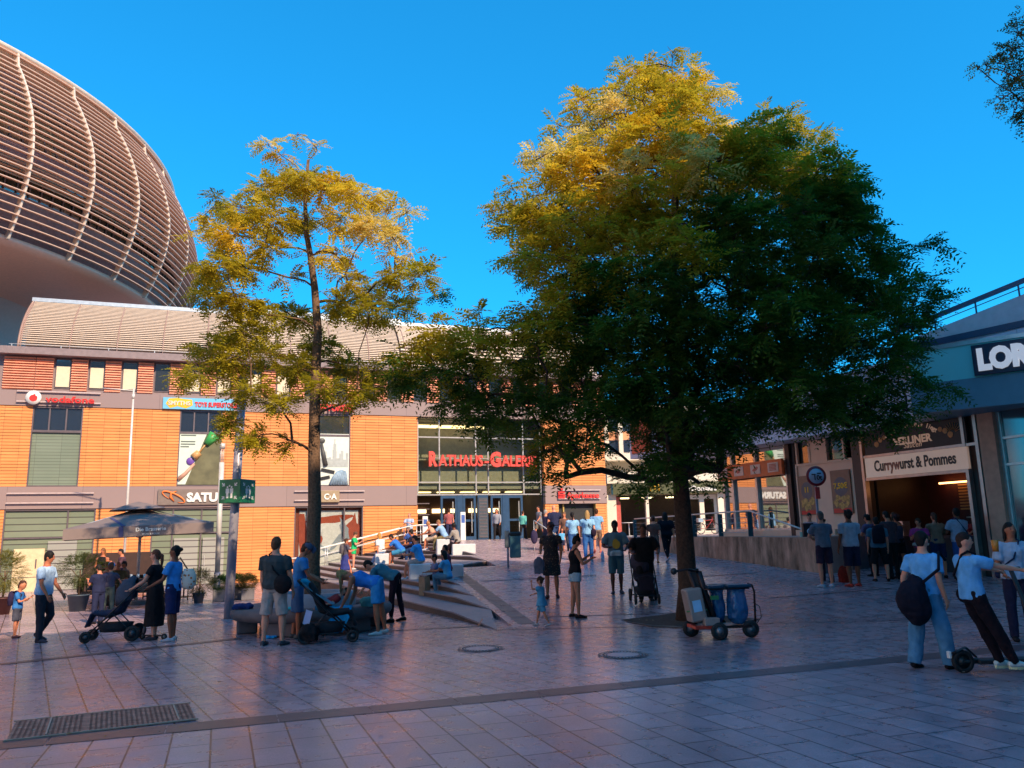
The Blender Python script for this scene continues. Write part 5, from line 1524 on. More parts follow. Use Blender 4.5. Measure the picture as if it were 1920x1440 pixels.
    if hk == 'curly':
        r2 = random.Random(int(seed * 10))
        for q in range(26):
            dv = Vector((r2.gauss(0, 1), r2.gauss(-.5, .8), r2.gauss(.6, .8))).normalized(); mb.ball(hb + HM @ Vector((dv.x * .085, dv.y * .095, dv.z * .10)) * HS, .026 * HS, .026 * HS, .026 * HS, None, 8, 5)
    if hk in ('long', 'hang'):
        dn = Vector((0, 0, -1)) if hk == 'hang' else -hup
        l = .30 if hk == 'long' else .26
        mb.loft([(hb - hf * .03 * HS, hr, hf, .078 * HS, .06 * HS), (hb - hf * .045 * HS + dn * l * .5 * HS, hr, hf, .082 * HS, .042 * HS), (hb - hf * .05 * HS + dn * l * HS, hr, hf, .07 * HS, .03 * HS)], 12)
        if hk == 'hang': mb.loft([(hb, hr, hf, .08 * HS, .08 * HS), (hb + dn * .15 * HS + hf * .03, hr, hf, .09 * HS, .09 * HS), (hb + dn * .30 * HS + hf * .02, hr, hf, .06 * HS, .06 * HS)], 12)
        for sx in (1, -1): mb.tube([hb + hr * (sx * .072 * HS), hb + hr * (sx * .08 * HS) + dn * .12 * HS, hb + hr * (sx * .075 * HS) + dn * .22 * HS - hf * .02], [.025 * HS, .026 * HS, .015 * HS], 8)
    if hk == 'bun': mb.ball(hc - hf * .105 * HS + hup * .03 * HS, .042 * HS, .042 * HS, .042 * HS, HM, 10, 8)
    if hk == 'topbun': mb.ball(hc - hf * .03 * HS + hup * .14 * HS, .04 * HS, .04 * HS, .035 * HS, HM, 10, 8)
    if hk == 'pony': mb.tube([hc - hf * .09 * HS + hup * .03 * HS, hc - hf * .13 * HS - hup * .02 * HS, hc - hf * .12 * HS - hup * .14 * HS, hc - hf * .10 * HS - hup * .24 * HS], [.022 * HS, .032 * HS, .03 * HS, .010 * HS], 8)
    if mb.v:
        me = remeshed(mb, vox * .9, 1, .013, seed); me.materials.append(M('hair_%d_%d' % (int(hcol[0] * 999), int(hcol[2] * 999)), hcol, .7, var=.3, scale=40, spec=.3))
        o = D.objects.new('hair', me); COL.objects.link(o); o.parent = root
    if ps.get('cap'):
        mb = MB(); mb.ball(hc + hup * .04 * HS, .086 * HS, .100 * HS, .085 * HS, HM, 16, 10)
        mb.tube([hc + hf * .06 * HS + hup * .05 * HS, hc + hf * .165 * HS + hup * .035 * HS], [(.07 * HS, .012 * HS), (.055 * HS, .008 * HS)], 12)
        me = remeshed(mb, .010, 1); me.materials.append(cloth(ps['cap'])); o = D.objects.new('cap', me); COL.objects.link(o); o.parent = root
    if ps.get('glasses'):
        mb = MB()
        for sx in (1, -1):
            mb.ball(hc + hf * .093 * HS + hr * (sx * .032 * HS) + hup * .014 * HS, .024 * HS, .006, .018 * HS, HM, 10, 6)
            mb.tube([hc + hf * .09 * HS + hr * (sx * .055 * HS) + hup * .018 * HS, hc + hr * (sx * .082 * HS) + hup * .018 * HS], .004, 4)
        mb.build('glasses', m_eye, root)
    # ---- shoes
    if shoe:
        for i in (0, 1):
            mb = MB(); H, K, A = J[i]; fd = footdir(i); dn = Vector((0, 0, -1)); hr0 = Vector((fd.y, -fd.x, 0)).normalized(); uz = Vector((0, 0, 1))
            a0 = A + dn * .028 * S
            mb.loft([(a0 - fd * .075 * S + dn * .01 * S, hr0, uz, .026 * S, .022 * S), (a0 - fd * .05 * S, hr0, uz, .040 * S, .045 * S), (a0 + fd * .04 * S, hr0, uz, .044 * S, .042 * S), (a0 + fd * .12 * S + dn * .012 * S, hr0, uz, .048 * S, .028 * S), (a0 + fd * .185 * S + dn * .018 * S, hr0, uz, .030 * S, .018 * S)], 12)
            me = remeshed(mb, .010, 1); me.materials.append(cloth(shoe)); o = D.objects.new('shoe', me); COL.objects.link(o); o.parent = root
            if ps.get('sole'):
                mb = MB(); a0 = A + Vector((0, 0, -.060 * S))
                mb.tube([a0 - fd * .07 * S, a0 + fd * .06 * S, a0 + fd * .18 * S - Vector((0, 0, .002))], [(.038 * S, .016 * S), (.046 * S, .014 * S), (.034 * S, .012 * S)], 10)
                mb.build('sole', cloth(ps['sole']), o)
    W2 = Matrix.Translation((x, y, z)) @ Matrix.Rotation(R_(rz), 4, 'Z')
    return dict(root=root, W=W2, hand=[W2 @ (a[2] + a[3] * .09 * S) for a in arms], sh=[W2 @ a[0] for a in arms], pel=W2 @ pel, chest=W2 @ tor(.32), head=W2 @ hc, S=S,
                up=(W2.to_3x3() @ up), fwd=(W2.to_3x3() @ fwd), rt=(W2.to_3x3() @ rt), loc=dict(pel=pel, up=up, fwd=fwd, rt=rt, sh=[a[0] for a in arms], tor=tor, J=J))
def pl(px, pyf, pyh=None):
    """place by the pixel of the feet; height from the pixel of the crown"""
    p = G(px, pyf)
    h = None
    if pyh is not None: h = aty(px, pyh, p.y).z - p.z
    return p.x, p.y, hz(p.x, p.y) if abs(hz(p.x, p.y) - p.z) < .3 else p.z, h
def prn(name, c1, c2, scale):
    if name in _M: return _M[name]
    m, t, p = princ(name)
    tc = t.nodes.new('ShaderNodeTexCoord'); v = t.nodes.new('ShaderNodeTexVoronoi'); v.inputs['Scale'].default_value = scale
    t.links.new(tc.outputs['Object'], v.inputs['Vector'])
    r = t.nodes.new('ShaderNodeValToRGB'); r.color_ramp.interpolation = 'CONSTANT'
    r.color_ramp.elements[0].color = c2 + (1,); r.color_ramp.elements[1].position = .28; r.color_ramp.elements[1].color = c1 + (1,)
    t.links.new(v.outputs['Distance'], r.inputs[0]); t.links.new(r.outputs[0], p.inputs['Base Color']); p.inputs['Roughness'].default_value = .85
    _M[name] = m; return m
# ================================================================= STREET FURNITURE
m_pole = M('pole_bluegrey', (.34, .32, .38), .4, metal=.2)
m_pwhite = M('pole_white', (.72, .66, .60), .4, metal=.2)
m_black2 = M('black_plastic', (.018, .018, .02), .45)
m_conc = M('bench_concrete', (.17, .125, .125), .8, var=.15, scale=8, bump=.3)
m_rub = M('rubber', (.012, .012, .013), .7)
p = G(428, 1162)
root = empty('sign_pole', p, 0, 'thick blue grey steel pole in front of the round bench, carrying a green cube sign', 'pole')
mb = MB(); mb.tube([(0, 0, 0), (.05, 0, 2.6), (.12, 0, 5.6)], [.105, .100, .095], 20); mb.build('shaft', m_pole, root)
mb = MB(); mb.lathe([(.16, 0), (.16, .015), (.11, .02)], 20); mb.build('base_plate', m_pole, root)
zc = zpx(438, 922, p.y); hh = .545
cube = empty('assembly_point_sign', (p.x + .09, p.y, zc - hh / 2), R_(-17), 'green cube sign with white people and arrows wrapped around the blue grey pole', 'sign')
mb = MB(); mb.rbox(-.29, .29, -.29, .29, 0, hh, .012); mb.build('box', M('sign_green', (.012, .17, .075), .4, var=.04), cube)
for side in range(4):
    T = Matrix.Rotation(side * PI / 2, 4, 'Z')
    mb = MB()
    def pic_(poly): mb.add([T @ Vector((x_, -.294, hh / 2 + z_)) for x_, z_ in poly], [tuple(range(len(poly)))])
    for sx in (-1, 1):
        for sz in (-1, 1):
            c_ = Vector((sx * .20, sz * .185)); di = Vector((-sx, -sz)) * .05; pe = Vector((sz, -sx)) * .010
            pic_([tuple(c_ + pe), tuple(c_ - pe), tuple(c_ - pe + di), tuple(c_ + pe + di)])
            t_ = c_ + di * 1.4
            pic_([tuple(t_), tuple(t_ + Vector((sx * .07, 0))), tuple(t_ + Vector((sx * .07, sz * .018))), tuple(t_ + Vector((sx * .02, sz * .018)))])
            pic_([tuple(t_), tuple(t_ + Vector((0, sz * .07))), tuple(t_ + Vector((sx * .018, sz * .07))), tuple(t_ + Vector((sx * .018, sz * .02)))])
    for cx_ in (-.055, .055):
        pic_([(cx_ - .045, .06), (cx_ + .045, .06), (cx_ + .045, -.05), (cx_ + .03, -.05), (cx_ + .03, -.16), (cx_ - .03, -.16), (cx_ - .03, -.05), (cx_ - .045, -.05)])
        pic_([(cx_ + .024 * math.cos(a / 10 * 2 * PI), .09 + .024 * math.sin(a / 10 * 2 * PI)) for a in range(10)])
    pic_([(.022 * math.cos(a / 10 * 2 * PI), .12 + .022 * math.sin(a / 10 * 2 * PI)) for a in range(10)])
    mb.build('pictogram', m_whitep, cube)
def flagpole(px0, py0, px1, py1, r, label, arm=False):
    p = G(px0, py0); t = aty(px1, py1, p.y)
    root = empty('flagpole', p, 0, label, 'pole', 'white poles in front of the shopping centre')
    mb = MB(); mb.tube([(0, 0, 0), tuple((t - p) * .5), tuple(t - p)], [r, r * .9, r * .7], 12); mb.build('shaft', m_pwhite, root)
    if arm:
        q = (t - p) + Vector((0, 0, -.1)); mb = MB(); mb.tube([q, q + Vector((-1.25, -.2, .10))], .022, 6); mb.tube([q + Vector((0, 0, -.35)), q + Vector((0, 0, -.15))], r * 1.2, 8); mb.build('arm', m_pwhite, root)
    return root
flagpole(229, 1112, 251, 728, .055, 'tall white pole with a short side arm, in front of the parasol', True)
flagpole(503, 1085, 512, 745, .045, 'tall thin white pole left of the slender golden tree')
p = G(405, 1128); t = aty(416, 862, p.y) - p
root = empty('lamp_post', p, 0, 'thick white lamp post with a narrow cylindrical head left of the green cube sign', 'lamp post')
mb = MB(); mb.tube([(0, 0, 0), (0, 0, .9)], .10, 16); mb.build('base_tube', m_pole, root)
mb = MB(); mb.tube([(0, 0, .9), tuple(t * .98)], .078, 16); mb.build('shaft', m_pwhite, root)
mb = MB()
for a in range(4): c_ = Vector((.05 * math.cos(a * PI / 2), .05 * math.sin(a * PI / 2), 0)); mb.tube([t * .98 + c_, t * .98 + c_ + Vector((0, 0, .45))], .010, 5)
mb.tube([t * .98 + Vector((0, 0, .45)), t * .98 + Vector((0, 0, .62))], .085, 14); mb.build('lamp_head', m_pwhite, root)
# round bench about the slender tree
root = empty('ring_bench', B1, 0, 'round grey stone bench encircling the slender golden tree', 'bench')
mb = MB(); mb.lathe([(1.0, .26), (1.40, .24), (1.50, .26), (1.55, .33), (1.55, .40), (1.50, .46), (1.0, .47), (.95, .42), (.95, .30), (1.0, .26)], 64); mb.build('seat', m_conc, root)
for k in range(6):
    T = Matrix.Rotation(k * PI / 3 + .35, 4, 'Z')
    mb = MB(); mb.rbox(1.05, 1.42, -.30, .30, 0, .27, .03, T); mb.build('support', m_conc, root)
mb = MB(); mb.lathe([(.62, 0), (.62, .62), (.66, .70), (.80, .70), (.84, .62), (.84, 0)], 40); mb.build('planter_ring', M('ring_pale', (.30, .31, .36), .6), root)
mb = MB(); mb.lathe([(.0, .40), (.63, .38)], 24); mb.build('soil', _M['soil'], root)
# waste bin on its post
p = G(953, 1064)
root = empty('waste_bin', p, 0, 'blue grey waste bin hung on a post at the foot of the upper plaza', 'bin')
mb = MB(); mb.tube([(0, 0, 0), (0, 0, 1.25)], .035, 10); mb.build('post', m_pole, root)
mb = MB(); mb.rbox(.06, .42, -.16, .16, .30, 1.0, .03); mb.build('bin_body', M('bin_teal', (.045, .12, .15), .45), root)
mb = MB(); mb.rbox(.05, .43, -.17, .17, 1.0, 1.12, .03); mb.build('lid', m_black2, root)
mb = MB(); mb.rbox(-.10, .06, -.08, .08, .62, 1.18, .02); mb.build('ashtray', M('bin_grey', (.16, .18, .20), .4, metal=.4), root)
# stair handrails
for n_, (a_, b_, sh_, lab) in enumerate(((9.9, 16.0, 1.25, 'pale steel stair handrail nearer to the steps beside the terracotta wall'), (9.9, 16.0, .35, 'pale steel stair handrail closest to the terracotta wall'))):
    root = empty('stair_handrail', fac(9.9, sh_, 0), 0, lab, 'handrail', 'stair handrails')
    base = fac(9.9, sh_, 0); mb = MB(); pr = []
    N = 9
    for i in range(N + 1):
        s = a_ + (b_ - a_) * i / N; q = fac(s, sh_); z = RISE * max(0, min(10, (s - 9.6) / .62 + .2)) if i else -.1
        top = q - base + Vector((0, 0, z + .95)); pr.append(top)
        if i % 2 == 0 or i == N:
            pm = MB(); pm.tube([q - base + Vector((0, 0, z - .15)), top], .022, 8); pm.build('post', m_alu, root)
    e_ = pr[-1] + FE * 1.3; 
    mb.tube([pr[0] - FE * .9 + Vector((0, 0, -.05))] + pr + [e_], .030, 8); mb.build('rail', m_pwhite, root)
    mb = MB(); mb.tube([q_ - Vector((0, 0, .35)) for q_ in pr], .016, 6); mb.build('lower_rail', m_alu, root)
# terrace railing
yy = [24.6, 27.4, 30.5, 33.5, 36.4]
root = empty('terrace_railing', (wallx(30) + .8, 30.4, 1.47), 0, 'railing with dark teal posts and thin wires along the terrace edge', 'railing')
o_ = Vector(root.location); tops = []
def tp(px, Y, z): q = aty(px, 1000, Y); return Vector((q.x, Y, z)) - o_
posts = [(1408, 29.0), (1352, 31.0), (1303, 33.5), (1248, 37), (1191, 41)]
for px, Y in posts:
    a_, b_ = tp(px, Y, 1.46), tp(px, Y, 2.32)
    pm = MB(); pm.box(a_.x - .085, a_.x + .085, a_.y - .03, a_.y + .03, a_.z, b_.z); pm.build('post', M('post_teal', (.02, .09, .12), .4, metal=.3), root); tops.append(b_)
mb = MB(); e1 = tp(1528, 23.6, 1.55)
mb.tube([e1, tops[0] + Vector((0, 0, .05))] + [t_ + Vector((0, 0, .05)) for t_ in tops[1:]], .028, 8); mb.build('rail', m_pwhite, root)
for dz in (.18, .36, .54, .70):
    mb = MB(); mb.tube([t_ - Vector((0, 0, dz)) for t_ in tops], .008, 5); mb.build('wire', m_alu, root)
# traffic sign
p = G(1540, 1081); t = aty(1529, 893, p.y) - p
root = empty('round_traffic_sign', p, 0, 'round red rimmed traffic sign on a pole behind the queue at the wall end', 'traffic sign')
mb = MB(); mb.tube([(0, 0, 0), (t.x, 0, t.z + .22)], .032, 10); mb.build('post', m_pole, root)
for k, (r0, r1, y_, m_, nm) in enumerate(((0, .275, -.05, M('sign_rim_red', (.40, .02, .03), .4), 'disc'), (0, .205, -.062, M('sign_face', (.55, .60, .72), .4), 'face'))):
    mb = MB(); mb.lathe([(0, -.01), (r1, -.01), (r1, .01), (0, .01)], 32, (t.x, y_, t.z), Matrix.Rotation(PI / 2, 3, 'X')); mb.build(nm, m_, root)
mb = MB(); txt(mb, '10t', .18, t.x + .03, -.075, t.z - .10, ext=.002, bold=.006); mb.box(t.x - .13, t.x - .02, -.078, -.074, t.z + .03, t.z + .06); mb.box(t.x + .02, t.x + .13, -.078, -.074, t.z + .06, t.z + .09); mb.build('symbol', m_black, root)
mb = MB(); mb.box(t.x - .06, t.x + .06, -.06, -.03, t.z - .62, t.z - .30); mb.build('red_tag', m_red, root)
# manhole covers
m_iron = M('cast_iron', (.20, .14, .13), .5, metal=.5, var=.3, scale=40, bump=.5)
for px, py, lab in ((901, 1217, 'round manhole cover nearer the foot of the steps'), (1168, 1229, 'round manhole cover nearer the cleaning cart')):
    p = G(px, py); p.z = .012
    root = empty('manhole_cover', p, 0, lab, 'manhole cover', 'manhole covers')
    mb = MB(); mb.lathe([(.325, .002), (.335, .006), (.345, .006), (.355, .0)], 48); mb.lathe([(.22, .0), (.235, .005), (.25, .0)], 48); mb.build('rings', m_iron, root)
    mb = MB(); mb.lathe([(0, .001), (.30, .001)], 40); mb.build('lid', M('lid_paving', (.44, .31, .34), .34, var=.2, scale=20), root)
    mb = MB()
    for k in range(36): a_ = k * PI / 18; mb.box(.262, .29, -.010, .010, .0, .006, Matrix.Rotation(a_, 4, 'Z'))
    mb.build('lug', m_iron, root)
# drain grate
q = [G(*c_) for c_ in ((7, 1392), (364, 1351), (356, 1320), (34, 1355))]
c_ = sum(q, Vector()) / 4; d = (q[1] - q[0]); L1 = ((q[1] - q[0]).length + (q[2] - q[3]).length) / 2; ang = math.atan2(d.y, d.x); wd = abs((q[3] - q[0]).cross(d.normalized()).z)
root = empty('drain_grate', (c_.x, c_.y, .008), ang, 'long rusty cast iron drain grate set in the paving at the lower left', 'grate')
mb = MB(); mb.box(-L1 / 2, L1 / 2, -wd / 2, wd / 2, -.01, .008); mb.build('tray', M('grate_rust', (.50, .22, .15), .8, var=.3, scale=10, spec=.1), root)
mb = MB()
nx = int(L1 / .045); ny = int(wd / .045)
for i in range(nx):
    if abs(i / nx - .62) < .006 or abs(i / nx - .37) < .006: continue
    for j in range(ny):
        x_ = -L1 / 2 + .03 + i * .045; y_ = -wd / 2 + .02 + j * .045
        mb.add([(x_, y_, .0095), (x_ + .020, y_ + .004, .0095), (x_ + .022, y_ + .020, .0095), (x_, y_ + .020, .0095)], [(0, 1, 2, 3)])
tag(mb.build('hole', M('grate_hole', (.13, .06, .045), .9, spec=.05), root), kind='stuff')
mb = MB()
for x_ in (-L1 / 2 + .30, L1 / 2 - .16): mb.box(x_, x_ + .015, -wd / 2 + .03, wd / 2 - .03, .008, .016)
mb.box(-L1 / 2 - .02, L1 / 2 + .02, -wd / 2 - .02, -wd / 2, .0, .012); mb.box(-L1 / 2 - .02, L1 / 2 + .02, wd / 2, wd / 2 + .02, .0, .012); mb.build('frame', M('grate_edge', (.60, .38, .27), .7, spec=.2), root)
# ---------------------------------------------------------------- parasol and café
pc = Vector((xpx(263, 25.5), 25.5, zlow(-11, 25.5)))
root = empty('parasol', pc, TH + R_(8), 'huge grey square café parasol with pale lettering on its edge flap', 'parasol')
m_par = M('parasol_grey', (.22, .165, .155), .8, var=.05); m_parn = M('parasol_navy', (.06, .06, .16), .8)
ze, zt2 = 2.36, 2.95
mb = MB(); mb.tube([(0, 0, 0), (0, 0, 3.1)], .045, 10); mb.build('pole', m_pwhite, root)
mb = MB(); mb.rbox(-.4, .4, -.4, .4, 0, .12, .02); mb.build('base', m_conc, root)
hw = 2.0; tilt = Matrix.Rotation(R_(-2.2), 4, 'Y')
mb = MB(); NQ = 10; vs = []
def can(u, v):
    r = max(abs(u), abs(v)); k = 1 - r
    return tilt @ Vector((u * hw, v * hw, ze - .0 + (zt2 - ze) * (k ** .9) - .05 * math.sin(PI * r) * (1 - abs(abs(u) - abs(v)))))
for j in range(NQ * 2 + 1):
    for i in range(NQ * 2 + 1): vs.append(can(i / NQ - 1, j / NQ - 1))
n = NQ * 2 + 1
mb.add(vs, [(j * n + i, j * n + i + 1, (j + 1) * n + i + 1, (j + 1) * n + i) for j in range(n - 1) for i in range(n - 1)], True)
cn = mb.build('canopy', m_par, root)
mb = MB()
cs = [(-1, -1), (1, -1), (1, 1), (-1, 1)]
for (a0, a1), (b0, b1) in zip(cs, cs[1:] + cs[:1]):
    for k in range(8):
        A_ = can(a0 + (b0 - a0) * k / 8, a1 + (b1 - a1) * k / 8); B_ = can(a0 + (b0 - a0) * (k + 1) / 8, a1 + (b1 - a1) * (k + 1) / 8)
        mb.quad(A_, B_, B_ - Vector((0, 0, .30)), A_ - Vector((0, 0, .30)))
mb.build('flap', m_par, cn)
mb = MB(); txt(mb, 'Die Brasserie', .15, .25, -hw - .015, ze - .16, ext=.002, bold=.003, T=tilt); txt(mb, 'STEAK & HOUSE', .065, .25, -hw - .015, ze - .27, ext=.002, T=tilt); mb.build('lettering', m_whitep, cn)
mb = MB(); mb.quad(*[tilt @ Vector(v) for v in ((-.60, -hw - .012, ze), (-.48, -hw - .012, ze), (-.48, -hw - .012, ze - .30), (-.60, -hw - .012, ze - .30))])
mb.quad(can(-.26, -1) + Vector((0, -.01, .012)), can(-.21, -1) + Vector((0, -.01, .012)), can(-.36, -.5) + Vector((0, 0, .02)), can(-.41, -.5) + Vector((0, 0, .02))); mb.build('strap', m_parn, cn)
mb = MB(); vs = []
for j in range(9):
    for i in range(9):
        u, v = i / 4 - 1, j / 4 - 1; r = max(abs(u), abs(v)); vs.append(tilt @ Vector((u * .80, v * .80, zt2 + .20 - .26 * r ** 1.1)))
mb.add(vs, [(j * 9 + i, j * 9 + i + 1, (j + 1) * 9 + i + 1, (j + 1) * 9 + i) for j in range(8) for i in range(8)], True); mb.build('vent_top', m_par, cn)
mb = MB()
for sx, sy in cs: mb.tube([(0, 0, 2.95), can(sx * .98, sy * .98) - Vector((0, 0, .04))], .015, 5); mb.tube([(0, 0, 2.0), can(sx * .5, sy * .5) - Vector((0, 0, .04))], .012, 5)
mb.build('rib', m_alu, root)
m_wick = M('wicker_dark', (.045, .025, .02), .7, var=.3, scale=60)
def chair():
    r = empty('cafe_chair', (0, 0, 0), 0, 'dark wicker café chair under the parasol', 'chair', 'café chairs under the parasol')
    mb = MB(); mb.rbox(-.25, .25, -.24, .24, .40, .46, .02); mb.build('seat', m_wick, r)
    mb = MB(); mb.rbox(-.25, .25, -.27, -.23, .44, .86, .015); mb.build('backrest', m_wick, r)
    for sx in (-1, 1):
        for sy in (-1, 1): mb = MB(); mb.tube([(sx * .22, sy * .21, 0), (sx * .22, sy * .21, .41)], .018, 6); mb.build('leg', m_wick, r)
        mb = MB(); mb.tube([(sx * .25, -.22, .66), (sx * .25, .2, .66), (sx * .25, .2, .44)], .018, 6); mb.build('armrest', m_wick, r)
    return r
ch0 = chair(); used = [0]
def place_chair(px, Y, rz, label):
    o = ch0 if not used[0] else copy_tree(ch0); used[0] = 1
    X = xpx(px, Y, 1100); o.location = (X, Y, zlow(X, Y)); o.rotation_euler = (0, 0, R_(rz)); o['label'] = label
for a in ((168, 24.5, -80, 'dark wicker café chair beside the round olive pot'), (196, 23.8, 10, 'dark wicker chair left of the child in the blue cap'), (250, 26.5, 170, 'dark wicker chair behind the café side table'), (182, 27.5, 160, 'dark wicker chair by the terracotta wall under the parasol'), (330, 28.5, 100, 'dark wicker chair right of the parasol beside the small potted bush'), (346, 27.5, -90, 'dark wicker chair just left of the small potted bush')): place_chair(*a)
def ctable(px, Y, label):
    X = xpx(px, Y, 1100)
    r = empty('cafe_table', (X, Y, zlow(X, Y)), 0, label, 'table', 'café tables')
    mb = MB(); mb.rbox(-.4, .4, -.4, .4, .71, .75, .01); mb.build('tabletop', M('table_dark', (.05, .03, .03), .4), r)
    mb = MB(); mb.tube([(0, 0, .03), (0, 0, .71)], .03, 8); mb.build('leg', m_black2, r)
    mb = MB(); mb.rbox(-.25, .25, -.25, .25, 0, .03, .01); mb.build('foot', m_black2, r)
    return Vector((X, Y, zlow(X, Y) + .75))
tA = ctable(208, 26.3, 'café table between the diners under the parasol'); ctable(345, 29.2, 'café table right of the parasol in front of the white doors')
X = xpx(258, 23.6, 1100)
r = empty('side_table', (X, 23.6, zlow(X, 23.6)), TH, 'dark square service table with glasses near the parasol pole', 'table')
mb = MB(); mb.rbox(-.45, .45, -.3, .3, .45, .82, .01); mb.build('cabinet', m_black2, r)
for sx in (-1, 1):
    for sy in (-1, 1): mb = MB(); mb.tube([(sx * .4, sy * .25, 0), (sx * .4, sy * .25, .45)], .02, 6); mb.build('leg', m_black2, r)
for k, dx in enumerate((-.2, .0, .18)):
    g_ = empty('drinking_glass', (X + dx, 23.6, zlow(X, 23.6) + .82), 0, ('left', 'middle', 'right')[k] + ' one of three glasses on the dark service table', 'glass', 'glasses on the service table')
    mb = MB(); mb.lathe([(.0, .002), (.03, .002), (.035, .13), (.031, .13), (.027, .01), (0, .01)], 12); mb.build('cup', M('glass_white', (.7, .7, .68), .2), g_)
X = xpx(215, 29.5, 1100)
r = empty('menu_board', (X, 30.5, zlow(X, 30)), TH, 'dark free standing screen behind the café diners', 'screen')
mb = MB(); mb.box(-1.5, .9, 0, .05, .1, 1.6); mb.build('panel', M('screen_brown', (.05, .02, .015), .6), r)
for x_ in (-1.55, .9): mb = MB(); mb.box(x_, x_ + .05, -.03, .08, 0, 1.65); mb.build('post', m_black2, r)
# plants
def bush(root, c, rx, rz_, n, seed, col, L=(.10, .18), nl=4):
    rs = np.random.default_rng(seed)
    d = rs.normal(size=(n, 3)); d /= np.linalg.norm(d, axis=1, keepdims=True)
    P = np.array(c) + d * (rs.uniform(.2, 1, n) ** .5)[:, None] * np.array([rx, rx, rz_])
    cc = np.array(col) * rs.uniform(.6, 1.3, (n, 1))
    v, k = fronds(P, d + np.array([0, 0, .3]), rs.uniform(L[0], L[1], n), cc, rs, nl=nl, lw=.35)
    quads_obj('foliage', v, k, m_leaf, root)
def potted(px, py, label, pr, ph, stem, cz, rx, rz_, seed, col=(.10, .12, .03), name='potted_tree', n=420, square=False, potm=None):
    p = G(px, py)
    r = empty(name, p, R_(20), label, 'plant')
    mb = MB()
    if square: mb.rbox(-pr, pr, -pr, pr, 0, ph, .02)
    else: mb.lathe([(0, 0), (pr * .72, 0), (pr, ph), (pr * 1.06, ph), (pr * 1.06, ph + .03), (pr * .95, ph + .03), (pr * .9, ph - .02), (0, ph - .02)], 24)
    mb.build('pot', potm or M('pot_blue', (.06, .085, .12), .5), r)
    if stem:
        mb = MB(); mb.tube([(0, 0, ph - .03), (.02, .01, (ph + cz) / 2), (0, 0, cz)], [.03, .022, .018], 8)
        for k in range(5): a_ = k * 1.3; mb.tube([(0, 0, cz - .25), (rx * .5 * math.cos(a_), rx * .5 * math.sin(a_), cz + .05)], [.012, .004], 5)
        mb.build('stem', m_bark, r)
    bush(r, (0, 0, cz), rx, rz_, int(n * 3.2), seed, col)
    return r
potted(145, 1146, 'olive tree in a round blue grey pot left of the parasol seating', .28, .42, True, 1.12, .62, .42, 31)
potted(2, 1152, 'sunlit olive tree in a dark pot cut off at the left edge', .26, .42, True, 1.15, .52, .50, 32, (.22, .20, .03), potm=M('pot_wine', (.10, .03, .03), .5))
potted(372, 1131, 'small bush in a dark blue pot right of the two women', .17, .28, True, .62, .36, .38, 33, (.09, .09, .03), n=260)
m_pg2 = M('planter_grey', (.15, .14, .16), .6)
for px, py, lab, c_ in ((411, 1128, 'round box shrub in a square grey planter behind the blue grey pole', (.04, .10, .02)), (443, 1124, 'dark round shrub in the middle grey planter', (.05, .09, .02)), (464, 1125, 'reddish green shrub in the rightmost grey planter', (.11, .09, .025))):
    potted(px, py, lab, .20, .38, False, .56, .25, .20, 34 + px, c_, 'planter_shrub', 300, True, m_pg2)
# seat blocks on the steps
m_blk = M('block_white', (.62, .62, .64), .6, var=.06)
BL = {}
for key, px, py, w, d_, h, lab in (('a', 714, 1058, .55, .5, .42, 'pale concrete seat block under the woman in white'), ('b', 787, 1084, .72, .5, .44, 'pale seat block under the man in bright blue on the lower steps'), ('c', 851, 1082, .50, .4, .36, 'small pale seat block right of the girl with the phone'), ('d', 868, 1036, .95, .5, .34, 'long pale seat block under the woman in the patterned top'), ('e', 829, 1034, .55, .5, .52, 'tall pale seat block under the seated couple near the doors')):
    p = G(px, py); z = p.z
    o = MB().rbox(-w / 2, w / 2, -d_ / 2, d_ / 2, -.14, h, .025).build('seat_block', m_blk); o.location = (p.x, p.y + d_ / 2, z); o.rotation_euler = (0, 0, R_(12))
    tag(o, lab, 'seat block', 'seat blocks on the steps'); BL[key] = Vector((p.x, p.y + d_ / 2, z + h))
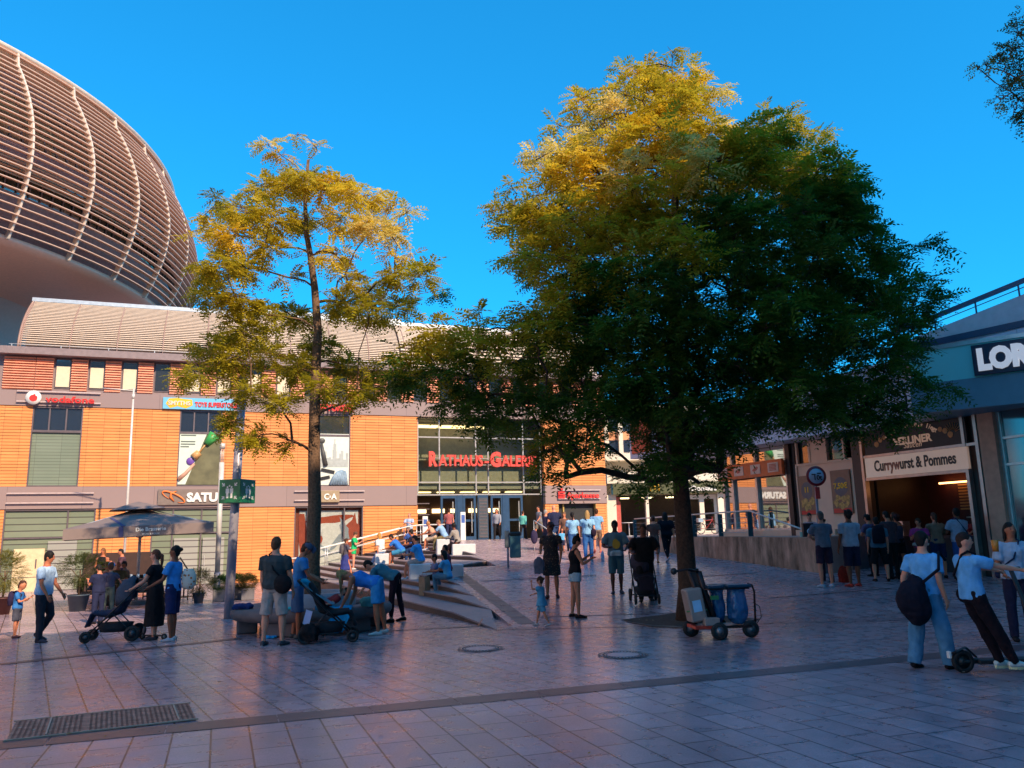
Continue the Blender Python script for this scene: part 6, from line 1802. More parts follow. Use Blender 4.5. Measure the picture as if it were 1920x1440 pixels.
# ================================================================= WHEELED THINGS
def wheel(parent, c, r, w, axis_rz=0, rim=(.25, .25, .26)):
    T = Matrix.Rotation(axis_rz, 3, 'Z') @ Matrix.Rotation(PI / 2, 3, 'Y')
    mb = MB(); mb.lathe([(r * .62, -w / 2), (r * .9, -w / 2), (r, -w / 4), (r, w / 4), (r * .9, w / 2), (r * .62, w / 2), (r * .62, -w / 2)], 24, c, T); t = mb.build('wheel', m_rub, parent)
    mb = MB(); mb.lathe([(0, -w * .3), (r * .18, -w * .55), (r * .2, -w * .3), (r * .62, -w * .2), (r * .62, w * .2), (r * .2, w * .3), (r * .18, w * .55), (0, w * .3)], 16, c, T); mb.build('rim', M('rim_%d' % int(rim[0] * 100), rim, .4, metal=.5), t)
def stroller(x, y, rz, label, seatc, hoodc, basketc=(.03, .03, .035), hood=True, upright=False, z=0, handle=(.02, .02, .022)):
    r = empty('stroller', (x, y, z), R_(rz), label, 'stroller')
    fr = M('stroller_frame', (.03, .03, .035), .4, metal=.6)
    mb = MB()
    for sx in (-1, 1):
        mb.tube([(sx * .24, -.36, .12), (sx * .24, .0, .50), (sx * .23, .42, .12)], .014, 8)
        mb.tube([(sx * .24, .38, .14), (sx * .245, -.10, .62), (sx * .245, -.46, 1.0)], .014, 8)
    mb.tube([(-.24, -.36, .14), (.24, -.36, .14)], .012, 8); mb.tube([(-.23, .38, .16), (.23, .38, .16)], .012, 8); mb.build('frame', fr, r)
    mb = MB(); mb.tube([(-.245, -.44, .98), (-.235, -.50, 1.04), (.235, -.50, 1.04), (.245, -.44, .98)], .021, 8); mb.build('handle', M('stroller_grip', handle, .6), r)
    for sx in (-1, 1): wheel(r, (sx * .27, -.36, .135), .135, .05, 0, (.10, .10, .11)); wheel(r, (sx * .24, .42, .10), .10, .045, 0, (.10, .10, .11))
    mb = MB()
    mb.loft([(Vector((0, .34, .50)), Vector((1, 0, 0)), Vector((0, .3, .95)), .18, .05), (Vector((0, .08, .47)), Vector((1, 0, 0)), Vector((0, .1, 1)), .22, .07), (Vector((0, -.10, .55)), Vector((1, 0, 0)), Vector((0, .7, .7)), .225, .08), (Vector((0, -.26, .88)), Vector((1, 0, 0)), Vector((0, .9, .4)), .215, .06), (Vector((0, -.31, 1.0)), Vector((1, 0, 0)), Vector((0, .9, .4)), .18, .03)], 14)
    mb.loft([(Vector((0, .36, .50)), Vector((1, 0, 0)), Vector((0, 1, .3)), .17, .04), (Vector((0, .46, .26)), Vector((1, 0, 0)), Vector((0, 1, .3)), .15, .03)], 12)
    me = remeshed(mb, .014, 2, .010, 3); me.materials.append(cloth(seatc)); o = D.objects.new('seat', me); COL.objects.link(o); o.parent = r
    if hood:
        vs = []; n1, n2 = 9, 9
        for i in range(n1):
            a_ = R_(-8 + i * 15)                                # sweep forward
            for j in range(n2):
                b_ = PI * j / (n2 - 1)
                rr_ = .33
                vs.append((.235 * math.cos(b_) ** 1 if True else 0, -.20 + rr_ * math.sin(b_) * math.sin(a_) * .95 - .10, .74 + rr_ * math.sin(b_) * math.cos(a_) * 1.1 + (.04 if i % 2 else 0) * math.sin(b_)))
        mb = MB(); mb.add(vs, [(i * n2 + j, i * n2 + j + 1, (i + 1) * n2 + j + 1, (i + 1) * n2 + j) for i in range(n1 - 1) for j in range(n2 - 1)], True)
        h = mb.build('hood', cloth(hoodc), r); s_ = h.modifiers.new('t', 'SOLIDIFY'); s_.thickness = .012
    mb = MB(); mb.loft([(Vector((0, -.02, .16)), Vector((1, 0, 0)), Vector((0, 1, 0)), .17, .26), (Vector((0, -.02, .32)), Vector((1, 0, 0)), Vector((0, 1, 0)), .21, .32)], 10); mb.build('basket', cloth(basketc), r)
    return r
p1 = G(213, 1201); stroller(p1.x, p1.y, 103, 'navy stroller with padded seat pushed by the woman in the black dress', (.025, .03, .06), (.06, .07, .10))
p2 = G(615, 1203); s2 = stroller(p2.x, p2.y, -80, 'black stroller loaded with bags in front of the round bench', (.02, .02, .024), (.06, .13, .18), hood=False)
mb = MB(); mb.quad((-.2, -.47, 1.02), (.2, -.47, 1.02), (.2, .02, .66), (-.2, .02, .66)); mb.quad((-.2, .02, .66), (.2, .02, .66), (.19, .10, .63), (-.19, .10, .63)); o = mb.build('sun_flap', cloth((.12, .24, .30)), s2); o.modifiers.new('t', 'SOLIDIFY').thickness = .015
p3 = G(1211, 1131); s3 = stroller(p3.x, p3.y + .1, 178, 'dark stroller seen from the front with a cup on its handle', (.03, .02, .03), (.05, .04, .06), z=hz(p3.x, p3.y))
s3.scale = (1.05, 1.05, 1.1)
# street cleaning cart
p = G(1366, 1196)
cart = empty('cleaning_cart', (p.x, p.y, 0), R_(6), 'street cleaning cart with blue sacks, small wheels and an upright push column', 'cart')
px2 = lambda d: d * p.y / 1526
for cx_, cy_ in ((-.22, -.22), (-.52, .30), (.36, -.06), (.02, .45)): wheel(cart, (cx_, cy_, .135), .135, .07, R_(88), (.30, .30, .32))
m_frm = M('cart_frame', (.04, .02, .02), .4, metal=.4)
mb = MB(); mb.box(-.55, .38, -.10, .36, .16, .20); mb.build('chassis', m_frm, cart)
mb = MB(); mb.box(-.56, -.18, -.20, -.13, .17, .22); mb.box(-.60, -.55, -.2, .25, .17, .22); mb.build('bumper', M('cart_red', (.55, .05, .03), .4), cart)
mb = MB(); mb.tube([(-.36, .0, .2), (-.47, .05, .75), (-.56, .08, 1.08)], .045, 8); mb.tube([(-.20, -.04, .2), (-.35, .0, .75), (-.42, .02, 1.06)], .05, 8); mb.quad((-.36, -.0, .2), (-.2, -.04, .2), (-.42, .0, 1.08), (-.56, .05, 1.08)); mb.build('push_column', m_frm, cart)
mb = MB(); mb.tube([(-.42, .0, 1.06), (-.62, -.06, 1.10), (-.84, -.12, 1.08)], .018, 8); mb.tube([(-.56, .06, 1.08), (-.42, .02, 1.08)], .03, 8); mb.build('handlebar', m_frm, cart)
mb = MB(); mb.ball((-.88, -.12, 1.08), .055, .055, .055); mb.build('knob', m_black2, cart)
T = Matrix.Rotation(R_(-9), 4, 'Y')
mb = MB(); mb.rbox(-.62, -.36, -.13, .18, .36, .88, .02, Matrix.Translation((.05, 0, 0)) @ T); bx0 = mb.build('document_box', M('box_beige', (.33, .25, .22), .6), cart)
mb = MB(); mb.box(-.56, -.42, -.137, -.131, .52, .70, Matrix.Translation((.05, 0, 0)) @ T); mb.build('notice', M('notice_blue', (.35, .62, .85), .5), bx0)
mb = MB(); mb.rbox(-.44, -.20, -.22, -.05, .22, .34, .01); mb.build('tool_tray', M('box_beige', (.33, .25, .22), .6), cart)
m_sack = M('sack_blue', (.015, .11, .26), .25, var=.1, scale=9, spec=.8)
def sack(cx_, cy_, w, d_, z0, z1, seed):
    mb = MB(); X_, Y_ = Vector((1, 0, 0)), Vector((0, 1, 0)); r2 = random.Random(seed)
    rs_ = [(0, .55), (.15, .88), (.4, 1.0), (.7, .92), (.9, .80), (1.0, .92)]
    mb.loft([(Vector((cx_ + r2.uniform(-.02, .02), cy_, z0 + (z1 - z0) * t)), X_, Y_, w * k, d_ * k) for t, k in rs_], 20)
    me = remeshed(mb, .012, 2, .022, seed); me.materials.append(m_sack); o = D.objects.new('sack', me); COL.objects.link(o); o.parent = cart
sack(.20, .02, .17, .15, .22, .78, 4); sack(-.10, .14, .13, .14, .25, .76, 7)
mb = MB()
for cx_, cy_, w in ((.20, .02, .20), (-.10, .14, .17), (-.22, -.02, .13)):
    mb.rbox(cx_ - w, cx_ + w, cy_ - .16, cy_ + .16, .79, .84, .015)
mb.build('sack_ring', M('ring_darkblue', (.02, .07, .12), .4, metal=.3), cart)
mb = MB(); mb.tube([(.36, -.05, .84), (.44, -.05, .82), (.47, -.05, .72), (.45, -.05, .2)], .018, 8); mb.tube([(-.4, -.12, .78), (.36, -.12, .78)], .014, 6); mb.tube([(-.4, .28, .78), (.36, .28, .78)], .014, 6); mb.build('side_frame', m_frm, cart)
mb = MB(); mb.tube([(.44, -.04, .55), (.54, -.05, .48), (.56, -.05, .32), (.48, -.05, .22)], .008, 5); mb.build('hose', m_black2, cart)
mb = MB(); mb.tube([(-.70, -.1, .44), (-.36, -.1, .46)], .012, 6); mb.box(-.30, -.18, -.18, -.12, .62, .68); mb.build('litter_picker', M('picker_green', (.03, .22, .08), .5), cart)
# electric scooter at the right
p = G(1808, 1262)
sc_ = empty('electric_scooter', (p.x, p.y, 0), R_(-88), 'black electric kick scooter under the leaning boy at the right edge', 'scooter')
wheel(sc_, (0, 0, .13), .13, .06, 0, (.05, .05, .05)); wheel(sc_, (0, 1.02, .13), .13, .06, 0, (.05, .05, .05))
mb = MB(); mb.rbox(-.08, .08, .16, .84, .10, .155, .01); mb.tube([(0, 0, .13), (0, .18, .13)], .03, 6); mb.build('deck', m_black2, sc_)
mb = MB(); mb.tube([(0, .82, .14), (0, 1.0, .22), (0, .72, 1.18)], .026, 10); mb.build('stem', m_black2, sc_)
mb = MB(); mb.tube([(-.26, .66, 1.20), (0, .72, 1.18), (.26, .66, 1.20)], .017, 8); mb.build('handlebar', m_black2, sc_)
mb = MB(); mb.loft([(Vector((0, -.13, .22)), Vector((1, 0, 0)), Vector((0, 1, 0)), .035, .02), (Vector((0, .05, .29)), Vector((1, 0, 0)), Vector((0, 0, 1)), .04, .012), (Vector((0, .16, .18)), Vector((1, 0, 0)), Vector((0, 0, 1)), .04, .012)], 8); mb.build('mudguard', m_black2, sc_)
mb = MB(); mb.rbox(-.03, .03, -.17, -.14, .17, .25, .005); mb.build('plate', m_whitep, sc_)
# child's kick scooter
p = G(287, 1200)
k_ = empty('kick_scooter', (p.x, p.y, 0), R_(70), 'small silver kick scooter held by the woman in blue', 'scooter')
wheel(k_, (0, .25, .06), .06, .03); wheel(k_, (0, -.25, .06), .06, .03)
mb = MB(); mb.rbox(-.05, .05, -.2, .2, .07, .09, .008); mb.build('deck', m_black2, k_)
mb = MB(); mb.tube([(0, .25, .07), (0, .14, .78)], .014, 8); mb.build('stem', m_alu, k_)
mb = MB(); mb.tube([(-.16, .13, .78), (.16, .13, .78)], .012, 6); mb.build('handlebar', m_black2, k_)
# ================================================================= PEOPLE IN THE SQUARE
BLK = (.015, .012, .014); NAVY = (.02, .025, .07); BLUE = (.05, .25, .62); LBLUE = (.25, .48, .75); WHT = (.72, .76, .82); GREY = (.10, .11, .12); TEAL = (.06, .22, .30); JEAN = (.10, .22, .38); BEIGE = (.48, .38, .34)
H_BLK = (.012, .009, .008); H_BRN = (.06, .025, .012); H_RED = (.16, .05, .025); H_BLO = (.42, .25, .10); H_GRY = (.35, .33, .31)
def pp(label, px, pyf, pyh, rz, **k):
    x, y, z, h = pl(px, pyf, pyh)
    if 'h' in k: h = k.pop('h')
    return person(label, x, y, z, rz, h=h, **k)
def bag_obj(name, label, cat='bag', group=None): return empty(name, (0, 0, 0), 0, label, cat, group)
def crossbag(pr, label, col, side=1, low=.0, size=(.13, .05, .12), name='shoulder_bag', back=1):
    """bag on the hip with a strap over the opposite shoulder"""
    up, fw, rt, S = pr['up'], pr['fwd'], pr['rt'], pr['S']
    c = pr['pel'] + rt * (side * .20 * S) - fw * (.10 * back * S) + up * (low * S)
    r = empty(name, c, 0, label, 'bag')
    T = Matrix((rt, fw, up)).transposed()
    mb = MB(); mb.ball((0, 0, 0), size[0], size[1] * 1.4, size[2], T, 14, 8); mb.ball((0, 0, -.02), size[0] * .9, size[1] * 1.3, size[2] * .9, T, 14, 8); mb.build('pouch', cloth(col), r)
    s = pr['chest'] + up * .20 * S - rt * (side * .07 * S)
    bk = pr['chest'] - fw * .165 * S; fr_ = pr['chest'] + fw * .165 * S
    mb = MB(); mb.tube([(v - c) for v in (c + up * .08, bk + rt * side * .06 * S - up * .05, s - fw * .09 * S, s + up * .035 * S, s + fw * .09 * S, fr_ + rt * side * .05 * S - up * .05, c + up * .08 + fw * .08)], .014, 6); mb.build('strap', cloth(col), r)
    return r
def backpack(pr, label, col, drop=.0, k=1.0, group=None):
    up, fw, rt, S = pr['up'], pr['fwd'], pr['rt'], pr['S']
    c = pr['chest'] - fw * (.20 * S) - up * (drop * S)
    r = empty('backpack', c, 0, label, 'backpack', group); T = Matrix((rt, fw, up)).transposed()
    mb = MB(); mb.loft([(T @ Vector((0, 0, z_)) * S * k, T @ Vector((1, 0, 0)), T @ Vector((0, 1, 0)), a * S * k, b_ * S * k) for z_, a, b_ in ((-.22, .12, .07), (-.20, .15, .10), (0, .155, .11), (.14, .145, .10), (.22, .10, .07), (.24, .04, .03))], 14)
    mb.build('pack', cloth(col), r)
    for sx in (-1, 1):
        mb = MB(); mb.tube([T @ (Vector(v) * S) for v in ((sx * .08, .06, .20), (sx * .10, .17, .24 + drop), (sx * .11, .33, .12 + drop), (sx * .13, .28, -.05), (sx * .12, .08, -.18))], .016, 6); mb.build('strap', cloth(col), r)
    return r
pp('boy in a blue t-shirt and dark shorts at the left edge looking at his hands', 28, 1196, 1092, -80, pose='phone', skin='mid', top=('tee', (.04, .18, .48)), bot=('shorts', (.07, .07, .10)), hair=('short', (.07, .025, .015)), shoe=(.12, .05, .05))
bp = person; 
def last(label): return [o for o in D.objects if o.get('label') == label][0]
def add(pr_fn): return pr_fn
x, y, z, h = pl(28, 1196, 1092)
class _P: pass
def frame_at(x, y, z, rz, S):
    Mx = Matrix.Rotation(R_(rz), 3, 'Z'); return dict(up=Vector((0, 0, 1)), fwd=Mx @ Vector((0, 1, 0)), rt=Mx @ Vector((1, 0, 0)), S=S, chest=Vector((x, y, z + 1.24 * S)), pel=Vector((x, y, z + .92 * S)))
backpack(frame_at(x, y, z, -80, h / 1.75), 'dark backpack on the boy at the left edge', (.03, .02, .06))
pp('man in a pale blue t-shirt and dark trousers walking right at the left', 74, 1204, 1033, -88, pose='walk', skin='tan', top=('tee', (.42, .58, .80)), bot=('pants', (.035, .03, .04)), hair=('short', H_BLK), shoe=(.05, .05, .07), bulk=1.12, sole=(.75, .75, .78), hip=(4, 16), knee=(3, 48), arm=((10, 6, 22, 0), (14, 6, 22, 0)), head=(12, 0))
r1 = pp('red haired woman in a long black dress pushing the navy stroller', 287, 1199, 1030, 95, pose='push', skin='light', fem=1, top=('dress', BLK, .68, 1.12), bot=('none', BLK), hair=('pony', H_RED), shoe=(.06, .05, .06), bulk=1.16, arm=((28, 8, 28, 4), (28, 8, 30, 4)), lean=3, hip=(2, -2), knee=(2, 2))
r2 = pp('woman in a blue top and navy shorts with a patterned bag, beside the black dress', 320, 1202, 1022, 88, pose='stand', skin='brown', fem=1, top=('tee', (.06, .30, .72)), bot=('shorts', (.02, .025, .09)), hair=('bun', H_BLK), shoe=(.45, .42, .45), sole=(.8, .8, .82), short=.98, arm=((10, 8, 25, 0), (22, 8, 40, 0)), bulk=1.02, head=(2, 8))
c = r2['chest'] - r2['fwd'] * .28 - Vector((0, 0, .10))
r = empty('tote_bag', c, 0, 'white and orange patterned tote bag on the shoulder of the woman in blue', 'bag')
mb = MB(); T = Matrix((r2['fwd'], r2['rt'], Vector((0, 0, 1)))).transposed()
mb.loft([(T @ Vector((dx, 0, z_)), T @ Vector((1, 0, 0)), T @ Vector((0, 1, 0)), a, b_) for z_, a, b_, dx in ((-.22, .08, .06, .02), (-.14, .13, .08, 0), (.02, .13, .08, 0), (.14, .09, .05, .02))], 14); mb.build('bag_body', prn('bag_pattern', (.70, .62, .52), (.50, .16, .05), 14), r)
mb = MB(); mb.tube([T @ Vector((.03, 0, .12)), T @ Vector((.20, .03, .34)), T @ Vector((.26, .03, .28)), T @ Vector((.10, .02, .02))], .014, 6); mb.build('strap', M('bag_tan', (.45, .14, .05), .6), r)
r3 = pp('broad man in a dark grey t-shirt and beige shorts seen from behind', 512, 1210, 1006, -14, pose='stand', skin='light', top=('tee', (.055, .065, .068)), bot=('shorts', BEIGE), hair=('short', (.16, .06, .03)), shoe=(.08, .07, .08), sole=(.7, .7, .7), bulk=1.24, splay=7, short=1.0, arm=((6, 9, 10, 0), (4, 8, 14, 0)))
crossbag(r3, 'black shoulder bag on the hip of the broad man in dark grey', BLK, 1, .04, (.17, .07, .16))
r4 = pp('man in a blue polo and grey cap leaning over the black stroller', 556, 1197, 1014, -72, pose='stand', skin='tan', top=('polo', (.05, .24, .55)), bot=('shorts', (.06, .14, .30)), hair=('short', H_BRN), shoe=(.10, .10, .10), cap=(.09, .10, .16), glasses=1, lean=8, short=1.05, arm=((24, 8, 38, 6), (26, 8, 42, 6)), head=(26, 0), bulk=1.05)
r5 = pp('blond woman in a bright blue tank top and shorts bending over the bench', 706, 1190, None, 88, h=1.70, pose='bend', skin='tan', fem=1, top=('tank', (.03, .22, .68)), bot=('shorts', (.05, .30, .62)), hair=('hang', H_BLO), shoe=(.60, .58, .55), short=.80, lean=76, hip=(-8, -2), knee=(2, 4), bulk=1.16, arm=((8, 4, 12, 4), (14, 4, 12, 4)), head=(22, 0))
r6 = pp('dark haired woman in teal top and black leggings bending behind the blond woman', 741, 1166, None, 80, h=1.68, pose='bend', skin='light', fem=1, top=('tee', TEAL), bot=('leggings', (.03, .012, .02)), hair=('short', H_BLK), shoe=BLK, lean=66, hip=(-8, 6), knee=(3, 6), bulk=1.10, arm=((20, 6, 20, 4), (24, 6, 20, 4)))
bz = B1 + Vector((.55, -1.25, .47))
person('small child in red lying on the round bench under the bending woman', bz.x, bz.y, bz.z, 100, h=.95, pose='sit', lean=-62, hip=(70, 60), knee=(70, 60), pelz=.09, arm=((60, 20, 40, 10), (50, 20, 30, 10)), skin='light', top=('tee', (.45, .05, .05)), bot=('shorts', (.05, .2, .3)), hair=('short', H_BRN), shoe=None, vox=.010)
# belongings around the bench
def drape(label, c, w, l, col, seed, name='towel', rz=0):
    r = empty(name, c, rz, label, name.replace('_', ' ')); vs = []; n1, n2 = 12, 18
    for i in range(n1):
        for j in range(n2):
            u, v = i / (n1 - 1) - .5, j / (n2 - 1)
            x_ = u * w * (1 - .35 * v) + .03 * math.sin(v * 7 + u * 9); d_ = v * l
            y_ = .25 - min(d_, .28) - .02 - .03 * math.sin(u * 14 + v * 2) * v; z_ = .02 - max(0, d_ - .26) * (1 - .3 * abs(u)) + .015 * math.sin(u * 20 + seed)
            vs.append((x_, y_, z_))
    mb = MB(); mb.add(vs, [(i * n2 + j, i * n2 + j + 1, (i + 1) * n2 + j + 1, (i + 1) * n2 + j) for i in range(n1 - 1) for j in range(n2 - 1)], True)
    o = mb.build('cloth', cloth(col), r); o.modifiers.new('t', 'SOLIDIFY').thickness = .01; return r
drape('bright blue towel hanging over the front edge of the round bench', B1 + Vector((.80, -1.32, .49)), .50, .72, (.02, .42, .75), 1)
def lump(name, label, c, rx, ry, rz_, col, seed, cat='bag', m_=None):
    r = empty(name, c, 0, label, cat); mb = MB(); mb.ball((0, 0, rz_ * .9), rx, ry, rz_); mb.ball((rx * .3, 0, rz_ * .8), rx * .8, ry * .9, rz_ * .75); mb.box(-rx * .8, rx * .8, -ry * .8, ry * .8, 0, rz_)
    me = remeshed(mb, .012, 3, .022, seed); me.materials.append(m_ or cloth(col)); o = D.objects.new('body', me); COL.objects.link(o); o.parent = r; return r
lump('jacket', 'navy jacket lying crumpled on the left of the round bench', B1 + Vector((-1.15, -.75, .465)), .20, .14, .06, (.03, .04, .14), 1, 'jacket')
lump('cloth_bundle', 'turquoise cloth bundle on the bench behind the black stroller', B1 + Vector((-.05, -1.2, .465)), .13, .10, .04, (.02, .42, .48), 2, 'cloth')
lump('nappy_bag', 'grey and green bag on the right of the round bench', B1 + Vector((1.22, -.75, .465)), .16, .12, .09, (.08, .30, .30), 3)
lump('plastic_bag', 'small bright blue plastic bag on the paving by the broad man', G(505, 1197), .12, .08, .03, (.02, .35, .70), 4)
c = G(575, 1209); lump('black_bag', 'black changing bag hung at the back of the loaded stroller', Vector((c.x, c.y + .1, .05)), .17, .13, .15, BLK, 5)
c = s2.location + Vector((-.42, 0, .93)); lump('scarf', 'turquoise scarf bunched on the handle of the loaded stroller', c, .10, .08, .07, (.02, .35, .50), 6, 'scarf')
r = empty('paper_tag', (c.x + .10, c.y - .16, .42), R_(-10), 'white paper tag hanging from the loaded black stroller', 'tag'); mb = MB(); mb.box(-.06, .06, 0, .006, -.12, .12, Matrix.Rotation(R_(15), 4, 'Y')); mb.build('sheet', M('paper_lilac', (.70, .62, .85), .6), r)
tags = []
# centre
pp('toddler in a pale blue romper walking in the middle of the square', 1017, 1174, 1083, 75, pose='walk', skin='mid', top=('dress', (.10, .32, .48), .20, 1.12), bot=('shorts', (.10, .32, .48)), hair=('bun', H_BRN), shoe=(.5, .45, .45), arm=((45, 14, 30, -20), (85, 10, 85, 30)), hip=(20, -14), knee=(8, 12))
r7 = pp('woman in a dark patterned dress carrying grey bags on the ramp', 1036, 1122, 979, 172, pose='walk', skin='tan', fem=1, top=('dress', (.06, .035, .03), .42, 1.15), print=prn('dress_print', (.035, .02, .022), (.22, .12, .07), 22), bot=('none', BLK), hair=('curly', (.12, .03, .02)), shoe=(.10, .03, .03), bulk=1.08, arm=((6, 12, 70, 12), (4, 12, 30, 8)), head=(12, -40), hip=(8, -5), knee=(4, 6))
h_ = r7['hand'][0]; lump('grey_bag', 'soft grey cloth bag hanging from the arm of the woman in the patterned dress', Vector((h_.x - .05, h_.y, h_.z - .44)), .13, .08, .20, (.16, .15, .20), 7)
r8 = pp('woman in a black top and white denim shorts looking at her phone', 1081, 1158, 1003, -78, pose='phone', skin='mid', fem=1, top=('tank', BLK), bot=('hotpants', (.42, .52, .58)), hair=('topbun', H_BLK), shoe=(.03, .015, .015), bulk=1.06)
r9 = pp('bearded man in a grey printed t-shirt and teal shorts facing us', 1158, 1114, 975, 178, pose='walk', skin='dark', top=('loose', (.16, .25, .30)), bot=('shorts', (.06, .15, .19)), hair=('short', H_BLK), shoe=(.05, .06, .08), sole=(.75, .75, .78), short=1.02, arm=((10, 22, 75, 35), (10, 22, 60, 30)), hip=(6, -5), knee=(4, 6))
c = r9['chest'] + r9['fwd'] * .175 - Vector((0, 0, .08)); 
mb = MB(); blob(mb, 0, 0, .09, .12, 0, n=16, wob=.12, seed=2); o = mb.build('shirt_print', M('print_yellow', (.65, .38, .04), .6), r9['root']); o.location = r9['root'].matrix_basis.inverted() @ c; o.rotation_euler = (0, 0, R_(180))
lump('newspaper', 'crumpled pale plastic wrap in the hands of the bearded man', r9['chest'] + r9['fwd'] * .26 + Vector((-.02, 0, -.34)), .15, .06, .07, (.45, .55, .60), 8, 'wrap')
r10 = person('person in a black t-shirt standing behind the dark stroller', xpx(1206, 18.5), 18.55, zramp(18.5), 176, h=1.72, pose='push', skin='brown', top=('loose', BLK), bot=('pants', BLK), hair=('short', H_BRN), bulk=1.25, arm=((24, 22, 55, 20), (24, 22, 55, 20)))
c = s3.location + Vector((.05, .42, 1.17)); r = empty('paper_cup', c, 0, 'pale paper cup on the handle of the dark stroller', 'cup'); mb = MB(); mb.lathe([(0, 0), (.03, 0), (.042, .12), (0, .12)], 14); mb.build('cup', m_whitep, r)
r11 = pp('person in brown striped top walking away with a bag by the tree trunk', 1229, 1057, 964, -8, pose='walk', skin='light', fem=1, top=('tee', (.12, .06, .05)), bot=('skirt', (.16, .09, .07), .42, 1.1), hair=('bun', (.08, .03, .02)), shoe=(.05, .02, .02))
pp('person dressed all in black walking away left of the tree trunk', 1252, 1053, 957, 10, pose='walk', skin='mid', fem=1, top=('loose', (.01, .008, .015)), bot=('leggings', (.01, .008, .015)), hair=('long', H_BLK), shoe=(.45, .45, .5), bulk=1.3)
r12 = pp('blond woman in blue top and blue trousers walking up the ramp', 1104, 1052, 956, -4, pose='walk', skin='light', fem=1, top=('tee', LBLUE), bot=('pants', (.03, .12, .38)), hair=('long', H_BLO), shoe=(.6, .55, .6), bulk=1.15, hip=(10, -8))
crossbag(r12, 'dark shoulder bag of the blond woman in blue', (.02, .01, .03), 1, .02, (.10, .05, .14))
c = r12['hand'][0]; lump('bottle', 'clear water bottle carried beside the blond woman in blue', Vector((c.x + .22, c.y, c.z - .75)), .06, .06, .17, (.45, .50, .62), 3, 'bottle')
pp('woman with a dark ponytail in a light blue top before the bank', 1076, 1047, 957, 6, pose='walk', skin='mid', fem=1, top=('tee', LBLUE), bot=('pants', (.03, .10, .30)), hair=('pony', H_BLK), shoe=(.1, .1, .1))
pp('young man in a light blue shirt walking behind the blond woman', 1121, 1037, 951, -6, pose='walk', skin='mid', top=('tee', (.20, .42, .70)), bot=('shorts', (.25, .18, .15)), hair=('short', H_BRN), shoe=(.4, .1, .1))
pp('grey haired man in dark clothes near the bank, leftmost of the group', 1025, 1030, 955, -70, pose='stand', skin='light', top=('long', (.05, .04, .08)), bot=('pants', (.04, .04, .07)), hair=('short', H_GRY), shoe=BLK)
pp('bald tall man in navy bending his head in the group by the bank', 1043, 1033, 945, 20, pose='stand', skin='light', top=('tee', NAVY), bot=('pants', (.03, .06, .16)), hair=('bald', H_GRY), shoe=BLK, bulk=1.15, lean=10)
pp('brown haired person in a brown top between the bald man and the ponytail', 1060, 1033, 960, 160, pose='stand', skin='mid', fem=1, top=('tee', (.20, .10, .07)), bot=('pants', (.05, .05, .07)), hair=('curly', (.18, .09, .05)), shoe=BLK)
pp('child in light blue among the group by the bank', 1055, 1036, 992, 200, pose='stand', skin='mid', top=('tee', (.12, .40, .70)), bot=('shorts', NAVY), hair=('short', H_BRN), shoe=BLK)
pp('woman in a mint green jacket and black trousers at the entrance doors', 981, 1011, 956, -20, pose='walk', skin='mid', fem=1, top=('long', (.12, .42, .36)), bot=('pants', BLK), hair=('short', H_BRN), shoe=BLK)
pp('person with a pale top at the red panel of the restaurant', 1157, 1003, 946, 75, pose='phone', skin='mid', fem=1, top=('tank', (.6, .5, .6)), bot=('shorts', (.35, .35, .45)), hair=('bun', H_BRN), shoe=BLK)
pp('man in pale blue with a bicycle outside the restaurant door', 1311, 1001, 946, -10, pose='stand', skin='mid', top=('long', (.20, .32, .62)), bot=('shorts', (.03, .05, .15)), hair=('short', H_BLO), shoe=BLK)
pp('person facing us beside the man with the bicycle', 1302, 1000, 946, 170, pose='stand', skin='mid', top=('tee', (.10, .10, .14)), bot=('pants', BLK), hair=('short', H_BLK), shoe=BLK)
# bicycle
p = aty(1328, 1000, 46.5); 
b_ = empty('bicycle', (p.x, 46.5, 1.5), R_(25), 'small bicycle with a rear basket outside the restaurant door', 'bicycle')
for cx_ in (-.5, .5):
    T = Matrix.Rotation(PI / 2, 3, 'X'); mb = MB(); mb.lathe([(.29, -.015), (.32, -.015), (.33, 0), (.32, .015), (.29, .015), (.29, -.015)], 28, (cx_, 0, .33), T); w_ = mb.build('wheel', m_rub, b_)
    mb = MB()
    for k in range(8): a_ = k * PI / 8; mb.tube([(cx_ - .3 * math.cos(a_), 0, .33 - .3 * math.sin(a_)), (cx_ + .3 * math.cos(a_), 0, .33 + .3 * math.sin(a_))], .003, 4)
    mb.build('spokes', m_alu, w_)
mb = MB(); mb.tube([(-.5, 0, .33), (-.12, 0, .30), (-.2, 0, .85), (-.5, 0, .33)], .015, 6); mb.tube([(-.12, 0, .30), (.36, 0, .80), (.5, 0, .33)], .016, 6); mb.tube([(-.18, 0, .75), (.36, 0, .82), (.34, 0, 1.0)], .016, 6); mb.build('frame', M('bike_red', (.5, .05, .05), .4), b_)
mb = MB(); mb.rbox(-.30, -.08, -.06, .06, .85, .90, .02); mb.build('saddle', m_black2, b_)
mb = MB(); mb.tube([(.24, -.25, 1.02), (.34, 0, 1.0), (.24, .25, 1.02)], .012, 6); mb.build('handlebar', m_black2, b_)
mb = MB(); mb.rbox(-.75, -.40, -.16, .16, .68, .9, .02); mb.build('basket', m_alu, b_)
# terrace table
p = aty(1180, 1000, 45); t_ = empty('bistro_table', (p.x, 45, 1.5), 0, 'round bistro table outside the restaurant window', 'table'); mb = MB(); mb.lathe([(0, .72), (.4, .72), (.4, .75), (0, .75)], 20); mb.build('tabletop', m_whitep, t_); mb = MB(); mb.tube([(0, 0, 0), (0, 0, .72)], .03, 8); mb.lathe([(0, 0), (.25, 0), (.25, .02), (0, .03)], 16); mb.build('leg', m_alu, t_)
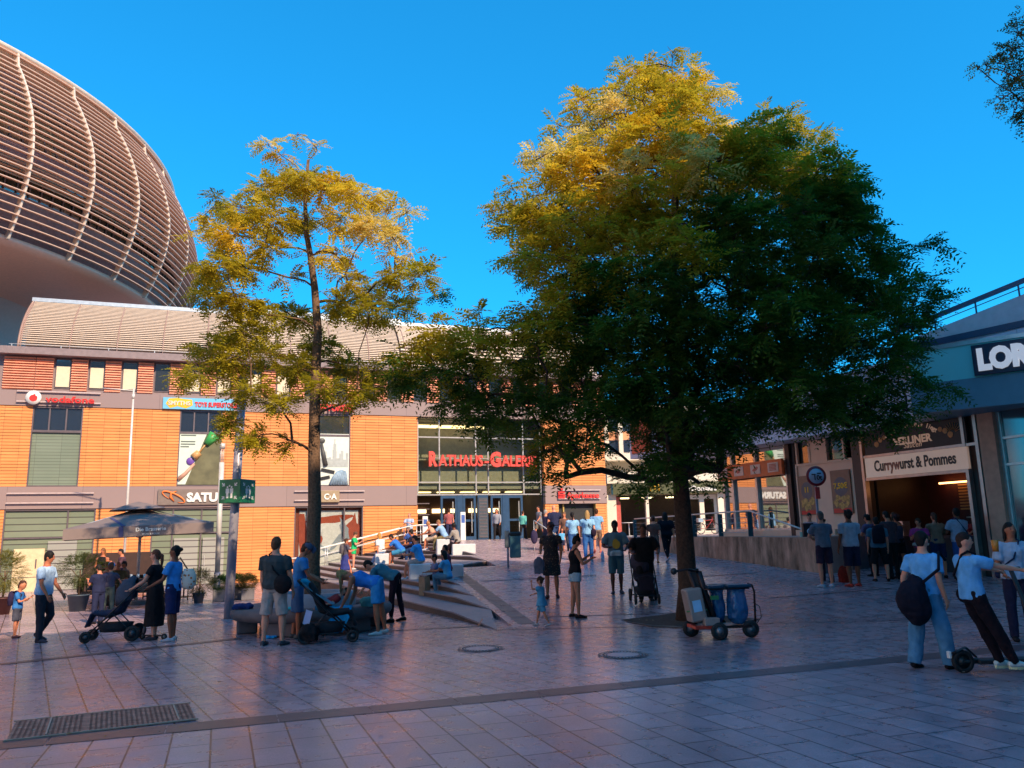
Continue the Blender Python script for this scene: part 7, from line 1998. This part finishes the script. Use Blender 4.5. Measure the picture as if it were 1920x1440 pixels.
# on the steps
def seated(label, seat, rz, h, dx=0, dy=0, **k):
    return person(label, seat.x + dx, seat.y + dy, 0, rz, h=h, pose='sit', pelz=seat.z + .10 * h / 1.75, **k)
seated('blond woman in a white top and jeans sitting on the seat block in the sun', BL['a'], 55, 1.66, skin='mid', fem=1, top=('loose', (.78, .74, .72)), bot=('pants', (.20, .30, .50)), hair=('long', (.55, .25, .06)), shoe=(.75, .70, .66), hip=(80, 50), knee=(70, 20), arm=((10, 10, 40, 10), (-20, 14, 10, 0)), lean=14)
seated('man in bright blue t-shirt and beige shorts sitting on the lower seat block', BL['b'], 78, 1.80, skin='mid', top=('tee', (.05, .36, .80)), bot=('shorts', (.45, .34, .30)), hair=('short', H_BLK), shoe=(.35, .50, .58), lean=16, bulk=1.05, arm=((34, 6, 55, 14), (30, 6, 60, 14)))
s_ = G(752, 1058); s_ = Vector((s_.x, s_.y + .3, s_.z + .42))
seated('man in a royal blue t-shirt hunched forward on the middle steps', s_, 80, 1.78, skin='tan', top=('tee', (.03, .16, .55)), bot=('shorts', (.05, .25, .45)), hair=('short', H_BLK), shoe=(.3, .3, .3), lean=42, arm=((40, 6, 40, 14), (40, 6, 35, 14)))
seated('person in black sitting between the two men in blue on the steps', s_ + Vector((.55, .6, .1)), 70, 1.72, skin='tan', top=('tee', (.02, .015, .03)), bot=('pants', (.02, .05, .15)), hair=('short', H_BLK), shoe=BLK, lean=30)
seated('grey haired person sitting behind the royal blue t-shirt on the steps', s_ + Vector((.25, 1.3, .2)), 60, 1.68, skin='light', top=('tee', (.04, .10, .35)), bot=('pants', NAVY), hair=('short', (.25, .15, .12)), shoe=BLK, lean=20)
c = BL['c']
g1 = G(832, 1108)
seated('girl in a light blue t-shirt and jeans sitting on the steps holding a phone', Vector((g1.x + .1, g1.y + .3, g1.z + .28)), 72, 1.55, skin='tan', fem=1, top=('tee', (.10, .42, .72)), bot=('pants', (.10, .22, .32)), hair=('long', H_BLK), shoe=(.5, .5, .5), hip=(100, 95), knee=(110, 105), arm=((30, 8, 55, 18), (30, 8, 55, 18)))
seated('small dark haired child beside the girl with the phone', Vector((g1.x - .28, g1.y + .75, g1.z + .30)), 110, 1.2, skin='tan', top=('tee', (.20, .20, .32)), bot=('pants', BLK), hair=('short', H_BLK), shoe=BLK, lean=5)
seated('girl with dark hair tucked behind the girl with the phone', Vector((g1.x + .05, g1.y + 1.1, g1.z + .45)), 90, 1.5, skin='tan', fem=1, top=('tee', (.25, .05, .08)), bot=('pants', BLK), hair=('short', H_BLK), shoe=BLK, lean=10)
seated('man in pale blue shirt and olive trousers, right of the couple near the doors', BL['e'], 75, 1.76, .12, 0, skin='light', top=('tee', (.28, .45, .68)), bot=('pants', (.20, .15, .07)), hair=('short', (.30, .14, .06)), shoe=(.06, .03, .03), lean=28, arm=((45, 8, 30, 14), (45, 8, 30, 14)))
seated('bare armed blond person left of the couple near the doors', BL['e'], 78, 1.68, -.34, .2, skin='mid', fem=1, top=('tank', (.60, .36, .24)), bot=('shorts', (.5, .38, .30)), hair=('short', (.45, .20, .08)), shoe=(.5, .5, .6), lean=30, arm=((45, 8, 30, 14), (45, 8, 30, 14)))
seated('woman in a patterned top and long black skirt on the long seat block', BL['d'], 60, 1.70, -.22, -.05, skin='brown', fem=1, top=('long', (.3, .25, .22)), print=prn('top_print', (.32, .28, .25), (.12, .10, .10), 26), bot=('skirt', (.015, .008, .012), .85, 1.3), hair=('curly', H_BLK), shoe=BLK, lean=18, hip=(60, 55), knee=(60, 50))
x, y, z, h = pl(647, 1084, 1010)
rr1 = person('person with a grey backpack and navy skirt climbing the lower steps', x, y, z, -60, h=h, pose='walk', skin='mid', fem=1, top=('tee', (.08, .07, .10)), bot=('skirt', (.04, .05, .22), .62, 1.15), hair=('bun', H_BRN), shoe=(.4, .3, .35), arm=((20, 8, 90, 10), (20, 8, 90, 10)))
backpack(rr1, 'grey backpack worn by the person in the navy skirt on the steps', (.13, .11, .12), .02, .9)
pp('person in a bright green sports top and shorts standing on the steps', 663, 1068, 996, -90, pose='phone', skin='light', fem=1, top=('tee', (.02, .50, .16)), bot=('shorts', (.02, .50, .16)), hair=('bun', (.12, .05, .03)), shoe=(.75, .72, .68), short=.5)
e_ = fac(15.6, .9, RISE * 9.5); lump('red_bag', 'dark red backpack against the shop window beside the handrail', fac(12.55, .5, .62), .16, .12, .26, (.28, .03, .03), 12)
q = fac(15.5, .85, RISE * 9)
person('man in a pale blue t-shirt and dark trousers standing at the top of the stairs', q.x, q.y, RISE * 9, 165, h=1.72, pose='cross', skin='light', top=('tee', (.42, .52, .72)), bot=('pants', (.03, .02, .03)), hair=('short', (.3, .15, .1)), shoe=BLK)
p = G(795, 1117); b2_ = empty('paper_bag', (p.x, p.y + .1, p.z), R_(10), 'brown paper shopping bag standing on the lower steps', 'bag'); mb = MB(); mb.loft([(Vector((0, 0, 0)), Vector((1, 0, 0)), Vector((0, 1, 0)), .15, .10), (Vector((.01, 0, .25)), Vector((1, 0, 0)), Vector((0, 1, 0)), .16, .10), (Vector((-.01, 0, .50)), Vector((1, 0, 0)), Vector((0, 1, 0)), .15, .06)], 4, False); mb.build('bag_body', M('kraft_paper', (.42, .24, .14), .8, var=.15), b2_)
mb = MB(); mb.tube([(-.06, 0, .48), (-.05, 0, .60), (.05, 0, .60), (.06, 0, .48)], .006, 5); mb.build('handle', M('kraft_paper', (.42, .24, .14), .8), b2_)
# entrance plaza signs
for px, lab in ((797, 'narrow white information stand with a blue top at the left doors'), (868, 'tall white advertising column before the glass doors')):
    s, _ = facpx(px, 990, .6); q = fac(s, .6, 1.5); r = empty('information_stand', q, TH, lab, 'stand')
    hh_ = 1.15 if px > 850 else .95
    mb = MB(); mb.rbox(-.14, .14, -.06, .06, 0, hh_ + .35, .02); mb.build('panel', m_whitep, r); mb = MB(); mb.box(-.10, .10, -.066, -.061, hh_ * .8, hh_ + .2); mb.build('print', M('info_blue', (.05, .12, .4), .5), r)
c = r7['sh'][0]; q = aty(1000, 985, 30); r = empty('luggage_pole', (q.x, 30, zramp(30)), 0, 'dark backpack hung on a slanted white pole in front of the bank', 'backpack')
mb = MB(); mb.ball((.02, 0, .75), .13, .09, .26); mb.build('pack', cloth((.04, .03, .08)), r); mb = MB(); mb.tube([(.02, 0, 1.35), (.9, -.2, .75)], .02, 6); mb.tube([(.02, 0, 0), (.02, 0, 1.35)], .014, 6); mb.build('pole', m_alu, r)
# ---------------------------------------------------------------- queue at the snack bar and boys with scooter
pp('man in a grey t-shirt and dark shorts at the left of the snack bar queue', 1551, 1101, 957, 6, pose='cross', skin='light', top=('tee', (.16, .19, .25)), bot=('shorts', (.05, .025, .05)), hair=('short', (.14, .11, .10)), shoe=(.45, .55, .65), sole=(.8, .8, .85))
x, y, z, h = pl(1572, 1097, 962)
person('dark clothed woman half hidden behind the man in grey', x, y + .7, zramp(y), 100, h=1.68, pose='cross', skin='mid', fem=1, top=('tee', (.05, .03, .06)), bot=('pants', (.03, .03, .05)), hair=('bun', (.12, .05, .03)), shoe=BLK)
rq = pp('man in a pale grey t-shirt and navy shorts standing in the queue', 1603, 1100, 955, 12, pose='stand', skin='brown', top=('tee', (.40, .45, .55)), bot=('shorts', (.02, .02, .05)), hair=('curly', H_BLK), shoe=(.40, .04, .03), sole=(.75, .70, .70), short=1.05, bulk=1.12)
lump('red_bag', 'big red bag standing on the ground between two men in the queue', G(1584, 1092), .15, .12, .22, (.30, .02, .01), 9)
rb_ = pp('man in a teal t-shirt with a black backpack in the queue', 1654, 1090, 968, -14, pose='stand', skin='light', top=('tee', (.07, .17, .24)), bot=('shorts', BLK), hair=('short', H_BLK), shoe=(.02, .01, .01), splay=10, bulk=1.1, short=1.05)
backpack(rb_, 'black backpack worn by the man in teal in the queue', (.012, .01, .02), .0, 1.1)
pp('woman in a dark grey tank top and black shorts lifting her hands', 1692, 1078, 963, 8, pose='stand', skin='tan', fem=1, top=('tank', (.07, .06, .09)), bot=('shorts', BLK), hair=('curly', (.06, .02, .02)), shoe=(.03, .01, .01), arm=((60, 20, 80, 20), (60, 20, 80, 20)), short=.7)
x, y, z, h = pl(1706, 1074, 965)
person('person in a rust brown top ahead in the queue', x + .1, y + .8, zramp(y), 20, h=1.68, pose='stand', skin='mid', fem=1, top=('long', (.20, .07, .03)), bot=('pants', (.05, .02, .03)), hair=('long', H_BRN), shoe=BLK)
person('person in a magenta top carrying a tray beside the counter', xpx(1724, 20.9), 20.9, zramp(21), 150, h=1.58, pose='phone', skin='mid', fem=1, top=('tee', (.40, .04, .18)), bot=('pants', (.05, .04, .06)), hair=('short', H_BRN), shoe=BLK)
lump('tray', 'pale newspaper lined tray held by the person in magenta', Vector((xpx(1722, 20.5), 20.45, 1.22)), .20, .14, .05, (.45, .38, .33), 5, 'tray')
rc = pp('man in a pale grey t-shirt and blue jeans at the snack bar counter', 1808, 1086, 951, 8, pose='stand', skin='brown', top=('tee', (.38, .42, .52)), bot=('pants', (.03, .10, .30)), hair=('short', H_BLK), shoe=BLK, bulk=1.1, arm=((20, 12, 60, 10), (20, 12, 60, 10)))
crossbag(rc, 'navy cross body bag of the man at the counter', (.02, .03, .09), 1, .05, (.09, .04, .08))
vq = rp(rowt(1829, -1.1), -1.1, .35); person('snack bar vendor with a white cap behind the counter', vq.x, vq.y, .30, 160, h=1.72, pose='phone', skin='light', top=('tee', (.4, .05, .05)), bot=('pants', BLK), hair=('short', H_BRN), shoe=BLK, cap=(.75, .70, .68))
rq2 = person('long haired woman in a pale t-shirt with a cross body strap holding a drink', xpx(1893, 12.4), 12.4, 0, 168, h=1.74, pose='phone', skin='tan', fem=1, top=('loose', (.42, .52, .66)), bot=('pants', (.02, .02, .05)), hair=('long', H_BLK), shoe=BLK, arm=((8, 14, 50, 10), (34, 12, 75, 22)), head=(0, 10))
crossbag(rq2, 'thin dark cross body strap of the long haired woman', (.02, .03, .08), 1, .02, (.05, .03, .05))
hd_ = aty(1866, 1024, 12.05); r = empty('drink_cup', hd_ - Vector((0, 0, .08)), 0, 'amber drink in a clear cup held by the long haired woman', 'cup'); mb = MB(); mb.lathe([(0, 0), (.040, 0), (.052, .17), (.048, .17), (.0, .02)], 16); mb.build('cup', M('amber_drink', (.75, .25, .03), .15), r)
gq = aty(1522, 1000, 24.0); person('smiling young woman sitting behind the terrace wall end', gq.x, 24.1, 0, 172, h=1.62, pose='sit', pelz=1.42, skin='light', fem=1, top=('tee', (.50, .36, .42)), bot=('pants', (.25, .2, .25)), hair=('bun', H_BRN), shoe=BLK, lean=4, hip=(100, 95), knee=(100, 100))
gb_ = aty(1517, 1014, 22.95); r = empty('carrier_bag', (gb_.x, 22.97, 1.47), R_(3), 'black carrier bag with a round white logo on the wall end', 'bag')
mb = MB(); mb.box(-.15, .15, -.06, .06, 0, .38); mb.build('bag_body', m_black, r)
mb = MB(); mb.lathe([(0, 0), (.085, 0), (.085, .004), (0, .004)], 24, (.03, -.062, .15), Matrix.Rotation(PI / 2, 3, 'X')); mb.build('logo', M('logo_pale_blue', (.55, .65, .80), .5), r); mb = MB(); txt(mb, 'JD', .11, .03, -.069, .115, ext=.001, bold=.002); mb.build('letters', m_black, r)
gb_ = aty(1505, 1014, 23.05); r = empty('tin_can', (gb_.x, 23.05, 1.47), 0, 'small pale green can on the wall end beside the carrier bag', 'can'); mb = MB(); mb.lathe([(0, 0), (.055, 0), (.06, .01), (.06, .13), (.05, .14), (0, .14)], 16); mb.build('can', M('can_green', (.30, .55, .45), .3), r)
b1 = pp('boy in a bright blue t-shirt and light wide jeans with a low slung backpack', 1752, 1254, 993, -62, pose='stand', skin='light', top=('tee', (.16, .46, .80)), bot=('pants', (.10, .26, .42)), hair=('short', H_BLK), shoe=(.015, .012, .015), wide=1.35, hip=(10, -10), knee=(3, 4), arm=((-14, 10, 35, 5), (-10, 20, 20, 0)), lean=3, splay=6)
c = b1['chest'] - b1['fwd'] * .30 - b1['rt'] * (-.02) - Vector((0, 0, .38)); r = empty('rucksack', c, 0, 'large black bag slung low behind the boy in light jeans', 'bag')
mb = MB(); mb.ball((0, 0, 0), .19, .17, .24); mb.ball((.03, 0, -.10), .17, .16, .20); mb.ball((.05, 0, .14), .11, .12, .16); me = remeshed(mb, .014, 3, .02, 4); me.materials.append(cloth((.012, .008, .02))); o = D.objects.new('pack', me); COL.objects.link(o); o.parent = r
mb = MB(); s0 = b1['sh'][0] - c; mb.tube([(.10, -.08, .2), s0 + Vector((-.06, -.14, -.12)), s0 + Vector((0, -.07, .08)), s0 + Vector((.10, -.02, -.02))], .018, 6); mb.build('strap', cloth((.012, .008, .02)), r)
ps_ = G(1808, 1262)
b2p = person('boy in a bright blue t-shirt and black trousers leaning back on the scooter', xpx(1828, 9.42, 1150), 9.42, 0, -86, h=1.56, pose='stand', pelz=.92, skin='light', top=('tee', (.16, .46, .80)), bot=('pants', (.012, .01, .012)), hair=('short', (.03, .012, .008)), shoe=(.60, .66, .62), sole=(.85, .85, .5), lean=-4, hip=(26, 24), knee=(2, 4), splay=3, arm=((74, 8, 6, -6), (70, 6, 10, 0)), head=(10, -20))
crossbag(b2p, 'black cross body bag of the boy on the scooter', (.012, .01, .015), -1, .0, (.10, .06, .09), back=-.2)
# more people at the doors, the bank and the kiosk
for px, Y, zz_, hgt, rz_, kw, lab in (
    (842, 43.2, 1.5, 1.74, 10, dict(top=('tee', (.35, .10, .10)), bot=('pants', NAVY), hair=('short', H_BRN)), 'person in a dark red top walking in at the left glass doors'),
    (932, 43.0, 1.5, 1.66, 172, dict(fem=1, top=('long', (.30, .30, .34)), bot=('pants', BLK), hair=('long', H_BRN)), 'woman in a grey top coming out of the right glass doors'),
    (1012, 41.0, 1.48, 1.70, 120, dict(top=('tee', (.20, .20, .22)), bot=('shorts', (.20, .17, .14)), hair=('short', H_BLK)), 'person in a grey t-shirt near the right end of the glass entrance'),
    (1668, 21.3, .37, 1.76, 14, dict(top=('tee', (.10, .05, .06)), bot=('pants', BLK), hair=('short', H_BLK)), 'tall person in a dark wine shirt at the front of the snack bar queue'),
    (1756, 21.2, .37, 1.68, -8, dict(fem=1, top=('tee', (.30, .16, .10)), bot=('shorts', NAVY), hair=('pony', H_BRN)), 'woman in a brown top at the counter beside the person in magenta'),
    (1632, 22.0, .41, 1.66, 30, dict(fem=1, top=('tee', (.12, .10, .20)), bot=('pants', BLK), hair=('bun', H_BLK)), 'woman in violet close to the poster wall end of the counter')):
    X = xpx(px, Y, 1000); person(lab, X, Y, zz_, rz_, h=hgt, pose='walk' if Y > 40 else 'phone', skin='mid', shoe=BLK, **kw)
# café guests
def diner(label, px, Y, rz, h=1.7, **k):
    X = xpx(px, Y, 1080); return person(label, X, Y, 0, rz, h=h, pose='sit', pelz=zlow(X, Y) + .55, **k)
X = xpx(192, 28.3, 1060); person('woman in a black strap dress standing under the parasol', X, 28.3, zlow(X, 28), 175, h=1.78, pose='stand', skin='tan', fem=1, top=('dress', BLK, .6, 1.1, 0), bot=('none', BLK), hair=('long', (.20, .08, .03)), shoe=BLK, arm=((10, 8, 60, 25), (10, 8, 60, 25)))
diner('woman in a red patterned dress seated under the parasol', 205, 27.0, 170, skin='mid', fem=1, top=('tank', (.40, .12, .08)), bot=('pants', (.3, .1, .08)), hair=('long', (.35, .14, .05)), shoe=BLK)
diner('bald man in an olive t-shirt seated with his back to us', 219, 25.8, 15, skin='mid', top=('tee', (.16, .13, .06)), bot=('pants', BLK), hair=('bald', H_GRY), shoe=BLK, bulk=1.2)
X = xpx(229, 28.8, 1060); person('waiter in dark clothes and white collar under the parasol', X, 28.8, zlow(X, 28), 120, h=1.74, pose='phone', skin='mid', top=('long', (.10, .05, .07)), bot=('pants', BLK), hair=('short', H_BLK), shoe=BLK)
X = xpx(207, 21.5, 1060); r = person('child with a light blue cap leaning over a café chair', X, 21.5, zlow(X, 21.5), 15, h=1.28, pose='stand', skin='mid', top=('tee', (.07, .06, .09)), bot=('pants', (.10, .12, .10)), hair=('short', H_BRN), shoe=BLK, cap=(.04, .40, .75), lean=14, arm=((20, 30, 30, 0), (20, 40, 20, 0)))
diner('person in dark purple seated at the left of the café tables', 178, 25.0, -60, skin='mid', top=('tee', (.06, .03, .08)), bot=('pants', BLK), hair=('short', H_BLK), shoe=BLK)
diner('person in brown seated right of the parasol pole', 240, 27.6, 120, skin='tan', fem=1, top=('tee', (.25, .10, .06)), bot=('pants', BLK), hair=('short', H_BRN), shoe=BLK)
X = xpx(98, 16.6, 1080); person('partly hidden person in navy just beyond the man in pale blue', X, 18.5, 0, 60, h=1.30, pose='phone', skin='mid', top=('tee', NAVY), bot=('pants', NAVY), hair=('short', H_BLK), shoe=BLK)
D.scenes.remove(TMP)
